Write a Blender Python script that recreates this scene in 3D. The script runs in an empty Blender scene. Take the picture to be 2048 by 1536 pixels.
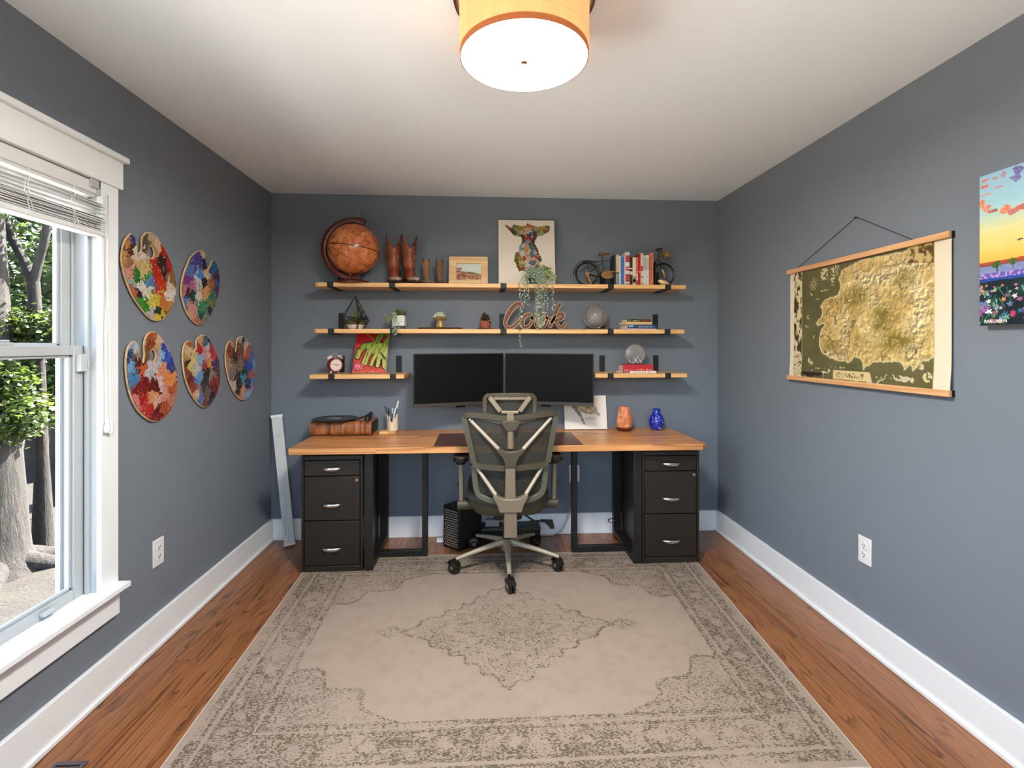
import bpy, bmesh, math, random
import numpy as np
from mathutils import Vector, Matrix, Quaternion

S = bpy.context.scene
C = S.collection
PI = math.pi
W, H = 3.226, 2.44            # room width (x) and height (z); the shelf wall is y = 0, the camera looks along +y
YF = -4.45                    # wall behind the camera
rnd = random.Random(7)

# ------------------------------------------------------------------ colour
def lin(c):
    c = c / 255.0
    return c / 12.92 if c <= 0.04045 else ((c + 0.055) / 1.055) ** 2.4
def L(*rgb):
    return (lin(rgb[0]), lin(rgb[1]), lin(rgb[2]), 1.0)
def Ln(a):
    a = np.asarray(a, float) / 255.0
    return np.where(a <= 0.04045, a / 12.92, ((a + 0.055) / 1.055) ** 2.4)

# ------------------------------------------------------------------ node helpers
class NT:
    def __init__(s, name):
        s.m = bpy.data.materials.new(name); s.m.use_nodes = True
        s.t = s.m.node_tree; s.n = s.t.nodes; s.l = s.t.links
        s.b = s.n['Principled BSDF']; s.out = s.n['Material Output']
    def new(s, typ, **kw):
        nd = s.n.new(typ)
        for k, v in kw.items():
            if k.startswith('i_'):
                nd.inputs[k[2:].replace('_', ' ')].default_value = v
            else:
                setattr(nd, k, v)
        return nd
    def link(s, a, b): s.l.new(a, b)
    def coord(s, scale=(1, 1, 1), rot=(0, 0, 0), kind='Object'):
        tc = s.new('ShaderNodeTexCoord'); mp = s.new('ShaderNodeMapping')
        mp.inputs['Scale'].default_value = scale; mp.inputs['Rotation'].default_value = rot
        s.link(tc.outputs[kind], mp.inputs['Vector'])
        return mp.outputs['Vector']
    def noise(s, vec, scale, detail=3, rough=.5, dist=0):
        nd = s.new('ShaderNodeTexNoise')
        nd.inputs['Scale'].default_value = scale; nd.inputs['Detail'].default_value = detail
        nd.inputs['Roughness'].default_value = rough; nd.inputs['Distortion'].default_value = dist
        if vec is not None: s.link(vec, nd.inputs['Vector'])
        return nd.outputs['Fac']
    def ramp(s, fac, stops, interp='LINEAR'):
        nd = s.new('ShaderNodeValToRGB'); cr = nd.color_ramp; cr.interpolation = interp
        while len(cr.elements) < len(stops): cr.elements.new(.5)
        for e, (p, c) in zip(cr.elements, stops):
            e.position = p; e.color = c
        s.link(fac, nd.inputs['Fac'])
        return nd.outputs['Color']
    def mix(s, fac, a, b, blend='MIX'):
        nd = s.new('ShaderNodeMix', data_type='RGBA', blend_type=blend)
        for sock, v in ((nd.inputs[0], fac), (nd.inputs[6], a), (nd.inputs[7], b)):
            if hasattr(v, 'node'): s.link(v, sock)
            else: sock.default_value = v
        return nd.outputs[2]
    def math(s, op, a, b=None, clamp=False):
        nd = s.new('ShaderNodeMath', operation=op, use_clamp=clamp)
        for i, v in enumerate((a, b)):
            if v is None: continue
            if hasattr(v, 'node'): s.link(v, nd.inputs[i])
            else: nd.inputs[i].default_value = v
        return nd.outputs[0]
    def bump(s, h, strength, dist=.01):
        nd = s.new('ShaderNodeBump'); nd.inputs['Strength'].default_value = strength; nd.inputs['Distance'].default_value = dist
        s.link(h, nd.inputs['Height']); s.link(nd.outputs['Normal'], s.b.inputs['Normal'])
    def col(s, v):
        if hasattr(v, 'node'): s.link(v, s.b.inputs['Base Color'])
        else: s.b.inputs['Base Color'].default_value = v

def mat(name, col, rough=.5, metal=0, var=0, vscale=12, bump=0, bscale=200, spec=.5, coat=0):
    n = NT(name); n.b.inputs['Roughness'].default_value = rough; n.b.inputs['Metallic'].default_value = metal
    n.b.inputs['Specular IOR Level'].default_value = spec; n.b.inputs['Coat Weight'].default_value = coat
    if var:
        v = n.coord()
        f = n.noise(v, vscale, 4, .6)
        c2 = tuple(min(1, c * (1 + var)) for c in col[:3]) + (1,); c1 = tuple(c * (1 - var) for c in col[:3]) + (1,)
        n.col(n.ramp(f, [(.3, c1), (.7, c2)]))
    else:
        n.col(col)
    if bump:
        n.bump(n.noise(n.coord(), bscale, 2), bump, .002)
    return n.m

def wood(name, c_dark, c_light, axis='x', rough=.45, stave=None, grain=1.0, bump=.05, swap=False):
    """Grain runs along the axis; stave = (length, width) gives glued staves with a tone of their own."""
    n = NT(name); n.b.inputs['Roughness'].default_value = rough
    sc = {'x': (1.5, 22, 22), 'y': (22, 1.5, 22), 'z': (22, 22, 1.5)}[axis]
    tone = None
    vec = n.coord(sc)
    if stave:
        rot = (0, 0, 0) if axis == 'x' else (0, 0, PI / 2)
        bv = n.coord((1, 1, 1), rot)
        br = n.new('ShaderNodeTexBrick'); br.offset = .37; br.squash = 1
        br.inputs['Color1'].default_value = (0, 0, 0, 1); br.inputs['Color2'].default_value = (1, 1, 1, 1)
        br.inputs['Mortar'].default_value = (.25, .25, .25, 1); br.inputs['Scale'].default_value = 1
        br.inputs['Mortar Size'].default_value = .0006; br.inputs['Brick Width'].default_value = stave[0]; br.inputs['Row Height'].default_value = stave[1]
        n.link(bv, br.inputs['Vector']); tone = br.outputs['Color']
        sep = n.new('ShaderNodeSeparateColor'); n.link(tone, sep.inputs[0])
        off = n.new('ShaderNodeVectorMath', operation='MULTIPLY_ADD')
        cmb = n.new('ShaderNodeCombineXYZ')
        for k in range(3): n.link(sep.outputs[0], cmb.inputs[k])
        n.link(cmb.outputs[0], off.inputs[0]); off.inputs[1].default_value = (37, 53, 71); n.link(vec, off.inputs[2])
        vec = off.outputs[0]
    f = n.noise(vec, 1.0 * grain, 5, .62, .6)
    rings = n.math('FRACT', n.math('MULTIPLY', n.noise(vec, .35 * grain, 2, .5, .3), 9.0))
    ringc = n.math('ABSOLUTE', n.math('SUBTRACT', rings, .5))
    both = n.math('ADD', n.math('MULTIPLY', f, .62), n.math('MULTIPLY', ringc, .55))
    c = n.ramp(both, [(.28, c_dark), (.62, c_light)])
    if tone is not None:
        sep2 = n.new('ShaderNodeSeparateColor'); n.link(tone, sep2.inputs[0])
        c = n.mix(n.math('MULTIPLY', sep2.outputs[0], .45), c, tuple(min(1, x * 1.25) for x in c_light[:3]) + (1,))
    n.col(c)
    if bump: n.bump(both, bump, .003)
    return n.m

def vcol(name, rough=.6, bump=0, bscale=300, spec=.4):
    n = NT(name); a = n.new('ShaderNodeVertexColor', layer_name='Col')
    n.link(a.outputs['Color'], n.b.inputs['Base Color']); n.b.inputs['Roughness'].default_value = rough
    n.b.inputs['Specular IOR Level'].default_value = spec
    if bump: n.bump(n.noise(n.coord(), bscale, 2), bump, .002)
    return n.m

def clear(name, tint=(1, 1, 1, 1), refl=1.0):
    """Thin clear pane: passes light, reflects by Fresnel."""
    n = NT(name); n.n.remove(n.b)
    tr = n.new('ShaderNodeBsdfTransparent'); tr.inputs[0].default_value = tint
    gl = n.new('ShaderNodeBsdfGlossy'); gl.inputs['Roughness'].default_value = .02
    fr = n.new('ShaderNodeFresnel'); fr.inputs[0].default_value = 1.3
    mx = n.new('ShaderNodeMixShader')
    n.link(n.math('MULTIPLY', fr.outputs[0], refl), mx.inputs[0]); n.link(tr.outputs[0], mx.inputs[1]); n.link(gl.outputs[0], mx.inputs[2])
    n.link(mx.outputs[0], n.out.inputs[0])
    return n.m

def glass(name, tint=(1, 1, 1, 1), ior=1.45, rough=0):
    n = NT(name); n.b.inputs['Base Color'].default_value = tint; n.b.inputs['Transmission Weight'].default_value = 1
    n.b.inputs['Roughness'].default_value = rough; n.b.inputs['IOR'].default_value = ior
    return n.m

def glow(name, col, strength):
    n = NT(name); n.col((.8, .8, .8, 1)); n.b.inputs['Emission Color'].default_value = col; n.b.inputs['Emission Strength'].default_value = strength
    n.b.inputs['Roughness'].default_value = .6
    return n.m

def meshfab(name, col, openness):
    n = NT(name); n.col(col); n.b.inputs['Roughness'].default_value = .7
    tr = n.new('ShaderNodeBsdfTransparent'); mx = n.new('ShaderNodeMixShader')
    f = n.noise(n.coord((1, 1, 1)), 260, 2, .5)
    n.link(n.math('MULTIPLY', n.math('ADD', f, .5), openness), mx.inputs[0])
    n.link(n.b.outputs[0], mx.inputs[1]); n.link(tr.outputs[0], mx.inputs[2]); n.link(mx.outputs[0], n.out.inputs[0])
    return n.m

# ------------------------------------------------------------------ mesh builder
class MB:
    def __init__(s): s.v = []; s.f = []; s.mi = []; s.cur = 0; s.cols = None
    def add(s, vs, fs):
        b = len(s.v); s.v += [tuple(v) for v in vs]; s.f += [tuple(b + i for i in f) for f in fs]; s.mi += [s.cur] * len(fs); return s
    def box(s, x0, x1, y0, y1, z0, z1, M=None):
        vs = [Vector((x, y, z)) for z in (z0, z1) for y in (y0, y1) for x in (x0, x1)]
        if M is not None: vs = [M @ v for v in vs]
        return s.add(vs, [(0, 2, 3, 1), (4, 5, 7, 6), (0, 1, 5, 4), (2, 6, 7, 3), (0, 4, 6, 2), (1, 3, 7, 5)])
    def prism(s, poly, axis, a0, a1, M=None):
        def P(p, a):
            q = {'x': (a, p[0], p[1]), 'y': (p[0], a, p[1]), 'z': (p[0], p[1], a)}[axis]
            q = Vector(q); return M @ q if M is not None else q
        n = len(poly)
        area = sum(poly[i][0] * poly[(i + 1) % n][1] - poly[(i + 1) % n][0] * poly[i][1] for i in range(n))
        if (area > 0) == (axis == 'y'): poly = poly[::-1]
        lo = range(n); vs = [P(p, a0) for p in poly] + [P(p, a1) for p in poly]
        if a1 < a0: poly = poly[::-1]
        fs = [tuple(reversed(range(n))), tuple(range(n, 2 * n))] + [(i, (i + 1) % n, n + (i + 1) % n, n + i) for i in range(n)]
        return s.add(vs, fs)
    def tube(s, pts, r, n=8, closed=False, prof=None, up=None, caps=True):
        pts = [Vector(p) for p in pts]; m = len(pts)
        rr = r if isinstance(r, (list, tuple)) else [r] * m
        tang = []
        for i in range(m):
            a = pts[(i - 1) % m] if (closed or i > 0) else pts[i]; b = pts[(i + 1) % m] if (closed or i < m - 1) else pts[i]
            t = (b - a); tang.append(t.normalized() if t.length > 1e-9 else Vector((0, 0, 1)))
        u = Vector(up) if up else (Vector((0, 0, 1)) if abs(tang[0].z) < .9 else Vector((1, 0, 0)))
        rings = []
        for i in range(m):
            t = tang[i]
            if up: u = Vector(up)
            u = (u - t * u.dot(t)); u = u.normalized() if u.length > 1e-6 else t.orthogonal().normalized()
            w = t.cross(u)
            pr = prof if prof else [(math.cos(2 * PI * k / n), math.sin(2 * PI * k / n)) for k in range(n)]
            rings.append([pts[i] + u * (p[1] * rr[i]) + w * (p[0] * rr[i]) for p in pr])
        k = len(rings[0]); vs = [v for r_ in rings for v in r_]; fs = []
        for i in range(m if closed else m - 1):
            a, b = i * k, ((i + 1) % m) * k
            for j in range(k): fs.append((a + j, b + j, b + (j + 1) % k, a + (j + 1) % k)[::-1])
        if not closed and caps:
            fs.append(tuple(range(k))); fs.append(tuple(reversed(range((m - 1) * k, m * k))))
        return s.add(vs, fs)
    def cyl(s, p0, p1, r0, r1=None, n=20): return s.tube([p0, p1], [r0, r0 if r1 is None else r1], n)
    def lathe(s, prof, c=(0, 0, 0), n=28, M=None, wob=None, cap=False):
        vs = []; fs = []
        m = len(prof)
        for i in range(n):
            a = 2 * PI * i / n
            for (r, z) in prof:
                q = r if wob is None else r * (1 + wob(a, z))
                v = Vector((q * math.cos(a), q * math.sin(a), z))
                v = M @ v if M is not None else v
                vs.append(v + Vector(c))
        for i in range(n):
            for j in range(m - 1):
                a, b = i * m + j, ((i + 1) % n) * m + j
                fs.append((a, b, b + 1, a + 1))
        if cap and prof[0][0] > 1e-5: fs.append(tuple(i * m for i in reversed(range(n))))
        if cap and prof[-1][0] > 1e-5: fs.append(tuple(i * m + m - 1 for i in range(n)))
        return s.add(vs, fs)
    def ball(s, c, r, nu=20, nv=12, sc=(1, 1, 1), M=None):
        prof = [(math.sin(PI * j / nv), -math.cos(PI * j / nv)) for j in range(nv + 1)]
        prof[0] = (0, -1); prof[-1] = (0, 1)
        D = Matrix.Diagonal((r * sc[0], r * sc[1], r * sc[2])).to_4x4()
        if M is not None: D = M.to_4x4() @ D
        return s.lathe(prof, c, nu, D)
    def grid(s, P, nu, nv):
        b = [P(i / nu, j / nv) for j in range(nv + 1) for i in range(nu + 1)]
        return s.add(b, [(j * (nu + 1) + i, j * (nu + 1) + i + 1, (j + 1) * (nu + 1) + i + 1, (j + 1) * (nu + 1) + i) for j in range(nv) for i in range(nu)])
    def leaf(s, c, d, nrm, ln, wd):
        c = Vector(c); d = Vector(d).normalized(); nr = Vector(nrm); w = d.cross(nr)
        w = w.normalized() if w.length > 1e-6 else d.orthogonal().normalized()
        return s.add([c, c + d * ln * .45 + w * wd * .5, c + d * ln, c + d * ln * .45 - w * wd * .5], [(0, 1, 2, 3)])

def origin_of(o):
    v = Vector((0, 0, 0)); p = o
    while p is not None: v += Vector(p.location); p = p.parent
    return v
def build(name, mb, mats, parent=None, bevel=0, smooth=35, loc=None, seg=2, weld=True):
    me = bpy.data.meshes.new(name)
    if parent is not None: off = origin_of(parent); o_loc = Vector((0, 0, 0))
    else:
        a = np.array(mb.v)
        off = Vector(loc) if loc is not None else Vector(((a[:, 0].min() + a[:, 0].max()) / 2, (a[:, 1].min() + a[:, 1].max()) / 2, a[:, 2].min())); o_loc = off
    me.from_pydata([(v[0] - off.x, v[1] - off.y, v[2] - off.z) for v in mb.v], [], mb.f)
    for m in (mats if isinstance(mats, (list, tuple)) else [mats]): me.materials.append(m)
    me.polygons.foreach_set('material_index', mb.mi)
    if mb.cols is not None:
        ca = me.color_attributes.new('Col', 'FLOAT_COLOR', 'POINT')
        full = np.ones((len(mb.v), 4), np.float32); full[:len(mb.cols), :3] = mb.cols
        ca.data.foreach_set('color', full.ravel())
    if weld:
        bm = bmesh.new(); bm.from_mesh(me); bmesh.ops.recalc_face_normals(bm, faces=bm.faces); bm.to_mesh(me); bm.free()
    me.update()
    if smooth:
        me.polygons.foreach_set('use_smooth', [True] * len(me.polygons)); me.set_sharp_from_angle(angle=math.radians(smooth))
    o = bpy.data.objects.new(name, me); C.objects.link(o); o.location = o_loc
    if parent is not None: o.parent = parent
    if bevel:
        b = o.modifiers.new('bevel', 'BEVEL'); b.width = bevel; b.segments = seg; b.limit_method = 'ANGLE'; b.angle_limit = math.radians(40)
    return o
def tag(o, label, cat, group=None):
    o['label'] = label; o['category'] = cat
    if group: o['group'] = group
    return o
def thing(name, label, cat, loc, group=None):
    o = bpy.data.objects.new(name, None); C.objects.link(o); o.location = loc; o.empty_display_size = .05
    return tag(o, label, cat, group)
def struct(o): o['kind'] = 'structure'; return o
def copy_tree(o, parent=None):
    c = o.copy(); C.objects.link(c)
    if parent is not None: c.parent = parent
    for ch in list(o.children): copy_tree(ch, c)
    return c
def scribble(mb, x0, x1, z, h, y, seed, gap=.35, d=.0006):
    """A row of tiny uneven strokes: lettering too small to read, on a face that looks to -y."""
    r = random.Random(seed); x = x0
    while x < x1:
        w = h * r.uniform(.22, .5)
        hh = h * r.choice((.7, .7, 1, .8))
        if r.random() > .15: mb.box(x, min(x1, x + w), y - d, y + .0002, z - h / 2, z - h / 2 + hh)
        x += w + h * gap * r.uniform(.5, 1.6)

# ------------------------------------------------------------------ numpy noise and painting
def vnoise(x, y, seed=0):
    xi = np.floor(x).astype(np.int64); yi = np.floor(y).astype(np.int64); fx = x - xi; fy = y - yi
    def h(a, b):
        n = (a * 374761393 + b * 668265263 + seed * 974634137) & 0x7fffffff
        n = ((n ^ (n >> 13)) * 1274126177) & 0x7fffffff
        return ((n ^ (n >> 16)) & 0xffff) / 65535.0
    u = fx * fx * (3 - 2 * fx); v = fy * fy * (3 - 2 * fy)
    return (h(xi, yi) * (1 - u) + h(xi + 1, yi) * u) * (1 - v) + (h(xi, yi + 1) * (1 - u) + h(xi + 1, yi + 1) * u) * v
def fbm(x, y, seed=0, o=4):
    s = 0; a = .5
    for k in range(o): s = s + a * vnoise(x * 2 ** k, y * 2 ** k, seed + k); a *= .5
    return s
def mixc(a, b, t): return a + (b - a) * np.clip(t, 0, 1)[..., None]
def inpoly(x, y, poly):
    r = np.zeros(x.shape, bool); n = len(poly)
    for i in range(n):
        x0, y0 = poly[i]; x1, y1 = poly[(i + 1) % n]
        if y0 == y1: continue
        r ^= ((y0 > y) != (y1 > y)) & (x < (x1 - x0) * (y - y0) / (y1 - y0) + x0)
    return r
def segd(x, y, pts):
    d = np.full(x.shape, 1e9)
    for (x0, y0), (x1, y1) in zip(pts[:-1], pts[1:]):
        dx, dy = x1 - x0, y1 - y0; t = np.clip(((x - x0) * dx + (y - y0) * dy) / (dx * dx + dy * dy + 1e-9), 0, 1)
        d = np.minimum(d, np.hypot(x - x0 - t * dx, y - y0 - t * dy))
    return d
def daubs(X, Y, items, scale, seed, warp=1.0, speck=.5):
    """Thick dabs of paint: each point takes the colour of its nearest dab through a ragged edge, with flecks over it."""
    wx = X + warp * scale * 1.5 * (fbm(X / scale, Y / scale, seed) - .47) + warp * scale * .8 * (fbm(X / scale * 3.3, Y / scale * 3.3, seed + 3) - .47)
    wy = Y + warp * scale * 1.5 * (fbm(X / scale + 9, Y / scale + 4, seed + 11) - .47) + warp * scale * .8 * (fbm(X / scale * 3.3 + 5, Y / scale * 3.3, seed + 17) - .47)
    best = np.full(X.shape, 1e18); out = np.zeros(X.shape + (3,)); hgt = np.zeros(X.shape)
    for k, it in enumerate(items):
        d = np.hypot(wx - it[0], wy - it[1]) * (.5 + vnoise(X / scale * 2.2 + 13 * k, Y / scale * 2.2 + 7 * k, seed + k))
        m = d < best; best = np.where(m, d, best); out[m] = it[2]; hgt = np.where(m, ((k * 37) % 10) / 10., hgt)
    allc = np.array([it[2] for it in items], float)
    n = vnoise(X / scale * 4.8, Y / scale * 3.6, seed + 40); n2 = vnoise(X / scale * 3.1, Y / scale * 5.1, seed + 60)
    pick = (np.floor(n2 * 997).astype(int) * 7) % len(items)
    m = n > 1 - .30 * speck; out[m] = allc[pick[m]]
    m = n < .22 * speck; out[m] = out[m] * .35 + np.array((30, 20, 18)) * .5
    m = n2 > .955; out[m] = np.array((226, 212, 196))
    out = out * (1 + .35 * (fbm(X / scale * 6, Y / scale * 6, seed + 80) - .47))[..., None]
    return np.clip(out * .88, 0, 255), hgt
def poly_smooth(p, k=4):
    n = len(p); o = []
    for i in range(n):
        a, b, c, d = (np.array(p[(i + j) % n], float) for j in (-1, 0, 1, 2))
        for s in range(k):
            t = s / k
            o.append(tuple(.5 * ((2 * b) + (c - a) * t + (2 * a - 5 * b + 4 * c - d) * t * t + (3 * b - a - 3 * c + d) * t ** 3)))
    return o
def curve(p, k=6):
    n = len(p); o = []
    for i in range(n - 1):
        a, b, c, d = (np.array(p[min(max(i + j, 0), n - 1)], float) for j in (-1, 0, 1, 2))
        for s in range(k):
            t = s / k
            o.append(.5 * ((2 * b) + (c - a) * t + (2 * a - 5 * b + 4 * c - d) * t * t + (3 * b - a - 3 * c + d) * t ** 3))
    o.append(np.array(p[-1], float)); return [tuple(q) for q in o]
def painted(P, nu, nv, fn):
    """A dense surface whose vertices carry the colours of a picture. P(u, v) in space (numpy), fn(U, V) -> sRGB 0..255."""
    u, v = np.meshgrid(np.linspace(0, 1, nu + 1), np.linspace(0, 1, nv + 1))
    mb = MB(); pts = P(u, v).reshape(-1, 3)
    mb.v = [tuple(map(float, q)) for q in pts]
    i = np.arange(nu)[None, :] + (nu + 1) * np.arange(nv)[:, None]
    q = np.stack([i, i + 1, i + nu + 2, i + nu + 1], -1).reshape(-1, 4)
    mb.f = [tuple(map(int, r)) for r in q]; mb.mi = [0] * len(mb.f)
    mb.cols = Ln(fn(u, v)).reshape(-1, 3).astype(np.float32)
    return mb

# ------------------------------------------------------------------ materials
M = {}
def wallpaint(name, col):
    n = NT(name); n.b.inputs['Roughness'].default_value = .75; n.b.inputs['Specular IOR Level'].default_value = .25
    n.col(col); n.bump(n.noise(n.coord(), 160, 3), .12, .003); return n.m
M['wall'] = wallpaint('slate_wall_paint', L(120, 127, 136))
M['ceil'] = wallpaint('white_ceiling_paint', L(241, 248, 252))
M['trim'] = mat('white_trim_paint', L(243, 246, 245), .4)
M['vinyl'] = mat('white_window_vinyl', L(184, 188, 188), .4)
M['slat'] = mat('white_blind_slat', L(226, 226, 224), .5)
M['plastic_w'] = mat('white_plastic', L(232, 232, 228), .35)
M['slot'] = mat('socket_slot_dark', L(70, 66, 60), .6)
M['black'] = mat('black_powder_coat', L(33, 31, 28), .42, spec=.35)
M['cab'] = mat('black_cabinet_enamel', L(40, 34, 27), .38, bump=.08, bscale=900, spec=.4)
M['chrome'] = mat('brushed_chrome', L(215, 210, 202), .22, 1)
M['bracket'] = mat('black_steel_bracket', L(30, 34, 35), .5, spec=.3)
M['monitor'] = mat('black_monitor_plastic', L(24, 24, 23), .45)
M['screen'] = mat('matte_black_screen', L(12, 12, 11), .5, spec=.12)
M['chin'] = mat('brown_black_bezel', L(66, 58, 50), .4)
M['frame_c'] = mat('grey_chair_plastic', L(70, 63, 47), .42, spec=.4)
M['rod_c'] = mat('aluminium_chair_rod', L(166, 153, 132), .48, .15)
M['spine_c'] = mat('taupe_chair_enamel', L(122, 108, 87), .45, .15)
M['seat_c'] = mat('dark_seat_fabric', L(56, 48, 38), .62, var=.15, vscale=60, bump=.15, bscale=500)
M['mesh_c'] = meshfab('chair_mesh_fabric', L(44, 40, 29), .13)
M['rubber'] = mat('dark_caster_wheel', L(28, 24, 21), .25)
M['desk'] = wood('acacia_butcher_block', L(164, 98, 50), L(222, 160, 100), 'x', .32, (.55, .033))
M['shelfw'] = wood('honey_acacia_board', L(200, 138, 80), L(238, 186, 124), 'x', .42, (.9, .062))
M['oakframe'] = wood('blond_oak', L(222, 178, 124), L(244, 208, 158), 'x', .5)
M['oakrod'] = wood('blond_oak_rod', L(205, 150, 100), L(228, 178, 128), 'y', .5)
M['walnut'] = wood('walnut_veneer', L(98, 50, 24), L(194, 122, 72), 'z', .3, None, 1.2)
M['mahog'] = mat('mahogany_lacquer', L(86, 26, 12), .28, var=.3, vscale=30, coat=.4)
M['darkwood'] = mat('dark_turned_wood', L(80, 30, 18), .35, var=.25, vscale=40)
M['terra'] = mat('rusty_clay', L(150, 82, 56), .8, var=.35, vscale=60, bump=.4, bscale=90)
M['gold'] = mat('aged_gold_glaze', L(178, 142, 86), .4, .3, var=.35, vscale=70)
M['weave'] = mat('dark_woven_bark', L(84, 46, 22), .8, var=.5, vscale=120, bump=.8, bscale=160)
M['moss'] = mat('olive_moss', L(86, 84, 40), .9, var=.5, vscale=90, bump=.9, bscale=220)
M['pebble'] = mat('white_pebbles', L(226, 214, 200), .7, var=.2, vscale=150, bump=1, bscale=120)
M['lead'] = mat('black_lead_came', L(22, 22, 20), .45)
M['ceramic'] = mat('white_ceramic', L(232, 228, 220), .3)
M['brass'] = mat('aged_brass', L(176, 142, 82), .32, .5, var=.3, vscale=60)
M['iron'] = mat('dark_aged_iron', L(62, 58, 46), .45, .6)
M['leather'] = mat('brown_leather', L(84, 48, 36), .32, bump=.2, bscale=400)
M['black_g'] = mat('glossy_black_vinyl', L(20, 19, 19), .22)
M['paper'] = mat('cream_paper', L(232, 222, 200), .8, var=.05)
M['canvas'] = mat('cream_canvas', L(222, 212, 196), .8)
M['canvas_edge'] = mat('white_canvas_edge', L(214, 208, 198), .8)
M['pane'] = clear('window_glass', (1, 1, 1, 1), .6)
M['thinglass'] = clear('terrarium_glass', (.93, .95, .95, 1), .8)
M['crystal'] = glass('clear_crystal', (1, 1, 1, 1), 1.47)
M['crystal_pale'] = glass('pale_crystal', (.92, .86, .82, 1), 1.42); M['crystal_pale'].node_tree.nodes['Principled BSDF'].inputs['Transmission Weight'].default_value = .8

# ------------------------------------------------------------------ the room
def floor_mat():
    n = NT('oak_floor'); n.b.inputs['Roughness'].default_value = .3; n.b.inputs['Coat Weight'].default_value = .15
    bv = n.coord((1, 1, 1), (0, 0, PI / 2))
    br = n.new('ShaderNodeTexBrick'); br.offset = .37
    for k, v in (('Color1', (0, 0, 0, 1)), ('Color2', (1, 1, 1, 1)), ('Mortar', (.0, .0, .0, 1)), ('Scale', 1), ('Mortar Size', .0007), ('Mortar Smooth', .2), ('Brick Width', 1.35), ('Row Height', .127)):
        br.inputs[k].default_value = v
    n.link(bv, br.inputs['Vector'])
    sep = n.new('ShaderNodeSeparateColor'); n.link(br.outputs['Color'], sep.inputs[0]); t = sep.outputs[0]
    cmb = n.new('ShaderNodeCombineXYZ'); [n.link(t, cmb.inputs[k]) for k in range(3)]
    def shifted(scale):
        off = n.new('ShaderNodeVectorMath', operation='MULTIPLY_ADD')
        n.link(cmb.outputs[0], off.inputs[0]); off.inputs[1].default_value = (31, 47, 11); n.link(n.coord(scale), off.inputs[2]); return off.outputs[0]
    fine = n.noise(shifted((95, 3.0, 1)), 1, 6, .68, .5)
    rings = n.noise(shifted((7.0, .62, 1)), 1, 3, .5, .7)
    rg = n.math('FRACT', n.math('MULTIPLY', rings, 11))
    rg = n.math('POWER', rg, 5.0)
    both = n.math('ADD', n.math('MULTIPLY', fine, .75), n.math('MULTIPLY', rg, -.40))
    c = n.ramp(both, [(.02, L(76, 42, 19)), (.20, L(116, 69, 34)), (.36, L(143, 89, 49)), (.56, L(160, 105, 62))])
    c = n.mix(n.math('MULTIPLY', t, .28), c, L(178, 120, 76))
    c = n.mix(n.math('MULTIPLY', br.outputs['Fac'], .6), c, L(60, 28, 12))
    n.col(c); n.bump(both, .06, .002)
    return n.m
M['floor'] = floor_mat()
struct(build('floor', MB().box(-.14, W + .14, YF - .14, .14, -.1, 0), M['floor'], loc=(0, 0, 0), smooth=0))
struct(build('ceiling', MB().box(-.14, W + .14, YF - .14, .14, H, H + .12), M['ceil'], loc=(0, 0, H), smooth=0))
struct(build('wall_back', MB().box(0, W, 0, .14, 0, H), M['wall'], loc=(0, 0, 0), smooth=0))
struct(build('wall_right', MB().box(W, W + .14, YF, .14, 0, H), M['wall'], loc=(W, 0, 0), smooth=0))
FX0, FX1, FZ0, FZ1 = .25, 2.98, .92, 2.26           # wide unseen window, added behind the camera for fill daylight
struct(build('wall_front', MB().box(0, FX0, YF - .14, YF, 0, H).box(FX1, W, YF - .14, YF, 0, H).box(FX0, FX1, YF - .14, YF, 0, FZ0).box(FX0, FX1, YF - .14, YF, FZ1, H), M['wall'], loc=(0, YF, 0), smooth=0))
WIN = [(-2.56, -1.594), (-4.00, -3.03)]           # two windows in the wall on the left; the second, unseen behind the camera, is added for fill
WZ0, WZ1 = .40, 2.0
mb = MB(); ys = [.14] + [y for w in WIN for y in (w[1] + .03, w[0] - .03)] + [YF - .14]
for i in range(0, len(ys), 2): mb.box(-.14, 0, ys[i + 1], ys[i], 0, H)
for a, b in WIN: mb.box(-.14, 0, a - .03, b + .03, 0, WZ0 - .02).box(-.14, 0, a - .03, b + .03, WZ1 + .02, H)
struct(build('wall_left', mb, M['wall'], loc=(0, 0, 0), smooth=0))
bb = .15
def baseboard(name, boxes):
    mb = MB(); [mb.box(*b) for b in boxes]; struct(build(name, mb, M['trim'], bevel=.003, smooth=30, loc=(0, 0, 0)))
baseboard('baseboard_back', [(.018, W - .018, -.018, 0, 0, bb)])
baseboard('baseboard_left', [(0, .018, YF, 0, 0, bb), (.018, .028, YF, -.018, 0, .018)])
baseboard('baseboard_right', [(W - .018, W, YF, 0, 0, bb), (W - .028, W - .018, YF, -.018, 0, .018)])
baseboard('baseboard_front', [(.028, W - .028, YF, YF + .018, 0, bb)])

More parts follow.
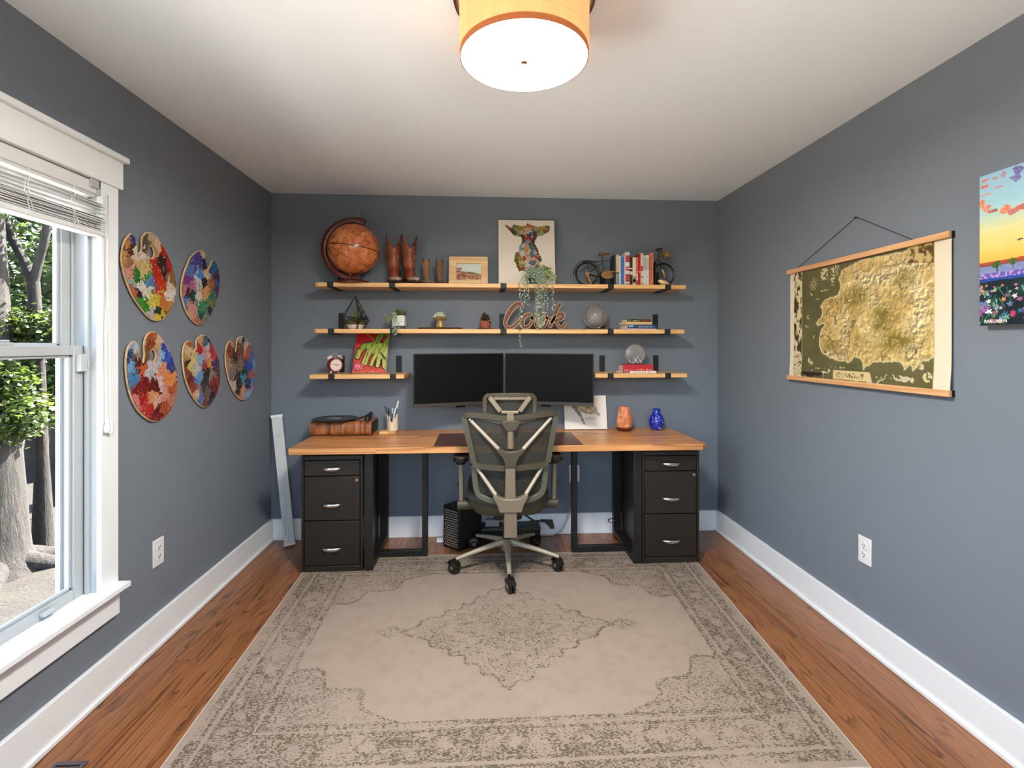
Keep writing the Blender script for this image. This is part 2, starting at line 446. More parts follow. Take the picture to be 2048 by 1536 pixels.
# ---- windows (double-hung, white)
def window(name, y0, y1):
    w = bpy.data.objects.new(name, None); C.objects.link(w); w.location = (0, (y0 + y1) / 2, WZ0); w['kind'] = 'structure'
    t = M['trim']; v = M['vinyl']
    cw = .09
    build('casing', MB().box(0, .02, y1, y1 + cw, .417, 1.998).box(0, .02, y0 - cw, y0, .417, 1.998), t, w, bevel=.002)
    build('head_casing', MB().box(0, .026, y0 - cw - .012, y1 + cw + .02, 1.998, 2.108), t, w, bevel=.002)
    build('head_cap', MB().box(0, .042, y0 - cw - .03, y1 + cw + .034, 2.108, 2.132), t, w, bevel=.003)
    build('stool', MB().box(-.045, .062, y0 - cw - .02, y1 + cw + .012, .394, .417), t, w, bevel=.004)
    build('apron', MB().box(0, .02, y0 - cw, y1 + cw + .008, .288, .394), t, w, bevel=.002)
    j = MB()
    for s, e in ((y1, 1), (y0, -1)):
        a, b = (s, s + .03 * e)
        j.box(-.14, 0, min(a, b), max(a, b), .38, 2.02)
        a, b = (s - .012 * e, s)
        for x0, x1 in ((-.035, -.022), (-.084, -.078), (-.14, -.122)): j.box(x0, x1, min(a, b), max(a, b), .417, 2.0)
    j.box(-.14, 0, y0, y1, 2.0, 2.02).box(-.16, -.045, y0, y1, .375, .405)
    build('jamb', j, v, w, bevel=.0015)
    for nm, x0, x1, z0, z1, gb, gt in (('upper_sash', -.118, -.086, 1.33, 1.995, .035, .045), ('lower_sash', -.076, -.042, .405, 1.368, .05, .036)):
        st = .05; m = MB()
        m.box(x0, x1, y1 - st, y1 - .004, z0, z1).box(x0, x1, y0 + .004, y0 + st, z0, z1)
        m.box(x0, x1, y0 + st, y1 - st, z0, z0 + gb).box(x0, x1, y0 + st, y1 - st, z1 - gt, z1)
        sx = (x0 + x1) / 2
        for a, b in ((y1 - st - .012, y1 - st), (y0 + st, y0 + st + .012)): m.box(sx - .008, sx + .008, a, b, z0 + gb, z1 - gt)
        m.box(sx - .008, sx + .008, y0 + st, y1 - st, z0 + gb, z0 + gb + .012).box(sx - .008, sx + .008, y0 + st, y1 - st, z1 - gt - .01, z1 - gt)
        so = build(nm, m, v, w, bevel=.0025)
        g = MB(); g.add([(sx, y0 + st, z0 + gb), (sx, y1 - st, z0 + gb), (sx, y1 - st, z1 - gt), (sx, y0 + st, z1 - gt)], [(0, 1, 2, 3)])
        build('glass_pane', g, M['pane'], so, smooth=0)
        if nm == 'lower_sash':
            build('tilt_latch', MB().box(-.042, -.022, y1 - .042, y1 - .012, 1.27, 1.335).box(-.03, -.018, y1 - .012, y1 - .004, 1.28, 1.31), v, so, bevel=.002)
            ym = (y0 + y1) / 2 + .16
            build('sash_lock', MB().box(-.074, -.046, ym - .04, ym + .04, 1.368, 1.378).prism([(-.07, ym - .03), (-.05, ym - .01), (-.05, ym + .03), (-.07, ym + .035)], 'z', 1.378, 1.386), v, so, bevel=.003)
            build('lift_handle', MB().box(-.042, -.02, y1 - .2, y1 - .15, .43, .442), v, so, bevel=.004)
    return w
window('window_1', *WIN[0]); window('fill_window_left', *WIN[1])  # the second is out of view, added to let more daylight in
def wide_fill_window():  # out of view, added so daylight also comes from behind the camera
    w = bpy.data.objects.new('fill_window_rear', None); C.objects.link(w); w.location = ((FX0 + FX1) / 2, YF, FZ0); w['kind'] = 'structure'
    a, b = FX0, FX1; c = .09
    build('casing', MB().box(a - c, a, YF, YF + .02, FZ0, FZ1 + c).box(b, b + c, YF, YF + .02, FZ0, FZ1 + c).box(a, b, YF, YF + .02, FZ1, FZ1 + c).box(a - c - .02, b + c + .02, YF - .05, YF + .06, FZ0 - .024, FZ0), M['trim'], w, bevel=.003)
    m = MB(); n = 3; d = (b - a) / n
    m.box(a, b, YF - .10, YF - .06, FZ0, FZ0 + .05).box(a, b, YF - .10, YF - .06, FZ1 - .05, FZ1)
    for k in range(n + 1): x = a + d * k; m.box(max(a, x - .03), min(b, x + .03), YF - .10, YF - .06, FZ0 + .05, FZ1 - .05)
    build('sash', m, M['vinyl'], w, bevel=.002)
    for k in range(n): build('glass_pane', MB().add([(a + d * k + .03, YF - .08, FZ0 + .05), (a + d * (k + 1) - .03, YF - .08, FZ0 + .05), (a + d * (k + 1) - .03, YF - .08, FZ1 - .05), (a + d * k + .03, YF - .08, FZ1 - .05)], [(0, 1, 2, 3)]), M['pane'], w, smooth=0)
wide_fill_window()

# ---- the blind of the window in view
def blind(y0, y1):
    t = thing('window_blind', 'white slatted blind drawn up at the top of the window', 'blind', (.0, (y0 + y1) / 2, 1.78))
    z = 1.985
    build('head_rail', MB().box(-.035, .012, y0 + .012, y1 - .012, 1.945, 1.993).box(-.03, .008, y0 + .012, y1 - .012, 1.935, 1.945), M['slat'], t, bevel=.004)
    build('mounting_bracket', MB().box(-.035, .02, y1 - .012, y1 - .004, 1.94, 1.997).box(.012, .02, y1 - .05, y1 - .004, 1.965, 1.997), M['vinyl'], t, bevel=.002)
    sl = MB(); r = random.Random(3); zz = 1.812
    for k in range(13):
        a = r.uniform(-.10, .12); dz = r.uniform(-.0015, .0015); dx = r.uniform(-.003, .003)
        rows = []
        for yy in np.linspace(y0 + .014, y1 + .012, 9):
            sag = .0025 * math.sin(yy * 9 + k)
            for q in range(4):
                x = -.024 + .05 * q / 3; rows.append((x + dx, yy, zz + dz + sag + (x + .0) * a + .003 * (1 - (2 * q / 3 - 1) ** 2)))
        for off in (0, .0022):
            pass
        n0 = len(sl.v); sl.add(rows + [(x, y, zq - .0022) for x, y, zq in rows], [])
        n = len(rows)
        fs = []
        for i in range(8):
            for q in range(3):
                b = i * 4 + q; fs += [(b, b + 1, b + 5, b + 4), (n + b, n + b + 4, n + b + 5, n + b + 1)]
            for q in (0, 3):
                b = i * 4 + q; fs.append((b, b + 4, n + b + 4, n + b))
        for i in (0, 8):
            for q in range(3): b = i * 4 + q; fs.append((b, b + 1, n + b + 1, n + b))
        sl.f += [tuple(n0 + q for q in f) for f in fs]; sl.mi += [0] * len(fs)
        zz += .0062 if k < 8 else .0125
    build('slats', sl, M['slat'], t, smooth=30)
    build('bottom_rail', MB().box(-.026, .028, y0 + .014, y1 + .012, 1.786, 1.806), M['slat'], t, bevel=.004)
    for yy in (y1 - .14, y1 - .32, y1 - .6):
        cd = MB()
        for x in (-.026, .03):
            cd.tube([(x, yy + .004 * math.sin(k * 2.2), 1.79 + .155 * k / 8) for k in range(9)], .0013, 5)
        cd.tube([(.031, yy - .012, 1.90), (.034, yy - .02, 1.86), (.033, yy + .006, 1.83), (.034, yy + .014, 1.80)], .0013, 5)
        build('ladder_cord', cd, M['plastic_w'], t)
    for k, (yy, zb) in enumerate(((y1 + .010, 1.075), (y1 + .028, 1.068))):
        c = build('pull_cord', MB().tube([(.032, y1 + .016, 1.95), (.034, y1 + .012, 1.7), (.034, yy - .004, 1.4), (.034, yy, zb)], .0018, 6), M['plastic_w'], t)
        build('tassel', MB().lathe([(0, .0), (.007, .002), (.011, .012), (.009, .03), (.006, .036), (.008, .042), (.005, .05), (0, .052)], (.034, yy, zb - .045), 14), M['plastic_w'], c)
blind(*WIN[0])

# ------------------------------------------------------------------ ceiling lamp
def ceiling_lamp():
    cx, cy, r, zb = 1.61, -2.085, .197, 2.242
    t = thing('ceiling_lamp', 'lit drum ceiling lamp with a pale wooden shade and a round white diffuser', 'lamp', (cx, cy, zb))
    n = NT('lit_veneer_shade'); v = n.coord((1, 1, 1), (0, 0, 0), 'Object')
    g = n.noise(n.coord((40, 40, 2)), 1, 4, .6)
    br = n.new('ShaderNodeTexBrick'); br.offset = .5
    sx = n.new('ShaderNodeSeparateXYZ'); n.link(v, sx.inputs[0])
    ang = n.math('ARCTAN2', sx.outputs[1], sx.outputs[0]); cb = n.new('ShaderNodeCombineXYZ'); n.link(ang, cb.inputs[0]); n.link(sx.outputs[2], cb.inputs[1])
    n.link(cb.outputs[0], br.inputs['Vector'])
    for k, q in (('Color1', (1, 1, 1, 1)), ('Color2', (.86, .86, .86, 1)), ('Mortar', (.72, .70, .68, 1)), ('Scale', 1), ('Mortar Size', .003), ('Brick Width', .13), ('Row Height', .05)): br.inputs[k].default_value = q
    c = n.mix(1, n.ramp(g, [(.3, L(236, 150, 90)), (.7, L(252, 178, 118))]), br.outputs['Color'], 'MULTIPLY')
    n.col(L(214, 150, 96)); n.link(c, n.b.inputs['Emission Color']); n.b.inputs['Emission Strength'].default_value = SHADE
    sh = MB().lathe([(r, zb + .016), (r, 2.405), (r - .004, 2.405), (r - .004, zb + .016), (r, zb + .016)], (cx, cy, 0), 96)
    build('shade', sh, n.m, t)
    df = MB().lathe([(0, zb), (r - .006, zb), (r - .006, zb + .004), (0, zb + .004)], (cx, cy, 0), 96)
    build('diffuser', df, glow('lit_diffuser', (1.0, .97, .93, 1), DIFF), t)
    rm = glow('lit_dark_veneer', L(170, 90, 40), .22); rm.node_tree.nodes['Principled BSDF'].inputs['Base Color'].default_value = L(150, 84, 40)
    build('rim', MB().lathe([(r - .0055, zb - .001), (r - .0025, zb - .001), (r - .0025, zb + .017), (r - .0055, zb + .017), (r - .0055, zb - .001)], (cx, cy, 0), 96), rm, t)
    build('finial', MB().lathe([(0, zb - .013), (.010, zb - .011), (.0135, zb - .006), (.010, zb), (0, zb)], (cx, cy, 0), 20), mat('bronze_finial', L(120, 84, 58), .4, .4), t)
    build('canopy', MB().lathe([(0, 2.412), (.215, 2.414), (.218, 2.425), (.205, H), (0, H)], (cx, cy, 0), 64), mat('dark_bronze', L(58, 46, 38), .4, .5), t)
    build('stem', MB().cyl((cx, cy, zb), (cx, cy, 2.413), .006, n=10), M['iron'], t)
DIFF, SHADE = 90.0, .52
ceiling_lamp()

# ------------------------------------------------------------------ painters' palettes on the wall with the window
PAL=[
([(-1.4237,1.8379),(-1.3906,1.8145),(-1.3889,1.777),(-1.378,1.7615),(-1.3583,1.7829),(-1.3548,1.8338),(-1.3213,1.8663),(-1.2663,1.8652),(-1.2134,1.8265),(-1.158,1.7601),(-1.1213,1.6875),(-1.1159,1.6291),(-1.1476,1.5479),(-1.1986,1.4964),(-1.2521,1.4792),(-1.3033,1.4876),(-1.3565,1.5232),(-1.4114,1.5739),(-1.4557,1.6429),(-1.4767,1.7071),(-1.4752,1.752),(-1.4596,1.8)],(-1.2951,1.7817),
[(-1.424,1.828,(60,60,125)),(-1.417,1.815,(70,60,120)),(-1.448,1.786,(205,145,75)),(-1.428,1.770,(92,42,26)),(-1.391,1.750,(225,205,180)),(-1.440,1.719,(170,120,70)),(-1.464,1.726,(205,150,90)),(-1.369,1.766,(225,215,200)),(-1.294,1.841,(205,180,140)),(-1.326,1.819,(92,82,58)),(-1.257,1.818,(230,190,160)),(-1.285,1.800,(200,150,110)),(-1.208,1.802,(190,40,25)),(-1.228,1.755,(40,30,30)),(-1.213,1.738,(60,40,36)),(-1.178,1.744,(185,35,24)),(-1.266,1.730,(200,42,25)),(-1.343,1.700,(215,190,120)),(-1.369,1.719,(210,175,110)),(-1.399,1.668,(40,120,40)),(-1.432,1.669,(218,150,130)),(-1.424,1.641,(150,180,170)),(-1.317,1.661,(60,145,60)),(-1.301,1.655,(90,130,190)),(-1.238,1.641,(208,52,25)),(-1.266,1.662,(195,45,25)),(-1.357,1.621,(230,225,215)),(-1.378,1.601,(45,40,40)),(-1.330,1.606,(225,215,195)),(-1.168,1.611,(235,225,210)),(-1.158,1.637,(225,205,185)),(-1.262,1.576,(215,190,60)),(-1.294,1.561,(220,200,90)),(-1.335,1.546,(50,140,40)),(-1.365,1.555,(60,150,45)),(-1.208,1.556,(210,120,50)),(-1.303,1.506,(190,180,185)),(-1.247,1.525,(40,60,30)),(-1.247,1.494,(225,190,60)),(-1.168,1.540,(190,140,60)),(-1.142,1.678,(150,110,60)),(-1.407,1.586,(190,100,80))]),
([(-0.9129,1.8635),(-0.8654,1.8595),(-0.8589,1.817),(-0.8391,1.775),(-0.8081,1.8108),(-0.7903,1.8346),(-0.7454,1.8173),(-0.7166,1.7491),(-0.7311,1.6557),(-0.7806,1.5682),(-0.8417,1.5015),(-0.9066,1.4747),(-0.9683,1.4882),(-1.0272,1.5331),(-1.0612,1.588),(-1.0746,1.6403),(-1.0612,1.7022),(-1.0272,1.7682),(-0.9862,1.8232)],None,
[(-0.932,1.826,(72,62,155)),(-0.968,1.806,(80,70,150)),(-0.868,1.794,(40,35,62)),(-0.875,1.851,(215,180,130)),(-1.010,1.744,(90,130,190)),(-1.016,1.702,(140,60,140)),(-0.980,1.672,(190,110,150)),(-0.913,1.730,(70,140,215)),(-0.925,1.703,(220,225,225)),(-0.855,1.745,(225,200,170)),(-0.781,1.785,(50,110,160)),(-0.760,1.751,(80,40,70)),(-0.794,1.701,(172,102,52)),(-0.868,1.656,(225,160,100)),(-0.932,1.677,(205,200,195)),(-0.875,1.697,(38,34,34)),(-1.027,1.625,(70,40,50)),(-1.044,1.637,(200,130,130)),(-1.039,1.583,(90,130,200)),(-0.968,1.607,(30,80,60)),(-0.932,1.610,(225,222,215)),(-0.794,1.634,(60,120,90)),(-0.745,1.677,(92,50,112)),(-0.887,1.575,(60,150,100)),(-0.919,1.558,(58,140,90)),(-0.968,1.554,(220,150,150)),(-1.010,1.558,(225,160,130)),(-0.808,1.559,(50,45,55)),(-0.801,1.596,(130,130,70)),(-0.992,1.508,(225,170,140)),(-0.868,1.500,(120,130,110)),(-0.913,1.530,(30,82,92)),(-0.950,1.496,(190,120,100)),(-0.752,1.714,(60,90,150))]),
([(-1.399,1.3869),(-1.3737,1.3636),(-1.372,1.3255),(-1.3522,1.2955),(-1.3408,1.3189),(-1.3417,1.3725),(-1.3258,1.4115),(-1.2896,1.4305),(-1.2474,1.4192),(-1.1986,1.3791),(-1.1476,1.3145),(-1.1138,1.2414),(-1.1052,1.1815),(-1.1266,1.0982),(-1.1784,1.0465),(-1.2569,1.0251),(-1.3213,1.0451),(-1.3822,1.0921),(-1.4237,1.1547),(-1.4462,1.225),(-1.4533,1.2989),(-1.4438,1.3524),(-1.4237,1.3781)],(-1.2831,1.3219),
[(-1.411,1.361,(150,180,210)),(-1.424,1.321,(50,72,112)),(-1.391,1.335,(205,165,120)),(-1.399,1.349,(190,200,205)),(-1.382,1.291,(82,30,26)),(-1.436,1.276,(120,170,210)),(-1.415,1.229,(70,130,180)),(-1.432,1.252,(90,150,195)),(-1.357,1.266,(200,90,50)),(-1.294,1.403,(172,82,42)),(-1.247,1.404,(225,190,150)),(-1.303,1.367,(140,60,35)),(-1.321,1.343,(120,90,50)),(-1.208,1.360,(40,70,160)),(-1.173,1.366,(172,152,212)),(-1.266,1.348,(205,160,110)),(-1.228,1.335,(150,180,215)),(-1.183,1.315,(50,90,190)),(-1.148,1.269,(50,60,130)),(-1.285,1.275,(205,196,200)),(-1.247,1.286,(200,195,200)),(-1.308,1.240,(196,196,198)),(-1.199,1.227,(235,140,80)),(-1.158,1.212,(235,150,70)),(-1.228,1.254,(230,150,110)),(-1.339,1.200,(125,20,15)),(-1.365,1.184,(130,25,18)),(-1.266,1.182,(92,16,15)),(-1.303,1.209,(110,25,20)),(-1.238,1.198,(225,195,190)),(-1.199,1.151,(225,150,130)),(-1.357,1.148,(170,30,30)),(-1.294,1.135,(225,150,100)),(-1.339,1.116,(205,60,50)),(-1.391,1.128,(225,130,130)),(-1.303,1.088,(205,32,32)),(-1.257,1.076,(110,20,20)),(-1.158,1.160,(190,95,45)),(-1.148,1.101,(195,130,100)),(-1.266,1.040,(122,30,36)),(-1.199,1.075,(180,80,50)),(-1.339,1.069,(200,50,50)),(-1.266,1.108,(220,180,160))]),
([(-1.0075,1.3923),(-0.9803,1.3731),(-0.9743,1.3398),(-0.9464,1.3556),(-0.9415,1.3944),(-0.9002,1.4234),(-0.8417,1.4137),(-0.7875,1.366),(-0.7311,1.2897),(-0.7122,1.2125),(-0.7239,1.1443),(-0.7736,1.0733),(-0.855,1.0383),(-0.9316,1.069),(-0.9922,1.1279),(-1.0329,1.1895),(-1.0556,1.2585),(-1.0612,1.326),(-1.0443,1.3764)],None,
[(-1.010,1.380,(180,110,60)),(-1.027,1.346,(226,200,150)),(-1.027,1.284,(60,40,26)),(-0.980,1.304,(226,205,130)),(-1.004,1.263,(222,205,120)),(-0.868,1.388,(80,112,122)),(-0.907,1.402,(226,170,130)),(-0.828,1.395,(40,62,92)),(-0.835,1.377,(210,210,205)),(-0.794,1.329,(212,50,72)),(-0.801,1.359,(200,45,60)),(-0.925,1.345,(190,50,40)),(-0.868,1.330,(215,150,150)),(-0.913,1.309,(150,190,226)),(-0.848,1.308,(220,180,175)),(-0.868,1.265,(180,72,82)),(-0.835,1.274,(236,150,80)),(-0.767,1.261,(62,62,102)),(-0.944,1.232,(206,206,206)),(-0.938,1.193,(90,150,212)),(-0.919,1.210,(110,165,215)),(-1.027,1.230,(130,70,40)),(-1.004,1.187,(110,40,40)),(-0.738,1.222,(112,62,52)),(-0.787,1.209,(140,135,130)),(-0.855,1.220,(40,36,36)),(-0.868,1.170,(60,58,58)),(-0.932,1.147,(170,120,125)),(-0.774,1.163,(152,42,32)),(-0.760,1.125,(120,25,25)),(-0.855,1.111,(110,95,85)),(-0.794,1.090,(50,40,40)),(-0.919,1.082,(90,130,190)),(-0.968,1.108,(225,190,150)),(-0.868,1.058,(120,70,50)),(-0.980,1.151,(150,70,60)),(-1.039,1.305,(190,150,100))]),
([(-0.584,1.3955),(-0.5549,1.3739),(-0.5435,1.3292),(-0.527,1.3576),(-0.5136,1.4069),(-0.4591,1.4243),(-0.4007,1.4126),(-0.3642,1.3786),(-0.3456,1.383),(-0.3174,1.3306),(-0.275,1.2502),(-0.275,1.1792),(-0.2983,1.1013),(-0.3642,1.0464),(-0.4451,1.0311),(-0.5303,1.0716),(-0.5951,1.142),(-0.6342,1.216),(-0.6526,1.2954),(-0.6419,1.362),(-0.614,1.3897)],None,
[(-0.579,1.378,(228,180,150)),(-0.595,1.354,(150,80,50)),(-0.563,1.309,(72,36,22)),(-0.603,1.318,(140,60,35)),(-0.445,1.399,(62,58,52)),(-0.471,1.412,(200,190,175)),(-0.383,1.323,(202,112,50)),(-0.392,1.297,(190,100,45)),(-0.480,1.333,(130,80,50)),(-0.419,1.366,(226,200,180)),(-0.327,1.304,(60,112,192)),(-0.401,1.246,(40,72,172)),(-0.355,1.227,(45,80,180)),(-0.308,1.243,(110,165,215)),(-0.579,1.229,(152,132,122)),(-0.563,1.196,(140,125,115)),(-0.522,1.177,(62,58,56)),(-0.436,1.210,(30,72,40)),(-0.445,1.164,(80,150,182)),(-0.336,1.196,(206,95,60)),(-0.317,1.138,(80,142,192)),(-0.480,1.137,(36,32,32)),(-0.514,1.127,(50,42,40)),(-0.454,1.089,(226,166,122)),(-0.327,1.095,(190,140,170)),(-0.383,1.065,(140,180,215)),(-0.555,1.139,(226,200,180)),(-0.392,1.126,(45,60,110)),(-0.480,1.249,(150,120,80)),(-0.626,1.279,(200,160,120))]),
]
PAL_LABEL = [
 'painted palette with red patch and green heap, upper one beside the window casing',
 'painted palette with violet top lobe and green centre, upper one farther from the window',
 'painted palette smeared dark red below a grey white patch, lower one beside the window casing',
 'painted wooden palette with light blue, black and crimson smears, middle of the lower row',
 'smallest painted wooden palette, blue and brown, nearest the corner of the room']
def palette(k):
    outl, hole, items = PAL[k]
    ol = poly_smooth(outl, 4); ys_ = [p[0] for p in outl]; zs = [p[1] for p in outl]
    cy, cz = (min(ys_) + max(ys_)) / 2, (min(zs) + max(zs)) / 2
    t = thing('paint_palette', PAL_LABEL[k], 'paint palette', (.006, cy, cz), 'painted palettes on the wall by the window')
    bm = bmesh.new(); x0, x1 = .0075, .0125
    loops = [ol] + ([[(hole[0] + .021 * math.cos(a), hole[1] + .026 * math.sin(a)) for a in np.linspace(0, 2 * PI, 16, endpoint=False)]] if hole else [])
    es = []
    for lp in loops:
        vs = [bm.verts.new((x1, p[0], p[1])) for p in lp]
        es += [bm.edges.new((vs[i], vs[(i + 1) % len(vs)])) for i in range(len(vs))]
    bmesh.ops.triangle_fill(bm, edges=es, use_beauty=True)
    ex = bmesh.ops.extrude_face_region(bm, geom=bm.faces[:])
    for v in ex['geom']:
        if isinstance(v, bmesh.types.BMVert): v.co.x = x0
    bmesh.ops.recalc_face_normals(bm, faces=bm.faces)
    mb = MB(); bm.verts.index_update(); mb.add([v.co.copy() for v in bm.verts], [[v.index for v in f.verts] for f in bm.faces]); bm.free()
    build('board', mb, M['oakframe'], t, smooth=30)
    nu = nv = 110
    yy, zz = np.meshgrid(np.linspace(min(ys_), max(ys_), nu + 1), np.linspace(min(zs), max(zs), nv + 1))
    rgb, hg = daubs(yy, zz, items, .025, 11 + 7 * k, 1.0, .45)
    inn = inpoly(yy, zz, ol) & (segd(yy, zz, ol + ol[:1]) > .0008 + .004 * np.clip(fbm(yy * 30, zz * 30, k) - .3, 0, 1))
    if hole: inn &= np.hypot((yy - hole[0]) / .024, (zz - hole[1]) / .029) > 1
    bump = .0015 + .0035 * hg * fbm(yy * 60, zz * 60, 3 + k) + .003 * fbm(yy * 140, zz * 140, 9 + k)
    ok = inn[:-1, :-1] & inn[1:, :-1] & inn[:-1, 1:] & inn[1:, 1:]
    mb = MB(); idx = -np.ones(yy.shape, int); used = np.zeros(yy.shape, bool)
    used[:-1, :-1] |= ok; used[1:, :-1] |= ok; used[:-1, 1:] |= ok; used[1:, 1:] |= ok
    jj, ii = np.nonzero(used); idx[jj, ii] = np.arange(len(jj))
    mb.v = [(float(x1 + bump[j, i]), float(yy[j, i]), float(zz[j, i])) for j, i in zip(jj, ii)]
    J, I = np.nonzero(ok)
    mb.f = [(int(idx[j, i]), int(idx[j, i + 1]), int(idx[j + 1, i + 1]), int(idx[j + 1, i])) for j, i in zip(J, I)]; mb.mi = [0] * len(mb.f)
    mb.cols = Ln(rgb[jj, ii]).astype(np.float32)
    build('paint', mb, M['oilpaint'], t, smooth=60)
    build('wall_spacer', MB().box(0, .008, cy - .03, cy + .03, cz - .03, cz + .03), M['oakframe'], t)
M['oilpaint'] = vcol('thick_oil_paint', .32, 0, spec=.5)
M['picture'] = vcol('painted_surface', .6, .15, 250, spec=.3)
M['printed'] = vcol('printed_sheet', .38, 0, spec=.45)
for k in range(5): palette(k)

# ------------------------------------------------------------------ rolled map on the right wall
LAND = [(0.518, 0.019), (0.458, 0.046), (0.414, 0.068), (0.4, 0.132), (0.405, 0.212), (0.396, 0.267), (0.34, 0.28), (0.296, 0.308), (0.266, 0.351), (0.281, 0.412), (0.251, 0.469), (0.225, 0.503), (0.24, 0.528), (0.281, 0.501), (0.301, 0.52), (0.271, 0.566), (0.256, 0.637), (0.256, 0.708), (0.271, 0.768), (0.33, 0.813), (0.387, 0.839), (0.432, 0.842), (0.458, 0.857), (0.493, 0.828), (0.501, 0.795), (0.542, 0.82), (0.559, 0.857), (0.567, 0.898), (0.581, 0.866), (0.621, 0.837), (0.68, 0.839), (0.729, 0.821), (0.77, 0.834), (0.79, 0.885), (0.809, 0.841), (0.834, 0.881), (0.865, 0.828), (0.889, 0.808), (0.929, 0.78), (.929, .019)]
def map_rgb(u, v):
    o = np.zeros(u.shape + (3,)); o[:] = (226, 214, 186)
    x, y = u * .97, v * .56
    sea = (u > .104) & (u < .93); n = fbm(x * 9, y * 9, 5)
    sc = mixc(np.zeros(u.shape + (3,)) + (84, 79, 48), np.zeros(u.shape + (3,)) + (108, 103, 68), n * 1.2)
    o[sea] = sc[sea]
    wx = u + .02 * (fbm(x * 40, y * 40, 2) - .47); wy = v + .03 * (fbm(x * 40 + 3, y * 40, 8) - .47)
    land = inpoly(wx, wy, LAND) & sea
    d = segd(wx * .97, wy * .56, [(a * .97, b * .56) for a, b in LAND + LAND[:1]])
    f1 = fbm(x * 14, y * 14, 21, 5); f2 = fbm(x * 45, y * 45, 33, 4)
    lc = mixc(np.zeros(u.shape + (3,)) + (176, 146, 84), np.zeros(u.shape + (3,)) + (208, 182, 124), f1 * 1.6 - .2)
    lc = lc * (1 + .5 * (f2 - .47))[..., None]
    mount = np.exp(-(np.minimum.reduce([segd(x, y, [(.51, .09), (.62, .11), (.8, .07), (.9, .05)]), segd(x, y, [(.55, .13), (.62, .22)]) * 1.8, segd(x, y, [(.80, .1), (.84, .25), (.80, .43)]) * 1.0, segd(x, y, [(.42, .18), (.43, .33), (.41, .42)]) * 2, segd(x, y, [(.3, .44), (.4, .45)]) * 1.6]) / .04) ** 2)
    def hgt(a, b): return (1 - np.abs(2 * fbm(a * 38, b * 38, 77, 4) - .95)) * (.35 + 1.0 * mount) + .35 * fbm(a * 90, b * 90, 41, 3)
    rel = (hgt(x, y) - hgt(x + .0022, y + .0026))
    lc = mixc(lc, np.zeros(u.shape + (3,)) + (196, 188, 160), mount * .45)
    lc = lc * np.clip(1 + 2.1 * rel, .55, 1.4)[..., None]
    for (a, b, ru, rv) in ((.50, .31, .08, .07), (.74, .68, .09, .07), (.67, .47, .06, .06), (.66, .56, .05, .04), (.34, .71, .05, .04), (.78, .22, .05, .05)):
        q = np.exp(-(((u - a) / ru) ** 2 + ((v - b) / rv) ** 2)); lc = mixc(lc, np.zeros(u.shape + (3,)) + (128, 112, 52), q * (.4 + .9 * (f2 > .45)))
    riv = np.abs(fbm(x * 7 + 3, y * 7, 91, 3) - .47) < .006; lc[riv] = lc[riv] * .72
    twn = vnoise(x * 60, y * 60, 14) > .965; lc[twn] = (232, 220, 190)
    dotm = vnoise(x * 150, y * 150, 15) > .955; lc[dotm] = lc[dotm] * .62
    o[land] = lc[land]
    edge = (d < .0035) & sea; o[edge] = (205, 190, 140)
    surf = (~land) & sea & (d < .008) & (d > .0055); o[surf] = (120, 112, 74)
    # sea marks: compass, ships, wave scrolls, faint words
    cx, cy = .204 * .97, .135 * .56; r = np.hypot(x - cx, y - cy)
    o[sea & (((r > .013) & (r < .017)) | (r < .004) | ((r > .019) & (r < .034) & (np.abs(np.sin(np.arctan2(y - cy, x - cx) * 6)) < .22)))] = (190, 176, 120)
    for (a, b, rr) in ((.19, .22, .012), (.16, .44, .010), (.15, .52, .011), (.21, .63, .009), (.18, .86, .022), (.33, .93, .008), (.80, .955, .012), (.83, .96, .010), (.90, .93, .02), (.37, .05, .03), (.29, .06, .03), (.35, .14, .02), (.87, .86, .012)):
        m = (np.hypot((u - a) * .97, (v - b) * .56) < rr) & (fbm(x * 110, y * 110, 50) > .47) & ~land & sea; o[m] = (206, 192, 146)
    for (a0, a1, b) in ((.27, .36, .11), (.21, .25, .28), (.26, .32, .21), (.63, .79, .955), (.22, .30, .92), (.33, .44, .90)):
        m = (u > a0) & (u < a1) & (np.abs(v - b) < .006) & (vnoise(u * 130, v * 10, 61) > .52) & ~land & sea; o[m] = (186, 176, 130)
    wave = sea & ~land & ((v > .93) | ((u > .86) & (v > .84))) & (np.abs(fbm(x * 13, y * 16, 19, 2) - .40) < .018); o[wave] = (196, 188, 158)
    dk = sea & (v > .955) & (u < .36) & (fbm(x * 26, y * 26, 23) > .5); o[dk] = (44, 36, 24)
    # ornamental band on the left, figure at the upper right
    band = (u > .034) & (u < .104); q = fbm(x * 60, y * 34, 29, 4); bc = mixc(np.zeros(u.shape + (3,)) + (70, 58, 34), np.zeros(u.shape + (3,)) + (214, 198, 156), (q - .36) * 6)
    lo = v > .80; bc = np.where(lo[..., None], mixc(np.zeros(u.shape + (3,)) + (206, 190, 150), np.zeros(u.shape + (3,)) + (120, 104, 72), (vnoise(u * 60, v * 160, 4) > .7) * 1.0), bc); o[band] = bc[band]
    fig = (u > .80) & (u < .945) & (v < .105 + .05 * (u - .8) * 6); q = fbm(x * 50, y * 50, 31, 4)
    fc = mixc(np.zeros(u.shape + (3,)) + (84, 60, 30), np.zeros(u.shape + (3,)) + (196, 172, 112), (q - .34) * 5); o[fig & sea] = fc[fig & sea]
    ln_ = sea & ((np.abs(u - .107) < .002) | (np.abs(u - .927) < .002)); o[ln_] = (196, 176, 120)
    cart = (u > .363) & (u < .602) & (v > .925) & (v < .998); o[cart] = (214, 192, 138)
    ct = cart & (u > .385) & (u < .565) & (np.abs(v - .962) < .02) & (vnoise(u * 210, v * 70, 71) > .56); o[ct] = (122, 108, 70)
    return o
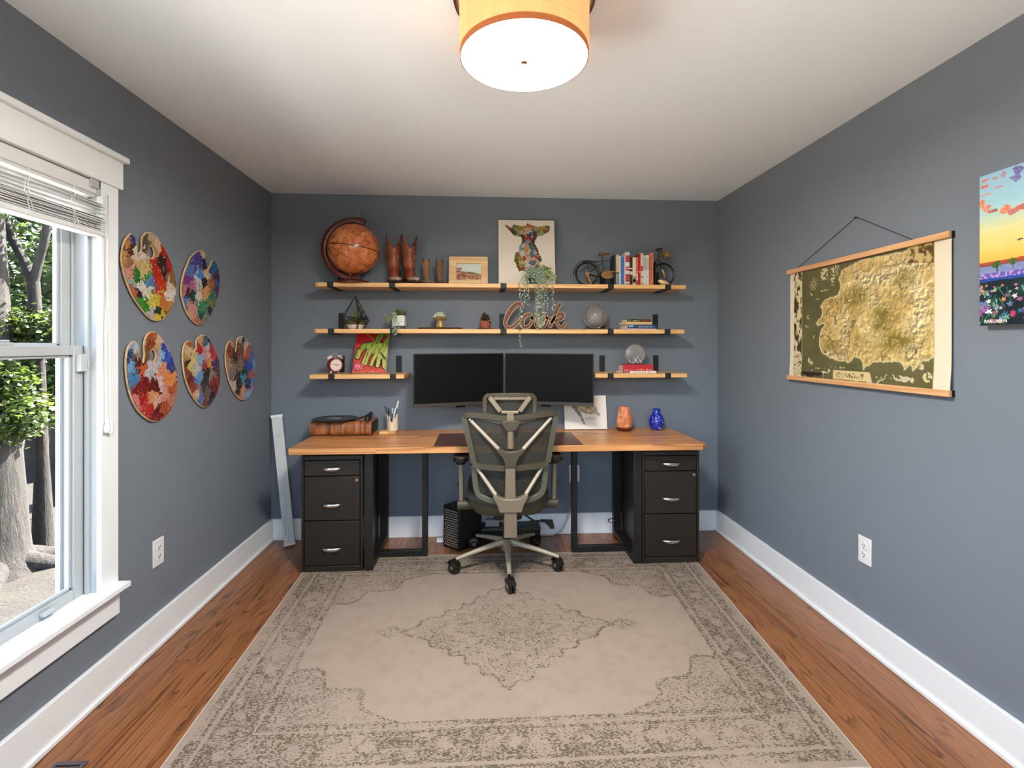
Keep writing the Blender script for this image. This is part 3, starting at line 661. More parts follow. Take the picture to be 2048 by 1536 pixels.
def wall_map():
    t = thing('wall_map', 'antique style relief map sheet hung by a cord between two wooden rods', 'map', (W - .012, -1.372, 1.48))
    x = W - .010
    mb = painted(lambda u, v: np.stack([x - .006 * np.exp(-((v - 1) / .12) ** 2) - .003 * np.sin(u * 5) * 0 + 0 * u, -.89 - .968 * u, 1.777 - .58 * v], -1), 300, 190, lambda u, v: map_rgb(u, (v * .58 - .012) / .56))
    build('map_sheet', mb, M['printed'], t, smooth=60)
    for z in (1.779, 1.188):
        build('hanging_rod', MB().box(x - .016, x - .003, -1.862, -.88, z - .011, z + .013), M['oakrod'], t, bevel=.0015)
        build('backing_rod', MB().box(x - .003, W - .0005, -1.862, -.88, z - .011, z + .013), M['black'], t)
    build('hanging_cord', MB().tube([(x - .002, -.95, 1.79), (x + .004, -1.382, 1.966), (x - .002, -1.70, 1.79)], .0016, 6).cyl((x - .006, -1.382, 1.964), (W, -1.382, 1.964), .003), M['black'], t)
wall_map()

# ------------------------------------------------------------------ sunset canvas on the right wall
def sunset_rgb(u, v):
    o = np.zeros(u.shape + (3,)); x, y = u * .55, v * .512
    A = lambda *c: np.zeros(u.shape + (3,)) + c
    sky = mixc(A(150, 190, 214), A(166, 206, 210), v / .25); sky = mixc(sky, A(222, 214, 150), (v - .22) / .16); sky = mixc(sky, A(244, 196, 96), (v - .36) / .2); sky = mixc(sky, A(246, 176, 78), (v - .5) / .1)
    o[:] = sky + 10 * (fbm(x * 30, y * 90, 4) - .47)[..., None]
    CL = [(.04, .035, .035, .010, (222, 130, 92), (196, 130, 140)), (.095, .04, .022, .008, (222, 130, 92), (196, 130, 140)), (.022, .075, .032, .014, (222, 120, 84), (190, 140, 160)), (.11, .105, .03, .006, (206, 140, 120), (190, 150, 170)), (.05, .13, .05, .009, (214, 130, 110), (226, 180, 150)), (.014, .185, .026, .034, (220, 110, 70), (236, 160, 120)), (.04, .222, .03, .026, (214, 104, 66), (236, 170, 140)), (.078, .252, .034, .016, (196, 110, 90), (150, 100, 110)), (.15, .262, .04, .03, (216, 106, 66), (236, 160, 130)), (.205, .285, .05, .024, (206, 130, 110), (170, 110, 120)), (.26, .27, .05, .03, (216, 110, 70), (176, 110, 120)), (.145, .03, .022, .022, (200, 150, 150), (150, 130, 160)), (.225, .035, .04, .03, (98, 94, 148), (140, 130, 176)), (.215, .078, .036, .026, (104, 100, 156), (150, 140, 184)), (.34, .06, .08, .04, (98, 94, 148), (140, 130, 176)), (.4, .25, .10, .04, (206, 112, 80), (150, 96, 110)), (.55, .05, .10, .05, (108, 104, 150), (150, 140, 180)), (.62, .22, .14, .05, (220, 120, 80), (150, 96, 110)), (.85, .24, .14, .05, (206, 106, 70), (176, 110, 120)), (.8, .09, .12, .05, (120, 110, 160), (190, 150, 150))]
    for sd, (a, b, ru, rv, c, c2) in enumerate(CL):
        q = np.exp(-(((u - a) / ru) ** 2 + ((v - b) / rv) ** 2)) + 1.0 * (fbm(x * 70, y * 110, 90 + sd) - .47)
        m = q > .55; o[m] = mixc(A(*c), A(*c2), fbm(x * 160, y * 220, sd) * 2.4 - .7)[m]
    for (a, b) in ((.235, .47), (.66, .34), (.42, .44)):
        m = np.hypot((u - a) / .018, (v - b + .08 * (u - a)) / .005) < 1; o[m] = (70, 54, 50)
    m = v > .588 - .02 * fbm(x * 12, y * 0, 5); o[m] = mixc(A(196, 74, 40), A(120, 70, 70), (v - .58) / .03)[m]
    m = v > .612; o[m] = mixc(A(104, 124, 166), A(130, 140, 180), fbm(x * 40, y * 140, 6) * 1.5)[m]
    m = v > .655; q = vnoise(x * 150, y * 150, 7); o[m] = np.where((q > .5)[..., None], A(176, 140, 196), A(96, 88, 164))[m]
    m = v > .69; o[m] = mixc(A(30, 62, 136), A(50, 80, 160), fbm(x * 40, y * 90, 8) * 2 - .5)[m]
    m = v > .722 - .02 * fbm(x * 30, 0 * y, 9); g = fbm(x * 30, y * 30, 10); o[m] = mixc(A(14, 26, 36), A(20, 66, 52), g * 2 - .6)[m]
    for (a, b, s) in ((.105, .602, 1.0), (.196, .598, .85), (.33, .60, 1.0), (.55, .60, 1.1), (.80, .60, 1.0)):
        q = np.exp(-(((u - a) / (.034 * s)) ** 2 + ((v - b) / (.030 * s)) ** 2)) + 1.1 * (fbm(x * 110, y * 110, 21) - .47); m = q > .55
        o[m] = mixc(A(30, 62, 20), A(94, 124, 40), fbm(x * 90, y * 90, 22) * 2 - .5)[m]
        m = (np.abs(u - a) < .003) & (v > b) & (v < b + .05); o[m] = (40, 44, 24)
    r = random.Random(5); pal = [(226, 220, 214), (190, 110, 170), (206, 74, 124), (226, 176, 140), (110, 180, 120), (120, 150, 200), (170, 100, 180), (220, 160, 90), (60, 130, 170), (226, 206, 200), (90, 160, 110)]
    for k in range(230):
        b = r.uniform(.735, .985); a = r.uniform(0, 1); s = .004 + .030 * (b - .70) * r.uniform(.5, 1.5); c = np.array(r.choice(pal), float) * r.uniform(.75, 1.05)
        dx, dy = x - a * .55, y - b * .512; th = np.arctan2(dy, dx); m = np.hypot(dx, dy * 1.25) < s * (.75 + .3 * np.sin(5 * th + k)); o[m] = np.clip(c, 0, 255)
    for k in range(60):
        a = r.uniform(0, 1); b = r.uniform(.8, 1.0); m = segd(x, y, [(a * .55, b * .512), ((a + r.uniform(-.04, .04)) * .55, (b - .06) * .512)]) < .0016; o[m] = r.choice([(60, 120, 90), (120, 180, 160), (40, 100, 70)])
    return o
def sunset():
    y0, y1, z0, z1 = -1.9835, -2.5335, 1.436, 1.948
    t = thing('sunset_canvas', 'frameless canvas painting of sunset clouds over a dark flower field', 'painting', (W - .002, -2.258, 1.69))
    x = W - .032
    build('stretched_edge', MB().box(x, W - .002, y1, y0, z0, z1), M['canvas_edge'], t)
    build('painting', painted(lambda u, v: np.stack([x - .0008 + 0 * u, y0 + (y1 - y0) * u, z1 + (z0 - z1) * v], -1), 260, 240, sunset_rgb), M['picture'], t, smooth=0)
    cu = bpy.data.curves.new('sig', 'FONT'); cu.body = 'BARUABEN'; cu.size = .017; cu.extrude = .0004; cu.space_character = .95
    ob = bpy.data.objects.new('sig', cu); dg = bpy.context.evaluated_depsgraph_get()
    C.objects.link(ob); me = bpy.data.meshes.new_from_object(ob.evaluated_get(bpy.context.evaluated_depsgraph_get())); C.objects.unlink(ob); bpy.data.objects.remove(ob)
    mb = MB(); mb.add([(x - .0012 - v.co.z, y0 - .016 - v.co.x * .9, z0 + .008 + v.co.y) for v in me.vertices], [list(p.vertices) for p in me.polygons])
    build('signature', mb, M['ceramic'], t, smooth=0)
sunset()

# ------------------------------------------------------------------ power outlets, floor vent
def outlet(label, p, wall):
    """wall: which way the plate faces: '+x', '-x' or '-y'."""
    R = {'-y': Matrix.Identity(3), '+x': Matrix.Rotation(PI / 2, 3, 'Z'), '-x': Matrix.Rotation(-PI / 2, 3, 'Z')}[wall].to_4x4()
    Mx = Matrix.Translation(p) @ R
    t = thing('wall_outlet', label, 'power outlet', p)
    build('face_plate', MB().box(-.0375, .0375, -.006, 0, -.061, .061, Mx), M['plastic_w'], t, bevel=.002)
    for s in (1, -1):
        rc = build('receptacle', MB().prism([(.017 * math.cos(a), .0145 * math.sin(a) + s * .0205) for a in np.linspace(0, 2 * PI, 20, endpoint=False)], 'y', -.0085, -.005, Mx), M['plastic_w'], t)
        q = MB()
        for dx in (-.0065, .0065): q.box(dx - .0015, dx + .0015, -.0092, -.008, s * .0205 + .000, s * .0205 + .009, Mx)
        q.prism([(.003 * math.cos(a), .003 * math.sin(a) + s * .0205 - .007) for a in np.linspace(0, 2 * PI, 10, endpoint=False)], 'y', -.0092, -.008, Mx)
        build('slots', q, M['slot'], rc, smooth=0)
    return t
outlet('white duplex outlet low on the wall with the window', (0, -1.231, .424), '+x')
outlet('white duplex outlet low on the wall below the map', (W, -1.431, .434), '-x')
outlet('white duplex outlet under the desk with a grey cord plugged in', (2.153, 0, .436), '-y')

def vent():
    t = thing('floor_vent', 'brown grey metal floor register at the foot of the wall below the window', 'floor vent', (.142, -2.04, 0))
    vm = mat('pewter_register', L(120, 108, 112), .35, .6)
    m = MB().box(.09, .193, -2.2, -2.185, 0, .007).box(.09, .193, -1.9, -1.885, 0, .007).box(.09, .104, -2.185, -1.9, 0, .007).box(.179, .193, -2.185, -1.9, 0, .007)
    build('frame', m, vm, t, bevel=.002)
    s = MB()
    for k in range(16): s.box(.104, .179, -2.18 + k * .0177, -2.18 + k * .0177 + .008, .001, .0055)
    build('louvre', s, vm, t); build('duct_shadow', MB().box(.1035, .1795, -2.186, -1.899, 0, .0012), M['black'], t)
vent()

# ------------------------------------------------------------------ rug
def rug():
    c = [(.402, -.333), (2.842, -.362), (2.735, -2.064), (.452, -2.052)]   # back left, back right, front right, front left
    def P(u, v):
        x = (c[0][0] * (1 - u) + c[1][0] * u) * (1 - v) + (c[3][0] * (1 - u) + c[2][0] * u) * v
        y = (c[0][1] * (1 - u) + c[1][1] * u) * (1 - v) + (c[3][1] * (1 - u) + c[2][1] * u) * v
        return np.stack([x, y, .0075 + .0006 * fbm(x * 60, y * 60, 3)], -1)
    def mask(u, v):
        X, Y = (u - .5) * 2.4, (v - .5) * 1.71
        q = P(u, v); wx, wy = q[..., 0], q[..., 1]
        dx, dy = np.abs(X), np.abs(Y)
        ex, ey = 1.2 - dx, .855 - dy; e = np.minimum(ex, ey)
        n = fbm(wx * 7, wy * 7, 5); th = np.arctan2(Y, X)
        wob = .02 * np.sin(th * 22) + .02 * (fbm(wx * 20, wy * 20, 8) - .47)
        med = (dx / .50 + dy / .42) + wob * 2.4 - .03 * np.cos(th * 4)
        m = np.zeros(u.shape)
        m = np.maximum(m, np.where(med < .98, .55 + .5 * (n - .45), 0)); m = np.maximum(m, np.where(np.abs(med - .99) < .025, .85, 0))
        m = np.maximum(m, np.where((np.abs(med - .45) < .03) | (np.abs(med - .72) < .018), .75, 0))
        for s in (-1, 1):
            pe = np.abs(X - s * .57) / .095 + np.abs(Y) / .060 + .3 * wob * 10; m = np.maximum(m, np.where(pe < 1, .62, 0))
        # corner spandrels with a scalloped edge
        ix, iy = .93 - dx, .585 - dy
        sp = ix / .50 + iy / .36 + .10 * np.sin(np.arctan2(iy, ix) * 9) + .06 * (fbm(wx * 12, wy * 12, 12) - .47)
        m = np.maximum(m, np.where(sp < 1, .58 + .5 * (n - .45), 0)); m = np.maximum(m, np.where(np.abs(sp - 1) < .035, .85, 0))
        bord = e < .27; m = np.where(bord, .62 + .6 * (fbm(wx * 9, wy * 9, 15) - .45) + .18 * (fbm(wx * 26, wy * 26, 16) > .5), m)
        for a, w_, val in ((.27, .006, .95), (.245, .005, .15), (.225, .006, .9), (.10, .006, .9), (.082, .005, .15), (.066, .006, .85), (.155, .004, .5)):
            m = np.where(np.abs(e - a) < w_, val, m)
        # rosettes along the border
        s = np.where(ex < ey, Y, X); ros = np.hypot((s + .13) % .26 - .13, (e - .165)); ros = ros + .03 * (fbm(wx * 14, wy * 14, 44) - .47); m = np.where(bord & (np.abs(ros - .045) < .009), .8, m); m = np.where(bord & (ros < .02), .35, m)
        m = np.where(e < .028, .06, m)
        m = np.where((e > .03), m + .13, m); m = np.clip(m, 0, 1) * (.72 + .6 * fbm(wx * 3, wy * 3, 30))
        return np.stack([np.clip(m, 0, 1)] * 3, -1)
    mb = painted(P, 420, 300, lambda u, v: mask(u, v) * 255)
    mb.cols = (mask(*np.meshgrid(np.linspace(0, 1, 421), np.linspace(0, 1, 301))).reshape(-1, 3)).astype(np.float32)
    n = NT('worn_wool_rug'); n.b.inputs['Roughness'].default_value = .95; n.b.inputs['Specular IOR Level'].default_value = .1
    a = n.new('ShaderNodeVertexColor', layer_name='Col'); sp = n.new('ShaderNodeSeparateColor'); n.link(a.outputs['Color'], sp.inputs[0]); mk = sp.outputs[0]
    co = n.coord((1, 1, 1)); fine = n.noise(n.coord((.62, 1.5, 1)), 150, 2, .6, .2); mid = n.noise(co, 60, 3, .65, .6); big = n.noise(co, 2.2, 3); mot = n.noise(co, 14, 4, .6)
    def contour(sc, k, w):
        c = n.math('FRACT', n.math('MULTIPLY', n.noise(co, sc, 2, .5, .5), k))
        return n.math('SUBTRACT', 1, n.math('MULTIPLY', n.math('ABSOLUTE', n.math('SUBTRACT', c, .5)), w), True)
    line = n.math('MAXIMUM', contour(8, 9, 6.5), contour(17, 7, 6.5))
    s = n.math('ADD', n.math('MULTIPLY', fine, 1.05), n.math('ADD', n.math('MULTIPLY', mid, .30), n.math('MULTIPLY', line, .13)))
    thr = n.math('SUBTRACT', 1.06, n.math('MULTIPLY', mk, .43))
    k = n.math('MULTIPLY', n.math('SUBTRACT', s, thr), 9.0, True)
    base = n.mix(big, L(154, 137, 122), L(172, 155, 139)); base = n.mix(n.math('MULTIPLY', n.noise(co, 340, 1), .4), base, L(138, 121, 106)); base = n.mix(n.math('MULTIPLY', n.ramp(mot, [(.45, (0, 0, 0, 1)), (.7, (1, 1, 1, 1))]), .30), base, L(134, 117, 102))
    dark = n.mix(mid, L(68, 59, 40), L(96, 85, 62))
    n.col(n.mix(n.math('MULTIPLY', k, .85), base, dark)); n.bump(n.math('SUBTRACT', n.noise(co, 260, 2), n.math('MULTIPLY', k, .6)), .5, .004)
    t = thing('area_rug', 'large faded beige oriental rug with a medallion, under the desk chair', 'rug', (1.61, -1.2, 0))
    o = build('pile', mb, n.m, t, smooth=0)
    nb = 40
    loop = [P(np.array(a), np.array(b))[:2] for a, b in [(k / nb, 0) for k in range(nb)] + [(1, k / nb) for k in range(nb)] + [(1 - k / nb, 1) for k in range(nb)] + [(0, 1 - k / nb) for k in range(nb)]]
    build('bound_edge', MB().tube([(float(p[0]), float(p[1]), .0042) for p in loop], .0042, 8, True), mat('pale_binding', L(196, 184, 168), .9), t)
    build('backing', MB().prism([(p[0], p[1]) for p in c], 'z', .0005, .006), mat('rug_backing', L(150, 135, 115), .95), t, smooth=0)
rug()

# ------------------------------------------------------------------ desk
FZ = .0085      # top of the rug
def rrect(x0, x1, y0, y1, r, n=5):
    o = []
    for cx, cy, a0 in ((x1 - r, y0 + r, -PI / 2), (x1 - r, y1 - r, 0), (x0 + r, y1 - r, PI / 2), (x0 + r, y0 + r, PI)):
        o += [(cx + r * math.cos(a0 + PI / 2 * k / n), cy + r * math.sin(a0 + PI / 2 * k / n)) for k in range(n + 1)]
    return o
def desk():
    t = thing('desk', 'long butcher block desk on black steel frame legs against the shelf wall', 'desk', (1.61, -.32, FZ))
    build('desktop', MB().prism([(.352, -.622), (2.83, -.632), (2.862, -.60), (2.845, -.004), (.352, -.004)], 'z', .7282, .7653), M['desk'], t, bevel=.003)
    for sgn, xo, xi in ((1, .771, 1.094), (-1, 2.476, 2.106)):
        def X(a, b): return (min(a, b), max(a, b))
        m = MB(); w = .052 * sgn
        m.box(*X(xo, xo + w), -.548, -.50, FZ, .7275)
        fr = build('leg_frame', m, M['black'], t, bevel=.003)
        build('rear_post', MB().box(*X(xo, xo + w), -.078, -.03, FZ, .7275), M['black'], fr, bevel=.003)
        build('inner_post', MB().box(*X(xi, xi + .036 * sgn), -.362, -.314, FZ, .7275), M['black'], fr, bevel=.003)
        build('floor_rail', MB().box(*X(xo, xo + w), -.50, -.078, FZ, FZ + .035).box(*X(xo + w, xi), -.362, -.326, FZ, FZ + .04), M['black'], fr, bevel=.002)
        build('top_rail', MB().box(*X(xo, xo + w), -.50, -.078, .69, .7275).box(*X(xo + w, xi), -.362, -.326, .70, .7275), M['black'], fr, bevel=.002)
desk()

# ------------------------------------------------------------------ file cabinets
def cabinet():
    x0, x1, y0, y1, z0, z1 = .399, .762, -.548, -.080, FZ, .706
    t = thing('file_cabinet', 'black three-drawer file cabinet under the desk end nearest the window', 'file cabinet', ((x0 + x1) / 2, (y0 + y1) / 2, z0), 'file cabinets under the desk')
    cb = MB(); k = .014
    cb.box(x0, x0 + k, y0, y1, z0, z1).box(x1 - k, x1, y0, y1, z0, z1).box(x0 + k, x1 - k, y0, y1, z1 - .026, z1).box(x0 + k, x1 - k, y0, y1, z0, z0 + .034).box(x0 + k, x1 - k, y0 + .03, y1, z0 + .034, z1 - .026)
    build('body', cb, M['cab'], t, bevel=.003)
    zs = [(z1 - .122, z1 - .030), (z1 - .39, z1 - .127), (z0 + .038, z1 - .395)]
    for i, (a, b) in enumerate(zs):
        d = build('drawer', MB().box(x0 + k + .004, x1 - k - .004, y0 + .002, y0 + .03, a, b), M['cab'], t, bevel=.003)
        cx = (x0 + x1) / 2; cz = (a + b) / 2 + (.0 if i == 0 else -.035 if i == 1 else -.03); n = 14; vs = []
        h = MB(); pts = []; rr = []
        for q in range(n + 1):
            s = -1 + 2 * q / n; pts.append((cx + .056 * s, y0 + .002 - .022 * math.sqrt(max(0, 1 - s * s)) ** .7 - .001, cz - .004 * (1 - s * s))); rr.append(.0045 + .0065 * (1 - abs(s) ** 2.2))
        h.tube(pts, rr, 10, prof=[(.45 * math.cos(a_), .95 * math.sin(a_)) for a_ in np.linspace(0, 2 * PI, 10, endpoint=False)], up=(0, 0, 1))
        build('handle', h, M['chrome'], d, smooth=50)
        if i == 1:
            build('lock', MB().lathe([(0, 0), (.0105, 0), (.0105, .004), (.009, .006), (.004, .006), (.003, .003), (0, .003)], (0, 0, 0), 18, Matrix.Translation((x1 - k - .02, y0 + .002, b - .022)) @ Matrix.Rotation(PI / 2, 4, 'X')), M['chrome'], d)
    return t
cab = cabinet()
c2 = copy_tree(cab); c2.location.x += 2.081; c2.location.y += .0
c2['label'] = 'black three-drawer file cabinet under the desk end below the blue vase'

# ------------------------------------------------------------------ office chair (seen from behind)
def chair():
    cx, cy = 1.635, -.525
    t = thing('office_chair', 'grey mesh-back office chair with headrest and silver braces, rolled up to the desk', 'office chair', (cx, cy, FZ))
    F, R_, SP = M['frame_c'], M['rod_c'], M['spine_c']
    # five-star base with casters
    hubm = MB().lathe([(.0, .105), (.030, .105), (.036, .12), (.036, .165), (.03, .178), (.0, .18)], (cx, cy, 0), 24); build('hub', hubm, SP, t)
    a0 = math.radians(-90.5)
    for k in range(5):
        a = a0 + k * 2 * PI / 5; d = Vector((math.cos(a), math.sin(a), 0)); p0 = Vector((cx, cy, .160)) + d * .02; p1 = Vector((cx, cy, .098)) + d * .325
        pts = [p0.lerp(p1, s) + Vector((0, 0, .003 * math.sin(PI * s))) for s in np.linspace(0, 1, 8)]
        build('base_leg', MB().tube(pts, [.021 - .009 * s for s in np.linspace(0, 1, 8)], 12, prof=[(.95 * math.cos(q), .85 * math.sin(q)) for q in np.linspace(0, 2 * PI, 12, endpoint=False)]), R_, t, smooth=50)
        cp = Vector((cx, cy, 0)) + d * .325
        tw = (.35, 2.4, -.2, .9, -1.1)[k]; wd = Vector((math.cos(a + tw), math.sin(a + tw), 0)); ax = Vector((-wd.y, wd.x, 0))
        wc = cp + wd * .016 + Vector((0, 0, FZ + .036))
        cs = MB().cyl(cp + Vector((0, 0, .070)), cp + Vector((0, 0, .105)), .008)
        cs.tube([wc + Vector((0, 0, .0)) + wd * .0 + Vector((wd.x * math.cos(q) * .043, wd.y * math.cos(q) * .043, .043 * math.sin(q))) for q in np.linspace(.35, PI - .2, 9)], .014, 8, prof=[(1.25, .3), (1.25, -.3), (-1.25, -.3), (-1.25, .3)], up=None)
        cst = build('caster', cs, M['rubber'], t)
        for s in (-1, 1):
            wc2 = wc + ax * (.0105 * s); Mx = Matrix.Translation(wc2) @ ax.to_track_quat('Z', 'Y').to_matrix().to_4x4()
            build('wheel', MB().lathe([(.010, -.0085), (.030, -.0085), (.0355, -.005), (.036, 0), (.0355, .005), (.030, .0085), (.010, .0085)], (0, 0, 0), 28, Mx), M['rubber'], cst)
            build('wheel_hub', MB().lathe([(0, -.0095), (.011, -.0095), (.012, 0), (.011, .0095), (0, .0095)], (0, 0, 0), 16, Mx), M['chrome'], cst)
    build('gas_cylinder', MB().cyl((cx, cy, .17), (cx, cy, .26), .026).cyl((cx, cy, .25), (cx, cy, .36), .016), M['black'], t)
    build('tilt_mechanism', MB().prism(rrect(cx - .085, cx + .085, cy - .14, cy + .12, .03), 'z', .335, .385), M['black'], t, bevel=.006)
    # seat: curved shell and cushion
    def seat_outline(s):
        w, f, b = .238 * s, cy + .255, cy - .235
        return [(cx - w * .86, b + .03), (cx - w * .5, b), (cx + w * .5, b), (cx + w * .86, b + .03), (cx + w, b + .10), (cx + w, f - .12), (cx + w * .93, f - .03), (cx + w * .6, f), (cx - w * .6, f), (cx - w * .93, f - .03), (cx - w, f - .12), (cx - w, b + .10)]
    def layered(levels):
        mb = MB(); n = None
        for z, s in levels:
            ol = poly_smooth(seat_outline(s), 4); n = len(ol)
            mb.v += [(cx + (p[0] - cx), cy + (p[1] - cy) * (s * .5 + .5), z(p) if callable(z) else z) for p in ol]
        for i in range(len(levels) - 1):
            for j in range(n): mb.f.append((i * n + j, i * n + (j + 1) % n, (i + 1) * n + (j + 1) % n, (i + 1) * n + j))
        mb.f.append(tuple(reversed(range(n)))); k = (len(levels) - 1) * n; mb.f.append(tuple(range(k, k + n))); mb.mi = [0] * len(mb.f); return mb
    dip = lambda h: (lambda p: h + .030 * ((p[0] - cx) / .24) ** 2 + .012 * max(0, (p[1] - cy) / .25))
    build('seat_shell', layered([(.382, .55), (.388, .80), (dip(.402), .93), (dip(.428), .985), (dip(.440), .99)]), F, t, smooth=60)
    build('seat', layered([(dip(.436), .985), (dip(.45), 1.01), (dip(.475), 1.01), (dip(.492), .965), (dip(.499), .86), (dip(.498), .4)]), M['seat_c'], t, smooth=60)
    # back frame, upper part
    yb = -.80
    def bow(x): return -.05 * (1 - ((x - cx) / .25) ** 2)          # the back is hollow towards the sitter
    up_out = [(1.386, .972), (1.44, .982), (1.638, .967), (1.84, .985), (1.893, .976), (1.890, .93), (1.853, .735), (1.848, .708), (1.80, .698), (1.638, .690), (1.48, .698), (1.437, .708), (1.432, .735), (1.388, .93)]
    lo = poly_smooth(up_out, 4)
    build('back_frame', MB().tube([(x, yb + bow(x), z) for x, z in lo], .0155, 8, True, prof=[(1, -.9), (1, .9), (-1, .9), (-1, -.9)], up=(0, -1, 0)), F, t, bevel=.005, smooth=45)
    def webbing(out, nm, y):
        mb = MB(); c0 = (sum(p[0] for p in out) / len(out), sum(p[1] for p in out) / len(out)); n = len(out); rings = 5
        mb.v.append((c0[0], y + bow(c0[0]) - .0, c0[1]))
        for r in range(1, rings + 1):
            for p in out: x = c0[0] + (p[0] - c0[0]) * r / rings; z = c0[1] + (p[1] - c0[1]) * r / rings; mb.v.append((x, y + bow(x), z))
        for j in range(n): mb.f.append((0, 1 + j, 1 + (j + 1) % n))
        for r in range(rings - 1):
            for j in range(n): mb.f.append((1 + r * n + j, 1 + (r + 1) * n + j, 1 + (r + 1) * n + (j + 1) % n, 1 + r * n + (j + 1) % n))
        mb.mi = [0] * len(mb.f); return build(nm, mb, M['mesh_c'], t, smooth=60)
    webbing(lo, 'back_mesh', yb + .006)
    lu = [(1.436, .700), (1.441, .62), (1.452, .555), (1.475, .522), (1.54, .502), (1.638, .492), (1.735, .502), (1.80, .522), (1.826, .555), (1.836, .62), (1.845, .700)]
    lu = curve(lu, 4)
    build('lumbar_frame', MB().tube([(x, -.775 + bow(x), z) for x, z in lu], .017, 8, prof=[(1, -.8), (1, .8), (-1, .8), (-1, -.8)], up=(0, -1, 0)), mat('sage_grey_plastic', L(80, 80, 64), .5), t, bevel=.005, smooth=45)
    webbing(lu, 'lumbar_mesh', -.770)
    build('cross_bar', MB().tube([(x, yb + bow(x) + .002, .690 + .012 * ((x - cx) / .2) ** 2) for x in np.linspace(1.45, 1.836, 11)], .012, 8), F, t)
    # spine with two yokes and four braces
    ys = -.872
    build('spine', MB().prism([(1.6, .315), (1.674, .315), (1.671, .47), (1.665, .55), (1.662, .72), (1.611, .72), (1.606, .55), (1.603, .47)], 'y', ys - .012, ys + .02).prism([(ys - .01, .315), (ys + .02, .345), (cy - .10, .385), (cy - .10, .345), (ys + .02, .31)], 'x', 1.605, 1.669), SP, t, bevel=.004)
    yk = [(1.572, .806), (1.60, .793), (1.638, .789), (1.676, .793), (1.704, .804), (1.712, .785), (1.684, .755), (1.670, .722), (1.664, .70), (1.610, .70), (1.604, .722), (1.590, .755), (1.563, .787)]
    build('yoke', MB().prism(poly_smooth(yk, 3), 'y', ys - .018, ys + .022), F, t, bevel=.005)
    yk2 = [(1.552, .556), (1.575, .541), (1.607, .530), (1.668, .530), (1.70, .541), (1.724, .556), (1.736, .540), (1.712, .50), (1.700, .465), (1.690, .455), (1.586, .455), (1.574, .465), (1.562, .50), (1.540, .540)]
    build('yoke', MB().prism(poly_smooth(yk2, 2), 'y', ys - .02, ys + .024), SP, t, bevel=.005)
    for (a, b, c, d, e) in ((1.414, .955, 1.572, .800, 1), (1.866, .957, 1.706, .798, 1), (1.434, .708, 1.556, .549, 0), (1.840, .710, 1.720, .549, 0)):
        yu = yb + bow(a) - .012 if e else -.800
        rd = build('support_rod', MB().cyl((a, yu, b), (c, ys, d), .0095, .0115, 14), R_, t)
        build('pivot_bolt', MB().ball((a, yu - .004, b), .0105, 12, 8).cyl((a, yu, b), (a, yu + .02, b), .006), M['chrome'], rd)
    # headrest
    hy = -.835
    hd = build('headrest', MB().tube([(x, hy + .02 - .03 * (1 - ((x - cx) / .15) ** 2), z) for x, z in [(1.499, .955), (1.496, 1.03), (1.497, 1.075), (1.508, 1.088), (1.56, 1.091), (1.638, 1.092), (1.72, 1.091), (1.764, 1.088), (1.774, 1.075), (1.774, 1.03), (1.771, .955), (1.70, .945), (1.638, .944), (1.57, .945)]], .0125, 8, True, prof=[(1, -.9), (1, .9), (-1, .9), (-1, -.9)], up=(0, -1, 0)), F, t, bevel=.004, smooth=45)
    hm = MB(); hm.grid(lambda u, v: (1.5 + .272 * u, hy + .026 - .03 * (1 - ((1.5 + .272 * u - cx) / .15) ** 2), .95 + .138 * v), 10, 6); build('headrest_mesh', hm, M['mesh_c'], hd)
    for s in (-1, 1):
        build('brace', MB().tube([(cx + s * .112, hy - .012, 1.082), (cx + s * .052, hy - .03, 1.004)], .013, 8, prof=[(1, -.5), (1, .5), (-1, .5), (-1, -.5)], up=(0, -1, 0)), SP, hd, bevel=.003)
    build('top_pad', MB().box(1.545, 1.727, hy - .022, hy - .008, 1.066, 1.082), SP, hd, bevel=.004)
    build('pivot', MB().cyl((1.588, hy - .03, 1.0), (1.682, hy - .03, 1.0), .010), SP, hd)
    build('post', MB().box(1.616, 1.656, hy - .04, hy - .022, .93, 1.0).cyl((1.638, hy - .03, .80), (1.638, hy - .03, .93), .019), SP, hd, bevel=.003)
    build('slider', MB().prism(poly_smooth([(1.588, .952), (1.638, .955), (1.688, .952), (1.682, .93), (1.664, .905), (1.638, .898), (1.612, .905), (1.594, .93)], 3), 'y', hy - .052, hy - .02), F, hd, bevel=.004)
    # arms
    for s in (-1, 1):
        ax = cx + s * .278
        am = MB().prism([(ax - .012, .44), (ax + .012, .44), (ax + .016 + s * .004, .69), (ax - .012 + s * .004, .69)], 'y', -.62, -.585)
        ar = build('arm', am, SP, t, bevel=.005)
        build('arm_joint', MB().cyl((ax - .0 * s + s * .022, -.60, .415), (ax - s * .062, -.60, .415), .031, n=20).tube([(ax - s * .05, -.60, .42), (cx + s * .12, -.56, .385)], [.022, .014], 10), F, ar)
        build('arm_pad', MB().prism(rrect(ax - .045, ax + .045, -.70, -.44, .035), 'z', .688, .7175).cyl((ax + s * .004, -.60, .655), (ax + s * .004, -.60, .69), .026, .034), M['rubber'], ar, bevel=.006)
        build('release_button', MB().box(ax + s * .012, ax + s * .022, -.615, -.60, .53, .548), M['rubber'], ar)
    build('tilt_lever', MB().cyl((1.71, cy - .03, .352), (1.80, cy - .03, .29), .006).cyl((1.775, cy - .03, .291), (1.87, cy - .03, .289), .0055).prism([(1.84, .297), (1.915, .294), (1.926, .243), (1.90, .241), (1.885, .262), (1.862, .282), (1.838, .283)], 'y', cy - .04, cy - .018), M['black'], t, bevel=.002)
chair()

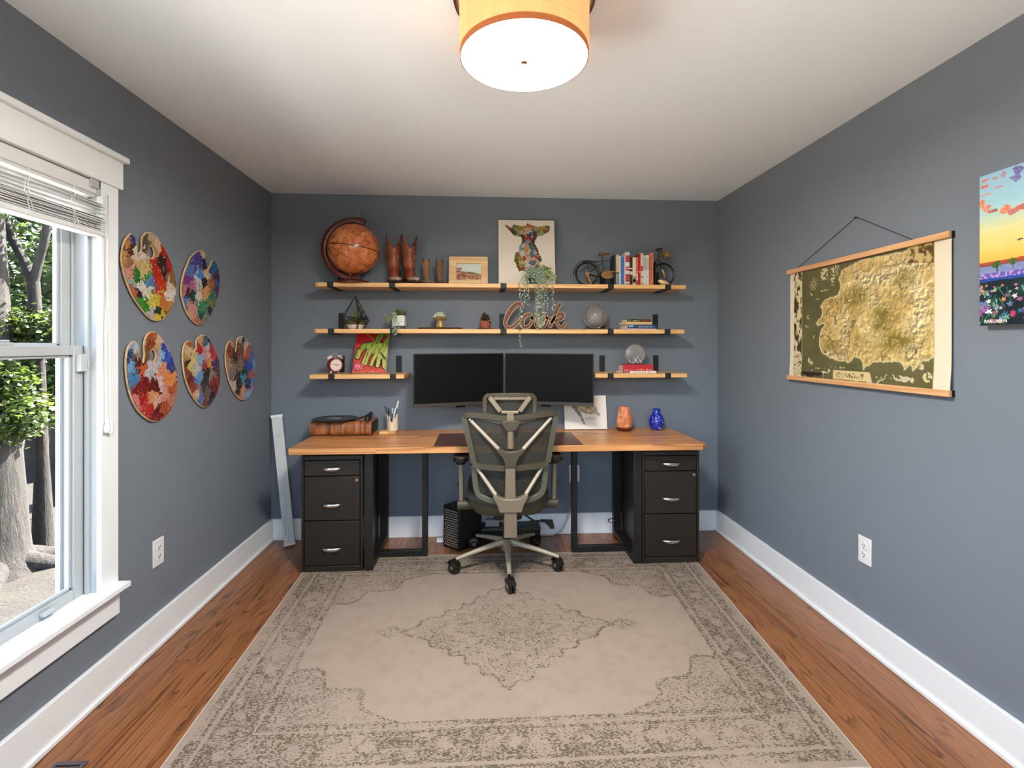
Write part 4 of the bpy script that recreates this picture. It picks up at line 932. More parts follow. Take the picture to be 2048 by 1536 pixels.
# ------------------------------------------------------------------ monitors
def monitor(sgn, label):
    xin, yin = 1.636 + sgn * .0035, -.115; xo, yo = (1.037, -.325) if sgn < 0 else (2.221, -.325)
    a = Vector((xin, yin, 0)); b = Vector((xo, yo, 0)); d = (b - a); w = d.length; d.normalize()
    nrm = Vector((d.y, -d.x, 0)); nrm = nrm if nrm.y < 0 else -nrm                  # towards the room
    z0, z1 = .962, 1.314
    Mx = Matrix(((d.x, -nrm.x, 0, a.x), (d.y, -nrm.y, 0, a.y), (0, 0, 1, 0), (0, 0, 0, 1)))   # local: x along, y away from the viewer
    t = thing('monitor', label, 'monitor', ((xin + xo) / 2, (yin + yo) / 2, z0), 'pair of monitors')
    build('housing', MB().box(.0015, w, 0, .018, z0, z1, Mx).prism(rrect(w * .22, w * .78, z0 + .06, z1 - .08, .03), 'y', .018, .045, Mx), M['monitor'], t, bevel=.002)
    build('screen', MB().box(.006, w - .005, -.0012, .001, z0 + .024, z1 - .006, Mx), M['screen'], t, smooth=0)
    build('chin', MB().box(.003, w - .001, -.002, .004, z0 + .001, z0 + .021, Mx), M['chin'], t, bevel=.001)
    c = w * .45 if sgn < 0 else w * .43
    build('sensor_tab', MB().prism([(c + .057, z0 - .012), (c - .0, z0 - .012), (c - .008, z0 + .001), (c + .063, z0 + .001)], 'y', .001, .012, Mx), M['screen'], t)
    m = (a + b) / 2; q = m - nrm * .045
    build('mount_arm', MB().box(w * .5 - .05, w * .5 + .05, .04, .052, 1.09, 1.19, Mx).tube([(q.x, q.y, 1.14), (q.x - sgn * .05, -.07, 1.14), (1.637 + sgn * .18, -.012, 1.14)], .016, 10).box(1.637 + sgn * .18 - .03, 1.637 + sgn * .18 + .03, -.012, -.0005, 1.09, 1.19), M['black'], t)
    return t
monitor(-1, 'wide black monitor nearer the record player, angled inward, switched off')
monitor(1, 'wide black monitor in front of the turtle canvas, angled inward, switched off')

# ------------------------------------------------------------------ things on the desk
DZ = .766
t = thing('desk_pad', 'dark brown leather desk pad on the middle of the desk', 'desk pad', (1.64, -.4, DZ))
build('pad', MB().prism(rrect(1.192, 2.092, -.612, -.188, .006), 'z', DZ, DZ + .003), M['leather'], t, bevel=.001)
def record_player():
    x0, x1, yf, yb, z0, z1 = .345, .745, -.24, -.016, DZ + .004, .862
    t = thing('record_player', 'walnut turntable with rounded front and dark end panel, on the desk end nearest the window', 'record player', ((x0 + x1) / 2, (yf + yb) / 2, DZ))
    prof = rrect(yf, yb, z0, z1, .030, 8)
    build('cabinet', MB().prism(prof, 'x', x0, x1), M['walnut'], t, bevel=.002, smooth=40)
    pin = rrect(yf + .007, yb - .007, z0 + .007, z1 - .007, .025, 8)
    build('end_panel', MB().prism(pin, 'x', x1 - .001, x1 + .0015), M['black'], t, smooth=0); build('end_panel', MB().prism(pin, 'x', x0 - .0015, x0 + .001), M['black'], t, smooth=0)
    build('foot', MB().box(x0 + .02, x1 - .02, yf + .04, yb - .04, DZ, z0 + .001), M['rubber'], t)
    cx, cy = .487, -.155
    build('platter', MB().lathe([(0, z1), (.118, z1), (.122, z1 + .004), (.122, z1 + .0095), (0, z1 + .0095)], (cx, cy, 0), 48), M['black'], t)
    ta = build('tonearm', MB().tube([(.700, -.088, z1 + .026), (.695, -.14, z1 + .026), (.676, -.19, z1 + .022), (.652, -.215, z1 + .019)], .0045, 8).box(.640, .662, -.226, -.208, z1 + .0125, z1 + .024).cyl((.701, -.088, z1), (.701, -.088, z1 + .030), .017).cyl((.701, -.066, z1 + .027), (.702, -.045, z1 + .028), .013), M['black'], t)
    build('arm_rest', MB().box(.708, .722, -.16, -.148, z1, z1 + .032).lathe([(0, 0), (.018, 0), (.016, .02), (.010, .03), (0, .031)], (.712, -.205, z1), 16), M['black'], t, bevel=.002)
    r = thing('vinyl_record', 'black vinyl record with a grey label lying on the turntable', 'record', (cx, cy, z1 + .010))
    n = NT('vinyl_grooves'); n.col(L(16, 16, 16)); n.b.inputs['Roughness'].default_value = .32
    gx = n.new('ShaderNodeTexWave', wave_type='RINGS', rings_direction='Z'); gx.inputs['Scale'].default_value = 60; n.link(n.coord(), gx.inputs['Vector']); n.bump(gx.outputs['Fac'], .3, .001)
    build('disc', MB().lathe([(0, z1 + .010), (.148, z1 + .010), (.1495, z1 + .0112), (.148, z1 + .0125), (.05, z1 + .012), (0, z1 + .012)], (cx, cy, 0), 64), n.m, r)
    lm = NT('grey_record_label'); lm.col(lm.ramp(lm.noise(lm.coord(), 90, 3), [(.42, L(70, 62, 58)), (.55, L(176, 164, 152))]))
    build('record_label', MB().lathe([(0, z1 + .0122), (.05, z1 + .0122), (.05, z1 + .0127), (0, z1 + .0127)], (cx, cy, 0), 32), lm.m, r)
    build('spindle', MB().cyl((cx, cy, z1 + .0132), (cx, cy, z1 + .022), .0035), M['chrome'], t)
record_player()
def pencil_cup():
    cx, cy = .862, -.115
    t = thing('wooden_block', 'light square wooden block beside the record player, under the pencil cup', 'wooden block', (cx - .02, cy, DZ))
    build('block', MB().box(.785, .893, -.175, -.07, DZ, DZ + .018), M['shelfw'], t, bevel=.002)
    z0 = DZ + .018
    c = thing('pencil_cup', 'cream pencil cup with a scalloped lobed rim on a wooden block', 'pencil cup', (cx, cy, z0))
    mb = MB(); n = 40; mmm = []
    for i in range(n):
        a = 2 * PI * i / n; top = z0 + .098 + .016 * math.cos(4 * a + .6) - (.05 if abs(((a - 4.71 + PI) % (2 * PI)) - PI) < .28 else 0)
        r0 = .036 + .003 * math.cos(4 * a + .6)
        mb.v += [(cx + r0 * .98 * math.cos(a), cy + r0 * .98 * math.sin(a), z0), (cx + r0 * math.cos(a), cy + r0 * math.sin(a), z0 + .05), (cx + r0 * math.cos(a), cy + r0 * math.sin(a), top), (cx + (r0 - .005) * math.cos(a), cy + (r0 - .005) * math.sin(a), top), (cx + (r0 - .005) * math.cos(a), cy + (r0 - .005) * math.sin(a), z0 + .008)]
    for i in range(n):
        a, b = i * 5, ((i + 1) % n) * 5
        for k in range(4): mb.f.append((a + k, b + k, b + k + 1, a + k + 1))
    mb.f.append(tuple(i * 5 for i in range(n))); mb.f.append(tuple(i * 5 + 4 for i in reversed(range(n)))); mb.mi = [0] * len(mb.f)
    build('cup_body', mb, mat('cream_pottery', L(226, 210, 180), .5, var=.12, vscale=50), c, smooth=60)
    for k, (dx, dy, dz, r, col, lab, cap) in enumerate((
        (-.052, .005, .165, .0052, L(28, 28, 30), 'black pen leaning out of the cup toward the record player', L(40, 40, 46)),
        (-.030, .012, .150, .0050, L(34, 38, 44), 'dark marker standing behind the leftward black pen in the cup', L(24, 26, 30)),
        (-.002, .016, .150, .0048, L(70, 90, 160), 'blue pen standing upright in the middle of the cup', L(196, 206, 226)),
        (.040, .012, .200, .0055, L(26, 26, 26), 'tallest black pen with a white end leaning out of the cup', L(232, 232, 226)),
        (.022, -.004, .150, .0060, L(214, 208, 200), 'silver white pen with rounded top in the cup', L(226, 224, 220)))):
        p = thing('pen', lab, 'pen', (cx + dx * .25, cy + dy * .4, z0 + .008))
        a = Vector((cx - dx * .18, cy + dy * .4, z0 + .009)); b = Vector((cx + dx, cy + dy, z0 + dz)); m = a.lerp(b, .72)
        build('barrel', MB().cyl(a, m, r * .8, r, 10), mat('pen_barrel', col, .3), p); build('cap', MB().tube([m, m.lerp(b, .9), b], [r * 1.08, r * 1.0, r * .5], 10), mat('pen_cap', cap, .3), p)
pencil_cup()
def lean_canvas(name, label, x0, x1, z0, z1, yb, yt, fn, nu, nv, thick=.018, cat='painting'):
    """A canvas standing on its lower edge and leaning back; yb / yt: the front face at its foot / top."""
    t = thing(name, label, cat, ((x0 + x1) / 2, yb, z0))
    ln = math.hypot(z1 - z0, yt - yb); up = Vector((0, yt - yb, z1 - z0)) / ln; nr = Vector((0, -up.z, up.y))
    Mx = Matrix(((1, 0, 0, 0), (0, -nr.y, up.y, yb), (0, -nr.z, up.z, z0 + thick * (yt - yb) / ln), (0, 0, 0, 1)))
    build('stretched_edge', MB().box(x0, x1, 0, thick, .0, ln, Mx), M['canvas_edge'], t)
    A = np.array(Mx)[:3, :3]; T = np.array(Mx)[:3, 3]
    def P(u, v):
        loc = np.stack([x0 + (x1 - x0) * u, -.0007 + 0 * u, ln * (1 - v)], -1); return loc @ A.T + T
    build('painting', painted(P, nu, nv, fn), M['picture'], t, smooth=0)
    return t
def turtle_rgb(u, v):
    X, Y = 125 + u * 1540, 235 + v * 1165; A = lambda *c: np.zeros(u.shape + (3,)) + c
    o = A(238, 230, 217) + 8 * (fbm(u * 5, v * 5, 2) - .47)[..., None]
    n = fbm(X / 60, Y / 60, 5); n2 = vnoise(X / 22, Y / 22, 6)
    a = math.radians(12); dx, dy = X - 960, Y - 690; ex = (dx * math.cos(a) + dy * math.sin(a)) / 400; ey = (-dx * math.sin(a) + dy * math.cos(a)) / 190
    m = np.hypot(ex, ey) < 1; c = mixc(A(206, 178, 134), A(226, 206, 172), n * 2 - .4); c[n2 > .62] = (136, 116, 84); o[m] = c[m]
    m = segd(X, Y, [(1180, 760), (1300, 850), (1380, 900)]) < 62 - .02 * (X - 1180); c = mixc(A(150, 140, 126), A(206, 196, 180), n * 2.4 - .6); o[m] = c[m]
    m = np.abs(np.hypot(X - 1350, Y - 880) - 34) < 7; o[m] = (120, 112, 104)
    for pts, r in (([(470, 600), (600, 780), (720, 960), (830, 1220)], 70), ([(980, 640), (1080, 600)], 40)):
        d = segd(X, Y, pts); rr = r * (1 - .7 * np.clip((Y - 600) / 640, 0, 1)); m = d < rr; c = mixc(A(110, 118, 106), A(198, 198, 182), n * 2.4 - .5); c[n2 > .66] = (58, 62, 58); o[m] = c[m]
        e = np.abs(d - rr) < 8; o[e] = (112, 110, 100)
    m = (np.hypot((X - 1050) / 210, (Y - 1040) / 60) < 1); o[m] = o[m] * .3 + np.array((206, 194, 182)) * .7
    return o
lean_canvas('turtle_canvas', 'small cream canvas painted with a swimming sea turtle, leaning behind the monitor', 2.07, 2.377, DZ, 1.001, -.080, -.028, turtle_rgb, 150, 120)
def salt_lamp():
    cx, cy = 2.486, -.125
    t = thing('salt_lamp', 'orange rock salt lamp on a dark round wooden base, on the desk', 'lamp', (cx, cy, DZ))
    build('base', MB().lathe([(0, DZ), (.046, DZ), (.052, DZ + .008), (.053, DZ + .016), (.048, DZ + .022), (0, DZ + .022)], (cx, cy, 0), 32), M['darkwood'], t)
    mb = MB(); rings = [(0, .047), (.010, .056), (.03, .0585), (.06, .054), (.09, .0475), (.12, .041), (.142, .0365), (.150, .031), (.1515, .015), (.152, .002)]; n_ = 40
    for z, r_ in rings:
        for i in range(n_):
            a = 2 * PI * i / n_; fac = min(1 / max(.2, math.cos(((a + .5 * z * 8) % (2 * PI / 7)) - PI / 7)), 1.12) * .95
            k = 1 + .05 * math.sin(3 * a + 40 * z) + .03 * math.sin(7 * a - 60 * z)
            mb.v.append((cx + r_ * fac * k * math.cos(a), cy + r_ * fac * k * math.sin(a), DZ + .020 + z))
    for q in range(len(rings) - 1):
        for i in range(n_): mb.f.append((q * n_ + i, q * n_ + (i + 1) % n_, (q + 1) * n_ + (i + 1) % n_, (q + 1) * n_ + i))
    mb.f += [tuple(range(n_)), tuple(range((len(rings) - 1) * n_, len(rings) * n_))]; mb.mi = [0] * len(mb.f)
    n = NT('pink_rock_salt'); f = n.noise(n.coord(), 34, 4, .6, .6); n.col(n.ramp(f, [(.3, L(196, 104, 56)), (.55, L(226, 146, 96)), (.72, L(240, 186, 146))])); n.b.inputs['Roughness'].default_value = .55
    n.b.inputs['Subsurface Weight'].default_value = .25; n.b.inputs['Subsurface Radius'].default_value = (.03, .012, .006); n.bump(f, .6, .006)
    build('salt_rock', mb, n.m, t, smooth=25)
salt_lamp()
def vase():
    cx, cy = 2.724, -.112
    t = thing('glass_vase', 'small cobalt blue bottle vase with white flecks, on the right desk end', 'vase', (cx, cy, DZ))
    t['label'] = 'small cobalt blue bottle vase with white flecks, at the far desk end'
    n = NT('cobalt_flecked_glass'); f = n.noise(n.coord((1, 1, .7)), 60, 3, .65, 1.2); n.col(n.ramp(f, [(.5, L(14, 34, 150)), (.6, L(38, 70, 190)), (.68, L(196, 206, 240))]))
    n.b.inputs['Roughness'].default_value = .14; n.b.inputs['Coat Weight'].default_value = .5
    build('vase_body', MB().lathe([(0, DZ), (.036, DZ), (.046, DZ + .012), (.0535, DZ + .045), (.053, DZ + .07), (.044, DZ + .098), (.030, DZ + .118), (.0265, DZ + .128), (.0275, DZ + .151), (.024, DZ + .151), (.022, DZ + .128), (.030, DZ + .11), (0, DZ + .02)], (cx, cy, 0), 36), n.m, t, smooth=60)
vase()

# ------------------------------------------------------------------ shelves
SD = .245
def shelf(label, x0, x1, z0, z1, brackets, slope=(0, 0)):
    t = thing('floating_shelf', label, 'shelf', ((x0 + x1) / 2, 0, z0), 'wooden shelves over the desk')
    build('board', MB().prism([(x0, -SD), (x1, -SD), (x1 + slope[1], -.001), (x0 + slope[0], -.001)], 'z', z0, z1 - .0007), M['shelfw'], t, bevel=.0035)
    for b in brackets:
        w = .020
        m = MB().box(b - w, b + w, -SD - .004, -.001, z0 - .005, z0 + .0005).box(b - w, b + w, -SD - .005, -SD + .0005, z0 - .005, z1 + .002)
        m.box(b - w, b + w, -.006, -.0005, z1 + .0005, z1 + .118)
        build('bracket', m, M['bracket'], t, bevel=.0012)
    return t
shelf('longest wooden shelf, the topmost, holding the globe, boots and canvas', .382, 2.884, 1.757, 1.786, (.480, .884, 1.625, 2.359, 2.757))
shelf('long wooden middle shelf holding the lettering sign and small plants', .375, 2.874, 1.449, 1.4785, (.486, .890, 1.625, 2.357, 2.753))
shelf('short wooden shelf with the alarm clock, beside the monitors', .345, .962, 1.1465, 1.177, (.488, .889), (.0, .012))
shelf('short wooden shelf with the red book, beside the monitors', 2.250, 2.893, 1.1465, 1.177, (2.357, 2.757), (.012, 0))
Z1, Z2, Z3 = 1.786, 1.4785, 1.177

# ---- globe
def globe():
    cx, cy, cz, r = .615, -.178, 2.018, .170
    t = thing('desk_globe', 'antique orange globe on a dark wooden half-ring stand', 'globe', (cx, cy, Z1))
    tilt = Matrix.Translation((cx, cy, cz)) @ Matrix.Rotation(math.radians(7), 4, 'Y')
    n = NT('antique_globe_map'); v = n.coord(); f = n.noise(v, 9, 6, .6, .3); e = n.noise(v, 9, 6, .6, .3)
    land = n.ramp(f, [(.50, (0, 0, 0, 1)), (.53, (1, 1, 1, 1))]); coast = n.ramp(f, [(.485, (0, 0, 0, 1)), (.515, (1, 1, 1, 1)), (.55, (0, 0, 0, 1))])
    base = n.ramp(n.noise(v, 22, 4), [(.3, L(202, 106, 54)), (.7, L(236, 152, 90))])
    c = n.mix(n.math('MULTIPLY', land, .5), base, L(206, 110, 58)); c = n.mix(n.math('MULTIPLY', coast, .65), c, L(112, 42, 18))
    c = n.mix(n.math('MULTIPLY', n.ramp(n.noise(v, 70, 3), [(.60, (0, 0, 0, 1)), (.68, (1, 1, 1, 1))]), .35), c, L(110, 44, 20))
    n.col(c); n.b.inputs['Roughness'].default_value = .22; n.b.inputs['Coat Weight'].default_value = .3
    build('globe_ball', MB().ball((cx, cy, cz), r, 48, 32, M=Matrix.Rotation(math.radians(7), 3, 'Y')), n.m, t, smooth=60)
    build('equator_band', MB().lathe([(r - .001, -.003), (r + .0008, -.003), (r + .0008, .003), (r - .001, .003)], (0, 0, 0), 64, tilt), M['mahog'], t)
    arc = []
    for a in np.linspace(math.radians(74), math.radians(290), 40): arc.append(tilt @ Vector((math.cos(a) * (r + .0255), 0, math.sin(a) * (r + .0255))))
    build('meridian_arm', MB().tube(arc, .0185, 8, prof=[(.75, 1), (1, .8), (1, -.8), (.75, -1), (-.75, -1), (-1, -.8), (-1, .8), (-.75, 1)], up=(0, 1, 0)), M['mahog'], t, smooth=40)
    top = tilt @ Vector((0, 0, r)); 
    build('finial', MB().lathe([(.006, -.012), (.006, .046), (.011, .05), (.011, .056), (.005, .06), (.009, .07), (.005, .08), (.0035, .096), (0, .098)], (0, 0, 0), 14, tilt @ Matrix.Translation((0, 0, r))), M['brass'], t)
    build('lower_pivot', MB().cyl(tilt @ Vector((0, 0, -r - .02)), tilt @ Vector((0, 0, -r + .004)), .007), M['brass'], t)
    build('base', MB().lathe([(0, Z1), (.112, Z1), (.113, Z1 + .006), (.106, Z1 + .012), (.09, Z1 + .016), (.06, Z1 + .026), (.03, Z1 + .030), (0, Z1 + .030)], (cx, cy, 0), 48), M['mahog'], t)
    build('neck', MB().prism([(cx - .03, Z1 + .01), (cx + .05, Z1 + .01), (cx + .04, cz - r - .012), (cx - .02, cz - r - .010)], 'y', cy - .012, cy + .012), M['mahog'], t, bevel=.003)
globe()

# ---- cowboy boots
def boot(label, x, y, h, yaw, cols, group, dip, sc=1.0, cap=None):
    t = thing('cowboy_boot', label, 'boot', (x, y, Z1), group)
    Mx = Matrix.Translation((x, y, Z1)) @ Matrix.Rotation(yaw, 4, 'Z') @ Matrix.Scale(sc, 4)      # local: toe towards -y
    leather, toe, sole = cols
    mb = MB(); n = 28; levels = [(.035, .034, .052, -.010), (.075, .037, .054, -.004), (.11, .037, .046, .006), (.15, .040, .046, .008), (.20, .045, .052, .008), (.26, .050, .056, .006), (h, .053, .058, .004)]
    for rev in (0, 1):
        for (z, rx, ry, yo) in (levels if not rev else levels[::-1][:3]):
            for i in range(n):
                a = 2 * PI * i / n; k = .004 if rev else 0
                zz = z - (dip * (abs(math.sin(a)) ** 1.6 if z == h else 0)) * 1.0
                mb.v.append(Mx @ Vector(((rx - k) * math.cos(a), (ry - k) * math.sin(a) + yo, zz)))
    m = len(mb.v) // n
    for r in range(m - 1):
        for i in range(n): mb.f.append((r * n + i, r * n + (i + 1) % n, (r + 1) * n + (i + 1) % n, (r + 1) * n + i))
    mb.f.append(tuple(range(n))); mb.mi = [0] * len(mb.f)
    build('shaft', mb, leather, t, smooth=60)
    ft = MB(); rings = []; n = 16
    prof = [(.045, .034, .020, .058), (.02, .036, .030, .050), (-.02, .038, .030, .044), (-.06, .040, .024, .036), (-.10, .040, .019, .030), (-.135, .033, .016, .027), (-.165, .021, .012, .023), (-.185, .008, .007, .019)]
    for (yy, rx, rz, zc) in prof:
        for i in range(n): a = 2 * PI * i / n; ft.v.append(Mx @ Vector((rx * math.cos(a), yy, max(.0085, zc + rz * math.sin(a)))))
    for r in range(len(prof) - 1):
        for i in range(n): ft.f.append((r * n + i, r * n + (i + 1) % n, (r + 1) * n + (i + 1) % n, (r + 1) * n + i))
    ft.f += [tuple(range(n)), tuple(range((len(prof) - 1) * n, len(prof) * n))]; ft.mi = [0] * len(ft.f)
    build('foot', ft, toe, t, smooth=60)
    if cap:
        tc = MB(); cprof = [(-.088, .0408, .0202, .032)] + [(yy, rx * 1.015, rz * 1.02, zc) for (yy, rx, rz, zc) in prof[4:]]
        for (yy, rx, rz, zc) in cprof:
            for i in range(n): a = 2 * PI * i / n; tc.v.append(Mx @ Vector((rx * math.cos(a), yy - .0008, max(.0095, zc + rz * math.sin(a)))))
        for r in range(len(cprof) - 1):
            for i in range(n): tc.f.append((r * n + i, r * n + (i + 1) % n, (r + 1) * n + (i + 1) % n, (r + 1) * n + i))
        tc.f.append(tuple(range((len(cprof) - 1) * n, len(cprof) * n))); tc.mi = [0] * len(tc.f)
        build('toe_cap', tc, cap, t, smooth=60)
    ol = poly_smooth([(.034, .045), (.0, .058), (-.034, .045), (-.038, -.02), (-.043, -.10), (-.034, -.15), (0, -.195), (.034, -.15), (.043, -.10), (.038, -.02)], 3)
    s = MB().prism(ol, 'z', .004, .011, Mx); s.prism(poly_smooth([(.032, .04), (0, .054), (-.032, .04), (-.03, -.01), (.03, -.01)], 3), 'z', 0, .034, Mx)
    build('sole', s, sole, t, smooth=40)
    for sg in (-1, 1): build('pull_strap', MB().tube([Mx @ Vector((sg * .051, .004 + q * .014, h - .05)) for q in (0, 0)][:1] + [Mx @ Vector((sg * .051, .004, h - .03)), Mx @ Vector((sg * .052, .004, h + .006)), Mx @ Vector((sg * .047, .004, h - .025))], .006 * sc, 8, prof=[(1.3, .3), (1.3, -.3), (-1.3, -.3), (-1.3, .3)], up=Mx.to_3x3() @ Vector((1, 0, 0))), sole, t)
def stitched():
    n = NT('stitched_red_leather'); v = n.coord((1, 1, .55)); f = n.noise(v, 30, 2, .5, 1.6)
    w = n.math('ABSOLUTE', n.math('SUBTRACT', n.math('FRACT', n.math('MULTIPLY', f, 6)), .5)); st = n.ramp(w, [(.05, (1, 1, 1, 1)), (.11, (0, 0, 0, 1))])
    base = n.ramp(n.noise(n.coord(), 14, 3), [(.35, L(104, 40, 22)), (.65, L(160, 76, 42))])
    sx = n.new('ShaderNodeSeparateXYZ'); n.link(n.coord(), sx.inputs[0]); hi = n.math('GREATER_THAN', sx.outputs[2], .12)
    n.col(n.mix(n.math('MULTIPLY', n.math('MULTIPLY', st, hi), .75), base, L(206, 150, 106))); n.b.inputs['Roughness'].default_value = .38; n.bump(st, .25, .003)
    return n.m
snake = mat('grey_snakeskin', L(172, 146, 124), .45, var=.4, vscale=220)
red = (stitched(), mat('brown_boot_vamp', L(150, 82, 52), .4, var=.3, vscale=40), mat('dark_boot_sole', L(46, 26, 18), .5))
boot('larger red brown stitched cowboy boot nearest the globe', .868, -.10, .348, .34, red, 'pair of big cowboy boots', .10, 1, snake)
boot('larger red brown stitched cowboy boot, farther from the globe', .978, -.105, .346, .42, red, 'pair of big cowboy boots', .10, 1, snake)
tan = (mat('tan_suede', L(142, 104, 74), .75, var=.2, vscale=50), mat('grey_tan_vamp', L(150, 124, 100), .7, var=.2, vscale=60), red[2])
tan2 = (mat('brown_suede', L(122, 84, 56), .75, var=.2, vscale=50), mat('brown_vamp', L(134, 96, 68), .7), red[2])
boot('small tan cowboy boot beside the big red boots', 1.098, -.13, .358, .75, tan, 'pair of small cowboy boots', .04, .5)
boot('small brown cowboy boot beside the blond picture frame', 1.188, -.13, .352, .45, tan2, 'pair of small cowboy boots', .04, .5)

# ---- framed photo
def photo_frame():
    x0, x1, z0, z1 = 1.250, 1.521, Z1, 1.988; yb, yt = -.135, -.085
    t = thing('picture_frame', 'blond wooden frame with a small sepia landscape photo', 'picture frame', ((x0 + x1) / 2, yb, z0))
    ln = math.hypot(z1 - z0, yt - yb); up = Vector((0, yt - yb, z1 - z0)) / ln; nr = Vector((0, -up.z, up.y))
    Mx = Matrix(((1, 0, 0, 0), (0, -nr.y, up.y, yb), (0, -nr.z, up.z, z0 + .024 * (yt - yb) / ln), (0, 0, 0, 1)))
    a0, a1, b0, b1 = 1.303, 1.473, .036, .158
    build('frame', MB().box(x0, a0, 0, .024, 0, ln, Mx).box(a1, x1, 0, .024, 0, ln, Mx).box(a0, a1, 0, .024, 0, b0, Mx).box(a0, a1, 0, .024, b1, ln, Mx), M['oakframe'], t, bevel=.002)
    def rgb(u, v):
        A = lambda *c: np.zeros(u.shape + (3,)) + c
        o = A(214, 220, 210); hz = .42 + .26 * u + .03 * np.sin(u * 7); n = fbm(u * 12, v * 12, 4); m = v > hz
        g = mixc(A(120, 72, 50), A(212, 158, 120), n * 2.6 - .7); o[m] = g[m]; m = (np.abs(v - hz) < .05) ; o[m] = mixc(A(96, 78, 64), A(150, 120, 100), n * 2)[m]
        m = (u < .2) & (v > .12 + .3 * fbm(u * 30, v * 3, 5)) & (v < hz) & (vnoise(u * 26, v * 14, 7) > .42); o[m] = (150, 104, 92)
        return o
    A_ = np.array(Mx)[:3, :3]; T_ = np.array(Mx)[:3, 3]
    build('photo', painted(lambda u, v: np.stack([a0 + (a1 - a0) * u, .0125 + 0 * u, b1 + (b0 - b1) * v], -1) @ A_.T + T_, 70, 50, rgb), M['picture'], t, smooth=0)
    build('glass_cover', MB().add([Mx @ Vector(q) for q in ((a0, .0105, b0), (a1, .0105, b0), (a1, .0105, b1), (a0, .0105, b1))], [(0, 1, 2, 3)]), M['pane'], t, smooth=0)
    build('back_board', MB().box(a0, a1, .014, .02, b0, b1, Mx), M['black'], t)
photo_frame()

# ---- canvas with the colourful animal head
def animal_rgb(u, v):
    X, Y = 120 + u * 1150, 80 + v * 1365
    o = np.zeros(u.shape + (3,)) + (236, 226, 208) + 6 * (fbm(u * 4, v * 4, 2) - .47)[..., None]
    P = [(240, 190), (300, 190), (345, 215), (380, 235), (430, 175), (560, 205), (690, 205), (700, 150), (770, 165), (830, 190), (900, 215), (1000, 200), (1130, 180), (1190, 200), (1165, 300), (1040, 390), (920, 425), (870, 500), (860, 590), (905, 640), (950, 800), (990, 840), (1000, 930), (960, 970), (930, 1130), (820, 1150), (700, 1125), (530, 1150), (480, 1060), (470, 975), (435, 960), (440, 850), (470, 770), (530, 740), (545, 630), (590, 560), (600, 490), (585, 430), (440, 408), (350, 310)]
    it = [(270,225,(150,70,50)),(320,215,(206,120,110)),(420,340,(96,60,36)),(370,280,(130,70,40)),(480,290,(150,176,130)),(440,220,(120,110,80)),(600,240,(160,140,40)),(540,240,(150,140,60)),(520,370,(150,160,90)),(750,250,(226,160,70)),(720,185,(206,90,90)),(800,205,(206,130,120)),(1000,230,(190,170,70)),(1150,210,(110,116,60)),(1080,310,(140,66,34)),(1010,290,(190,150,80)),(930,320,(96,124,60)),(960,380,(150,176,130)),(900,270,(160,170,120)),(650,330,(224,170,140)),(690,290,(214,190,150)),(770,375,(40,70,100)),(760,325,(190,206,206)),(810,400,(206,212,214)),(860,345,(92,34,24)),(680,465,(186,70,40)),(785,465,(176,40,30)),(840,430,(96,30,22)),(625,440,(84,40,26)),(650,540,(70,80,76)),(710,550,(150,156,160)),(770,580,(62,62,60)),(600,600,(124,140,130)),(590,680,(120,160,186)),(625,640,(220,214,206)),(690,690,(226,140,50)),(680,620,(226,170,140)),(820,680,(60,124,130)),(790,780,(50,110,130)),(800,840,(70,120,130)),(860,760,(206,216,206)),(900,730,(120,66,34)),(640,850,(186,36,30)),(560,770,(206,200,160)),(540,870,(150,140,60)),(470,880,(112,92,30)),(500,800,(120,100,40)),(720,870,(226,180,150)),(830,890,(226,176,140)),(900,870,(206,90,50)),(960,890,(104,76,36)),(590,970,(196,192,110)),(560,1020,(160,150,70)),(700,960,(226,206,180)),(790,990,(96,116,140)),(720,1035,(214,216,220)),(880,980,(216,170,160)),(580,1100,(140,54,34)),(800,1075,(196,36,66)),(700,1090,(186,50,40)),(930,1060,(96,44,26)),(500,1040,(112,64,30)),(610,800,(226,220,214)),(740,740,(222,206,190)),(690,780,(220,170,120))]
    wx = X + 26 * (fbm(X / 30, Y / 30, 5) - .47); wy = Y + 26 * (fbm(X / 30 + 4, Y / 30, 7) - .47)
    m = inpoly(wx, wy, P); c, _ = daubs(X, Y, it, 70, 21, .9, .6); o[m] = c[m]
    n = vnoise(X / 10, Y / 34, 9); m = (segd(X, Y, [(690, 170), (800, 180)]) < 55) & (n > .72); o[m] = (196, 90, 90)
    return o
lean_canvas('animal_canvas', 'cream canvas with a many coloured animal head with wide ears, on the top shelf', 1.598, 1.999, Z1, 2.264, -.105, -.034, animal_rgb, 170, 200, .02)

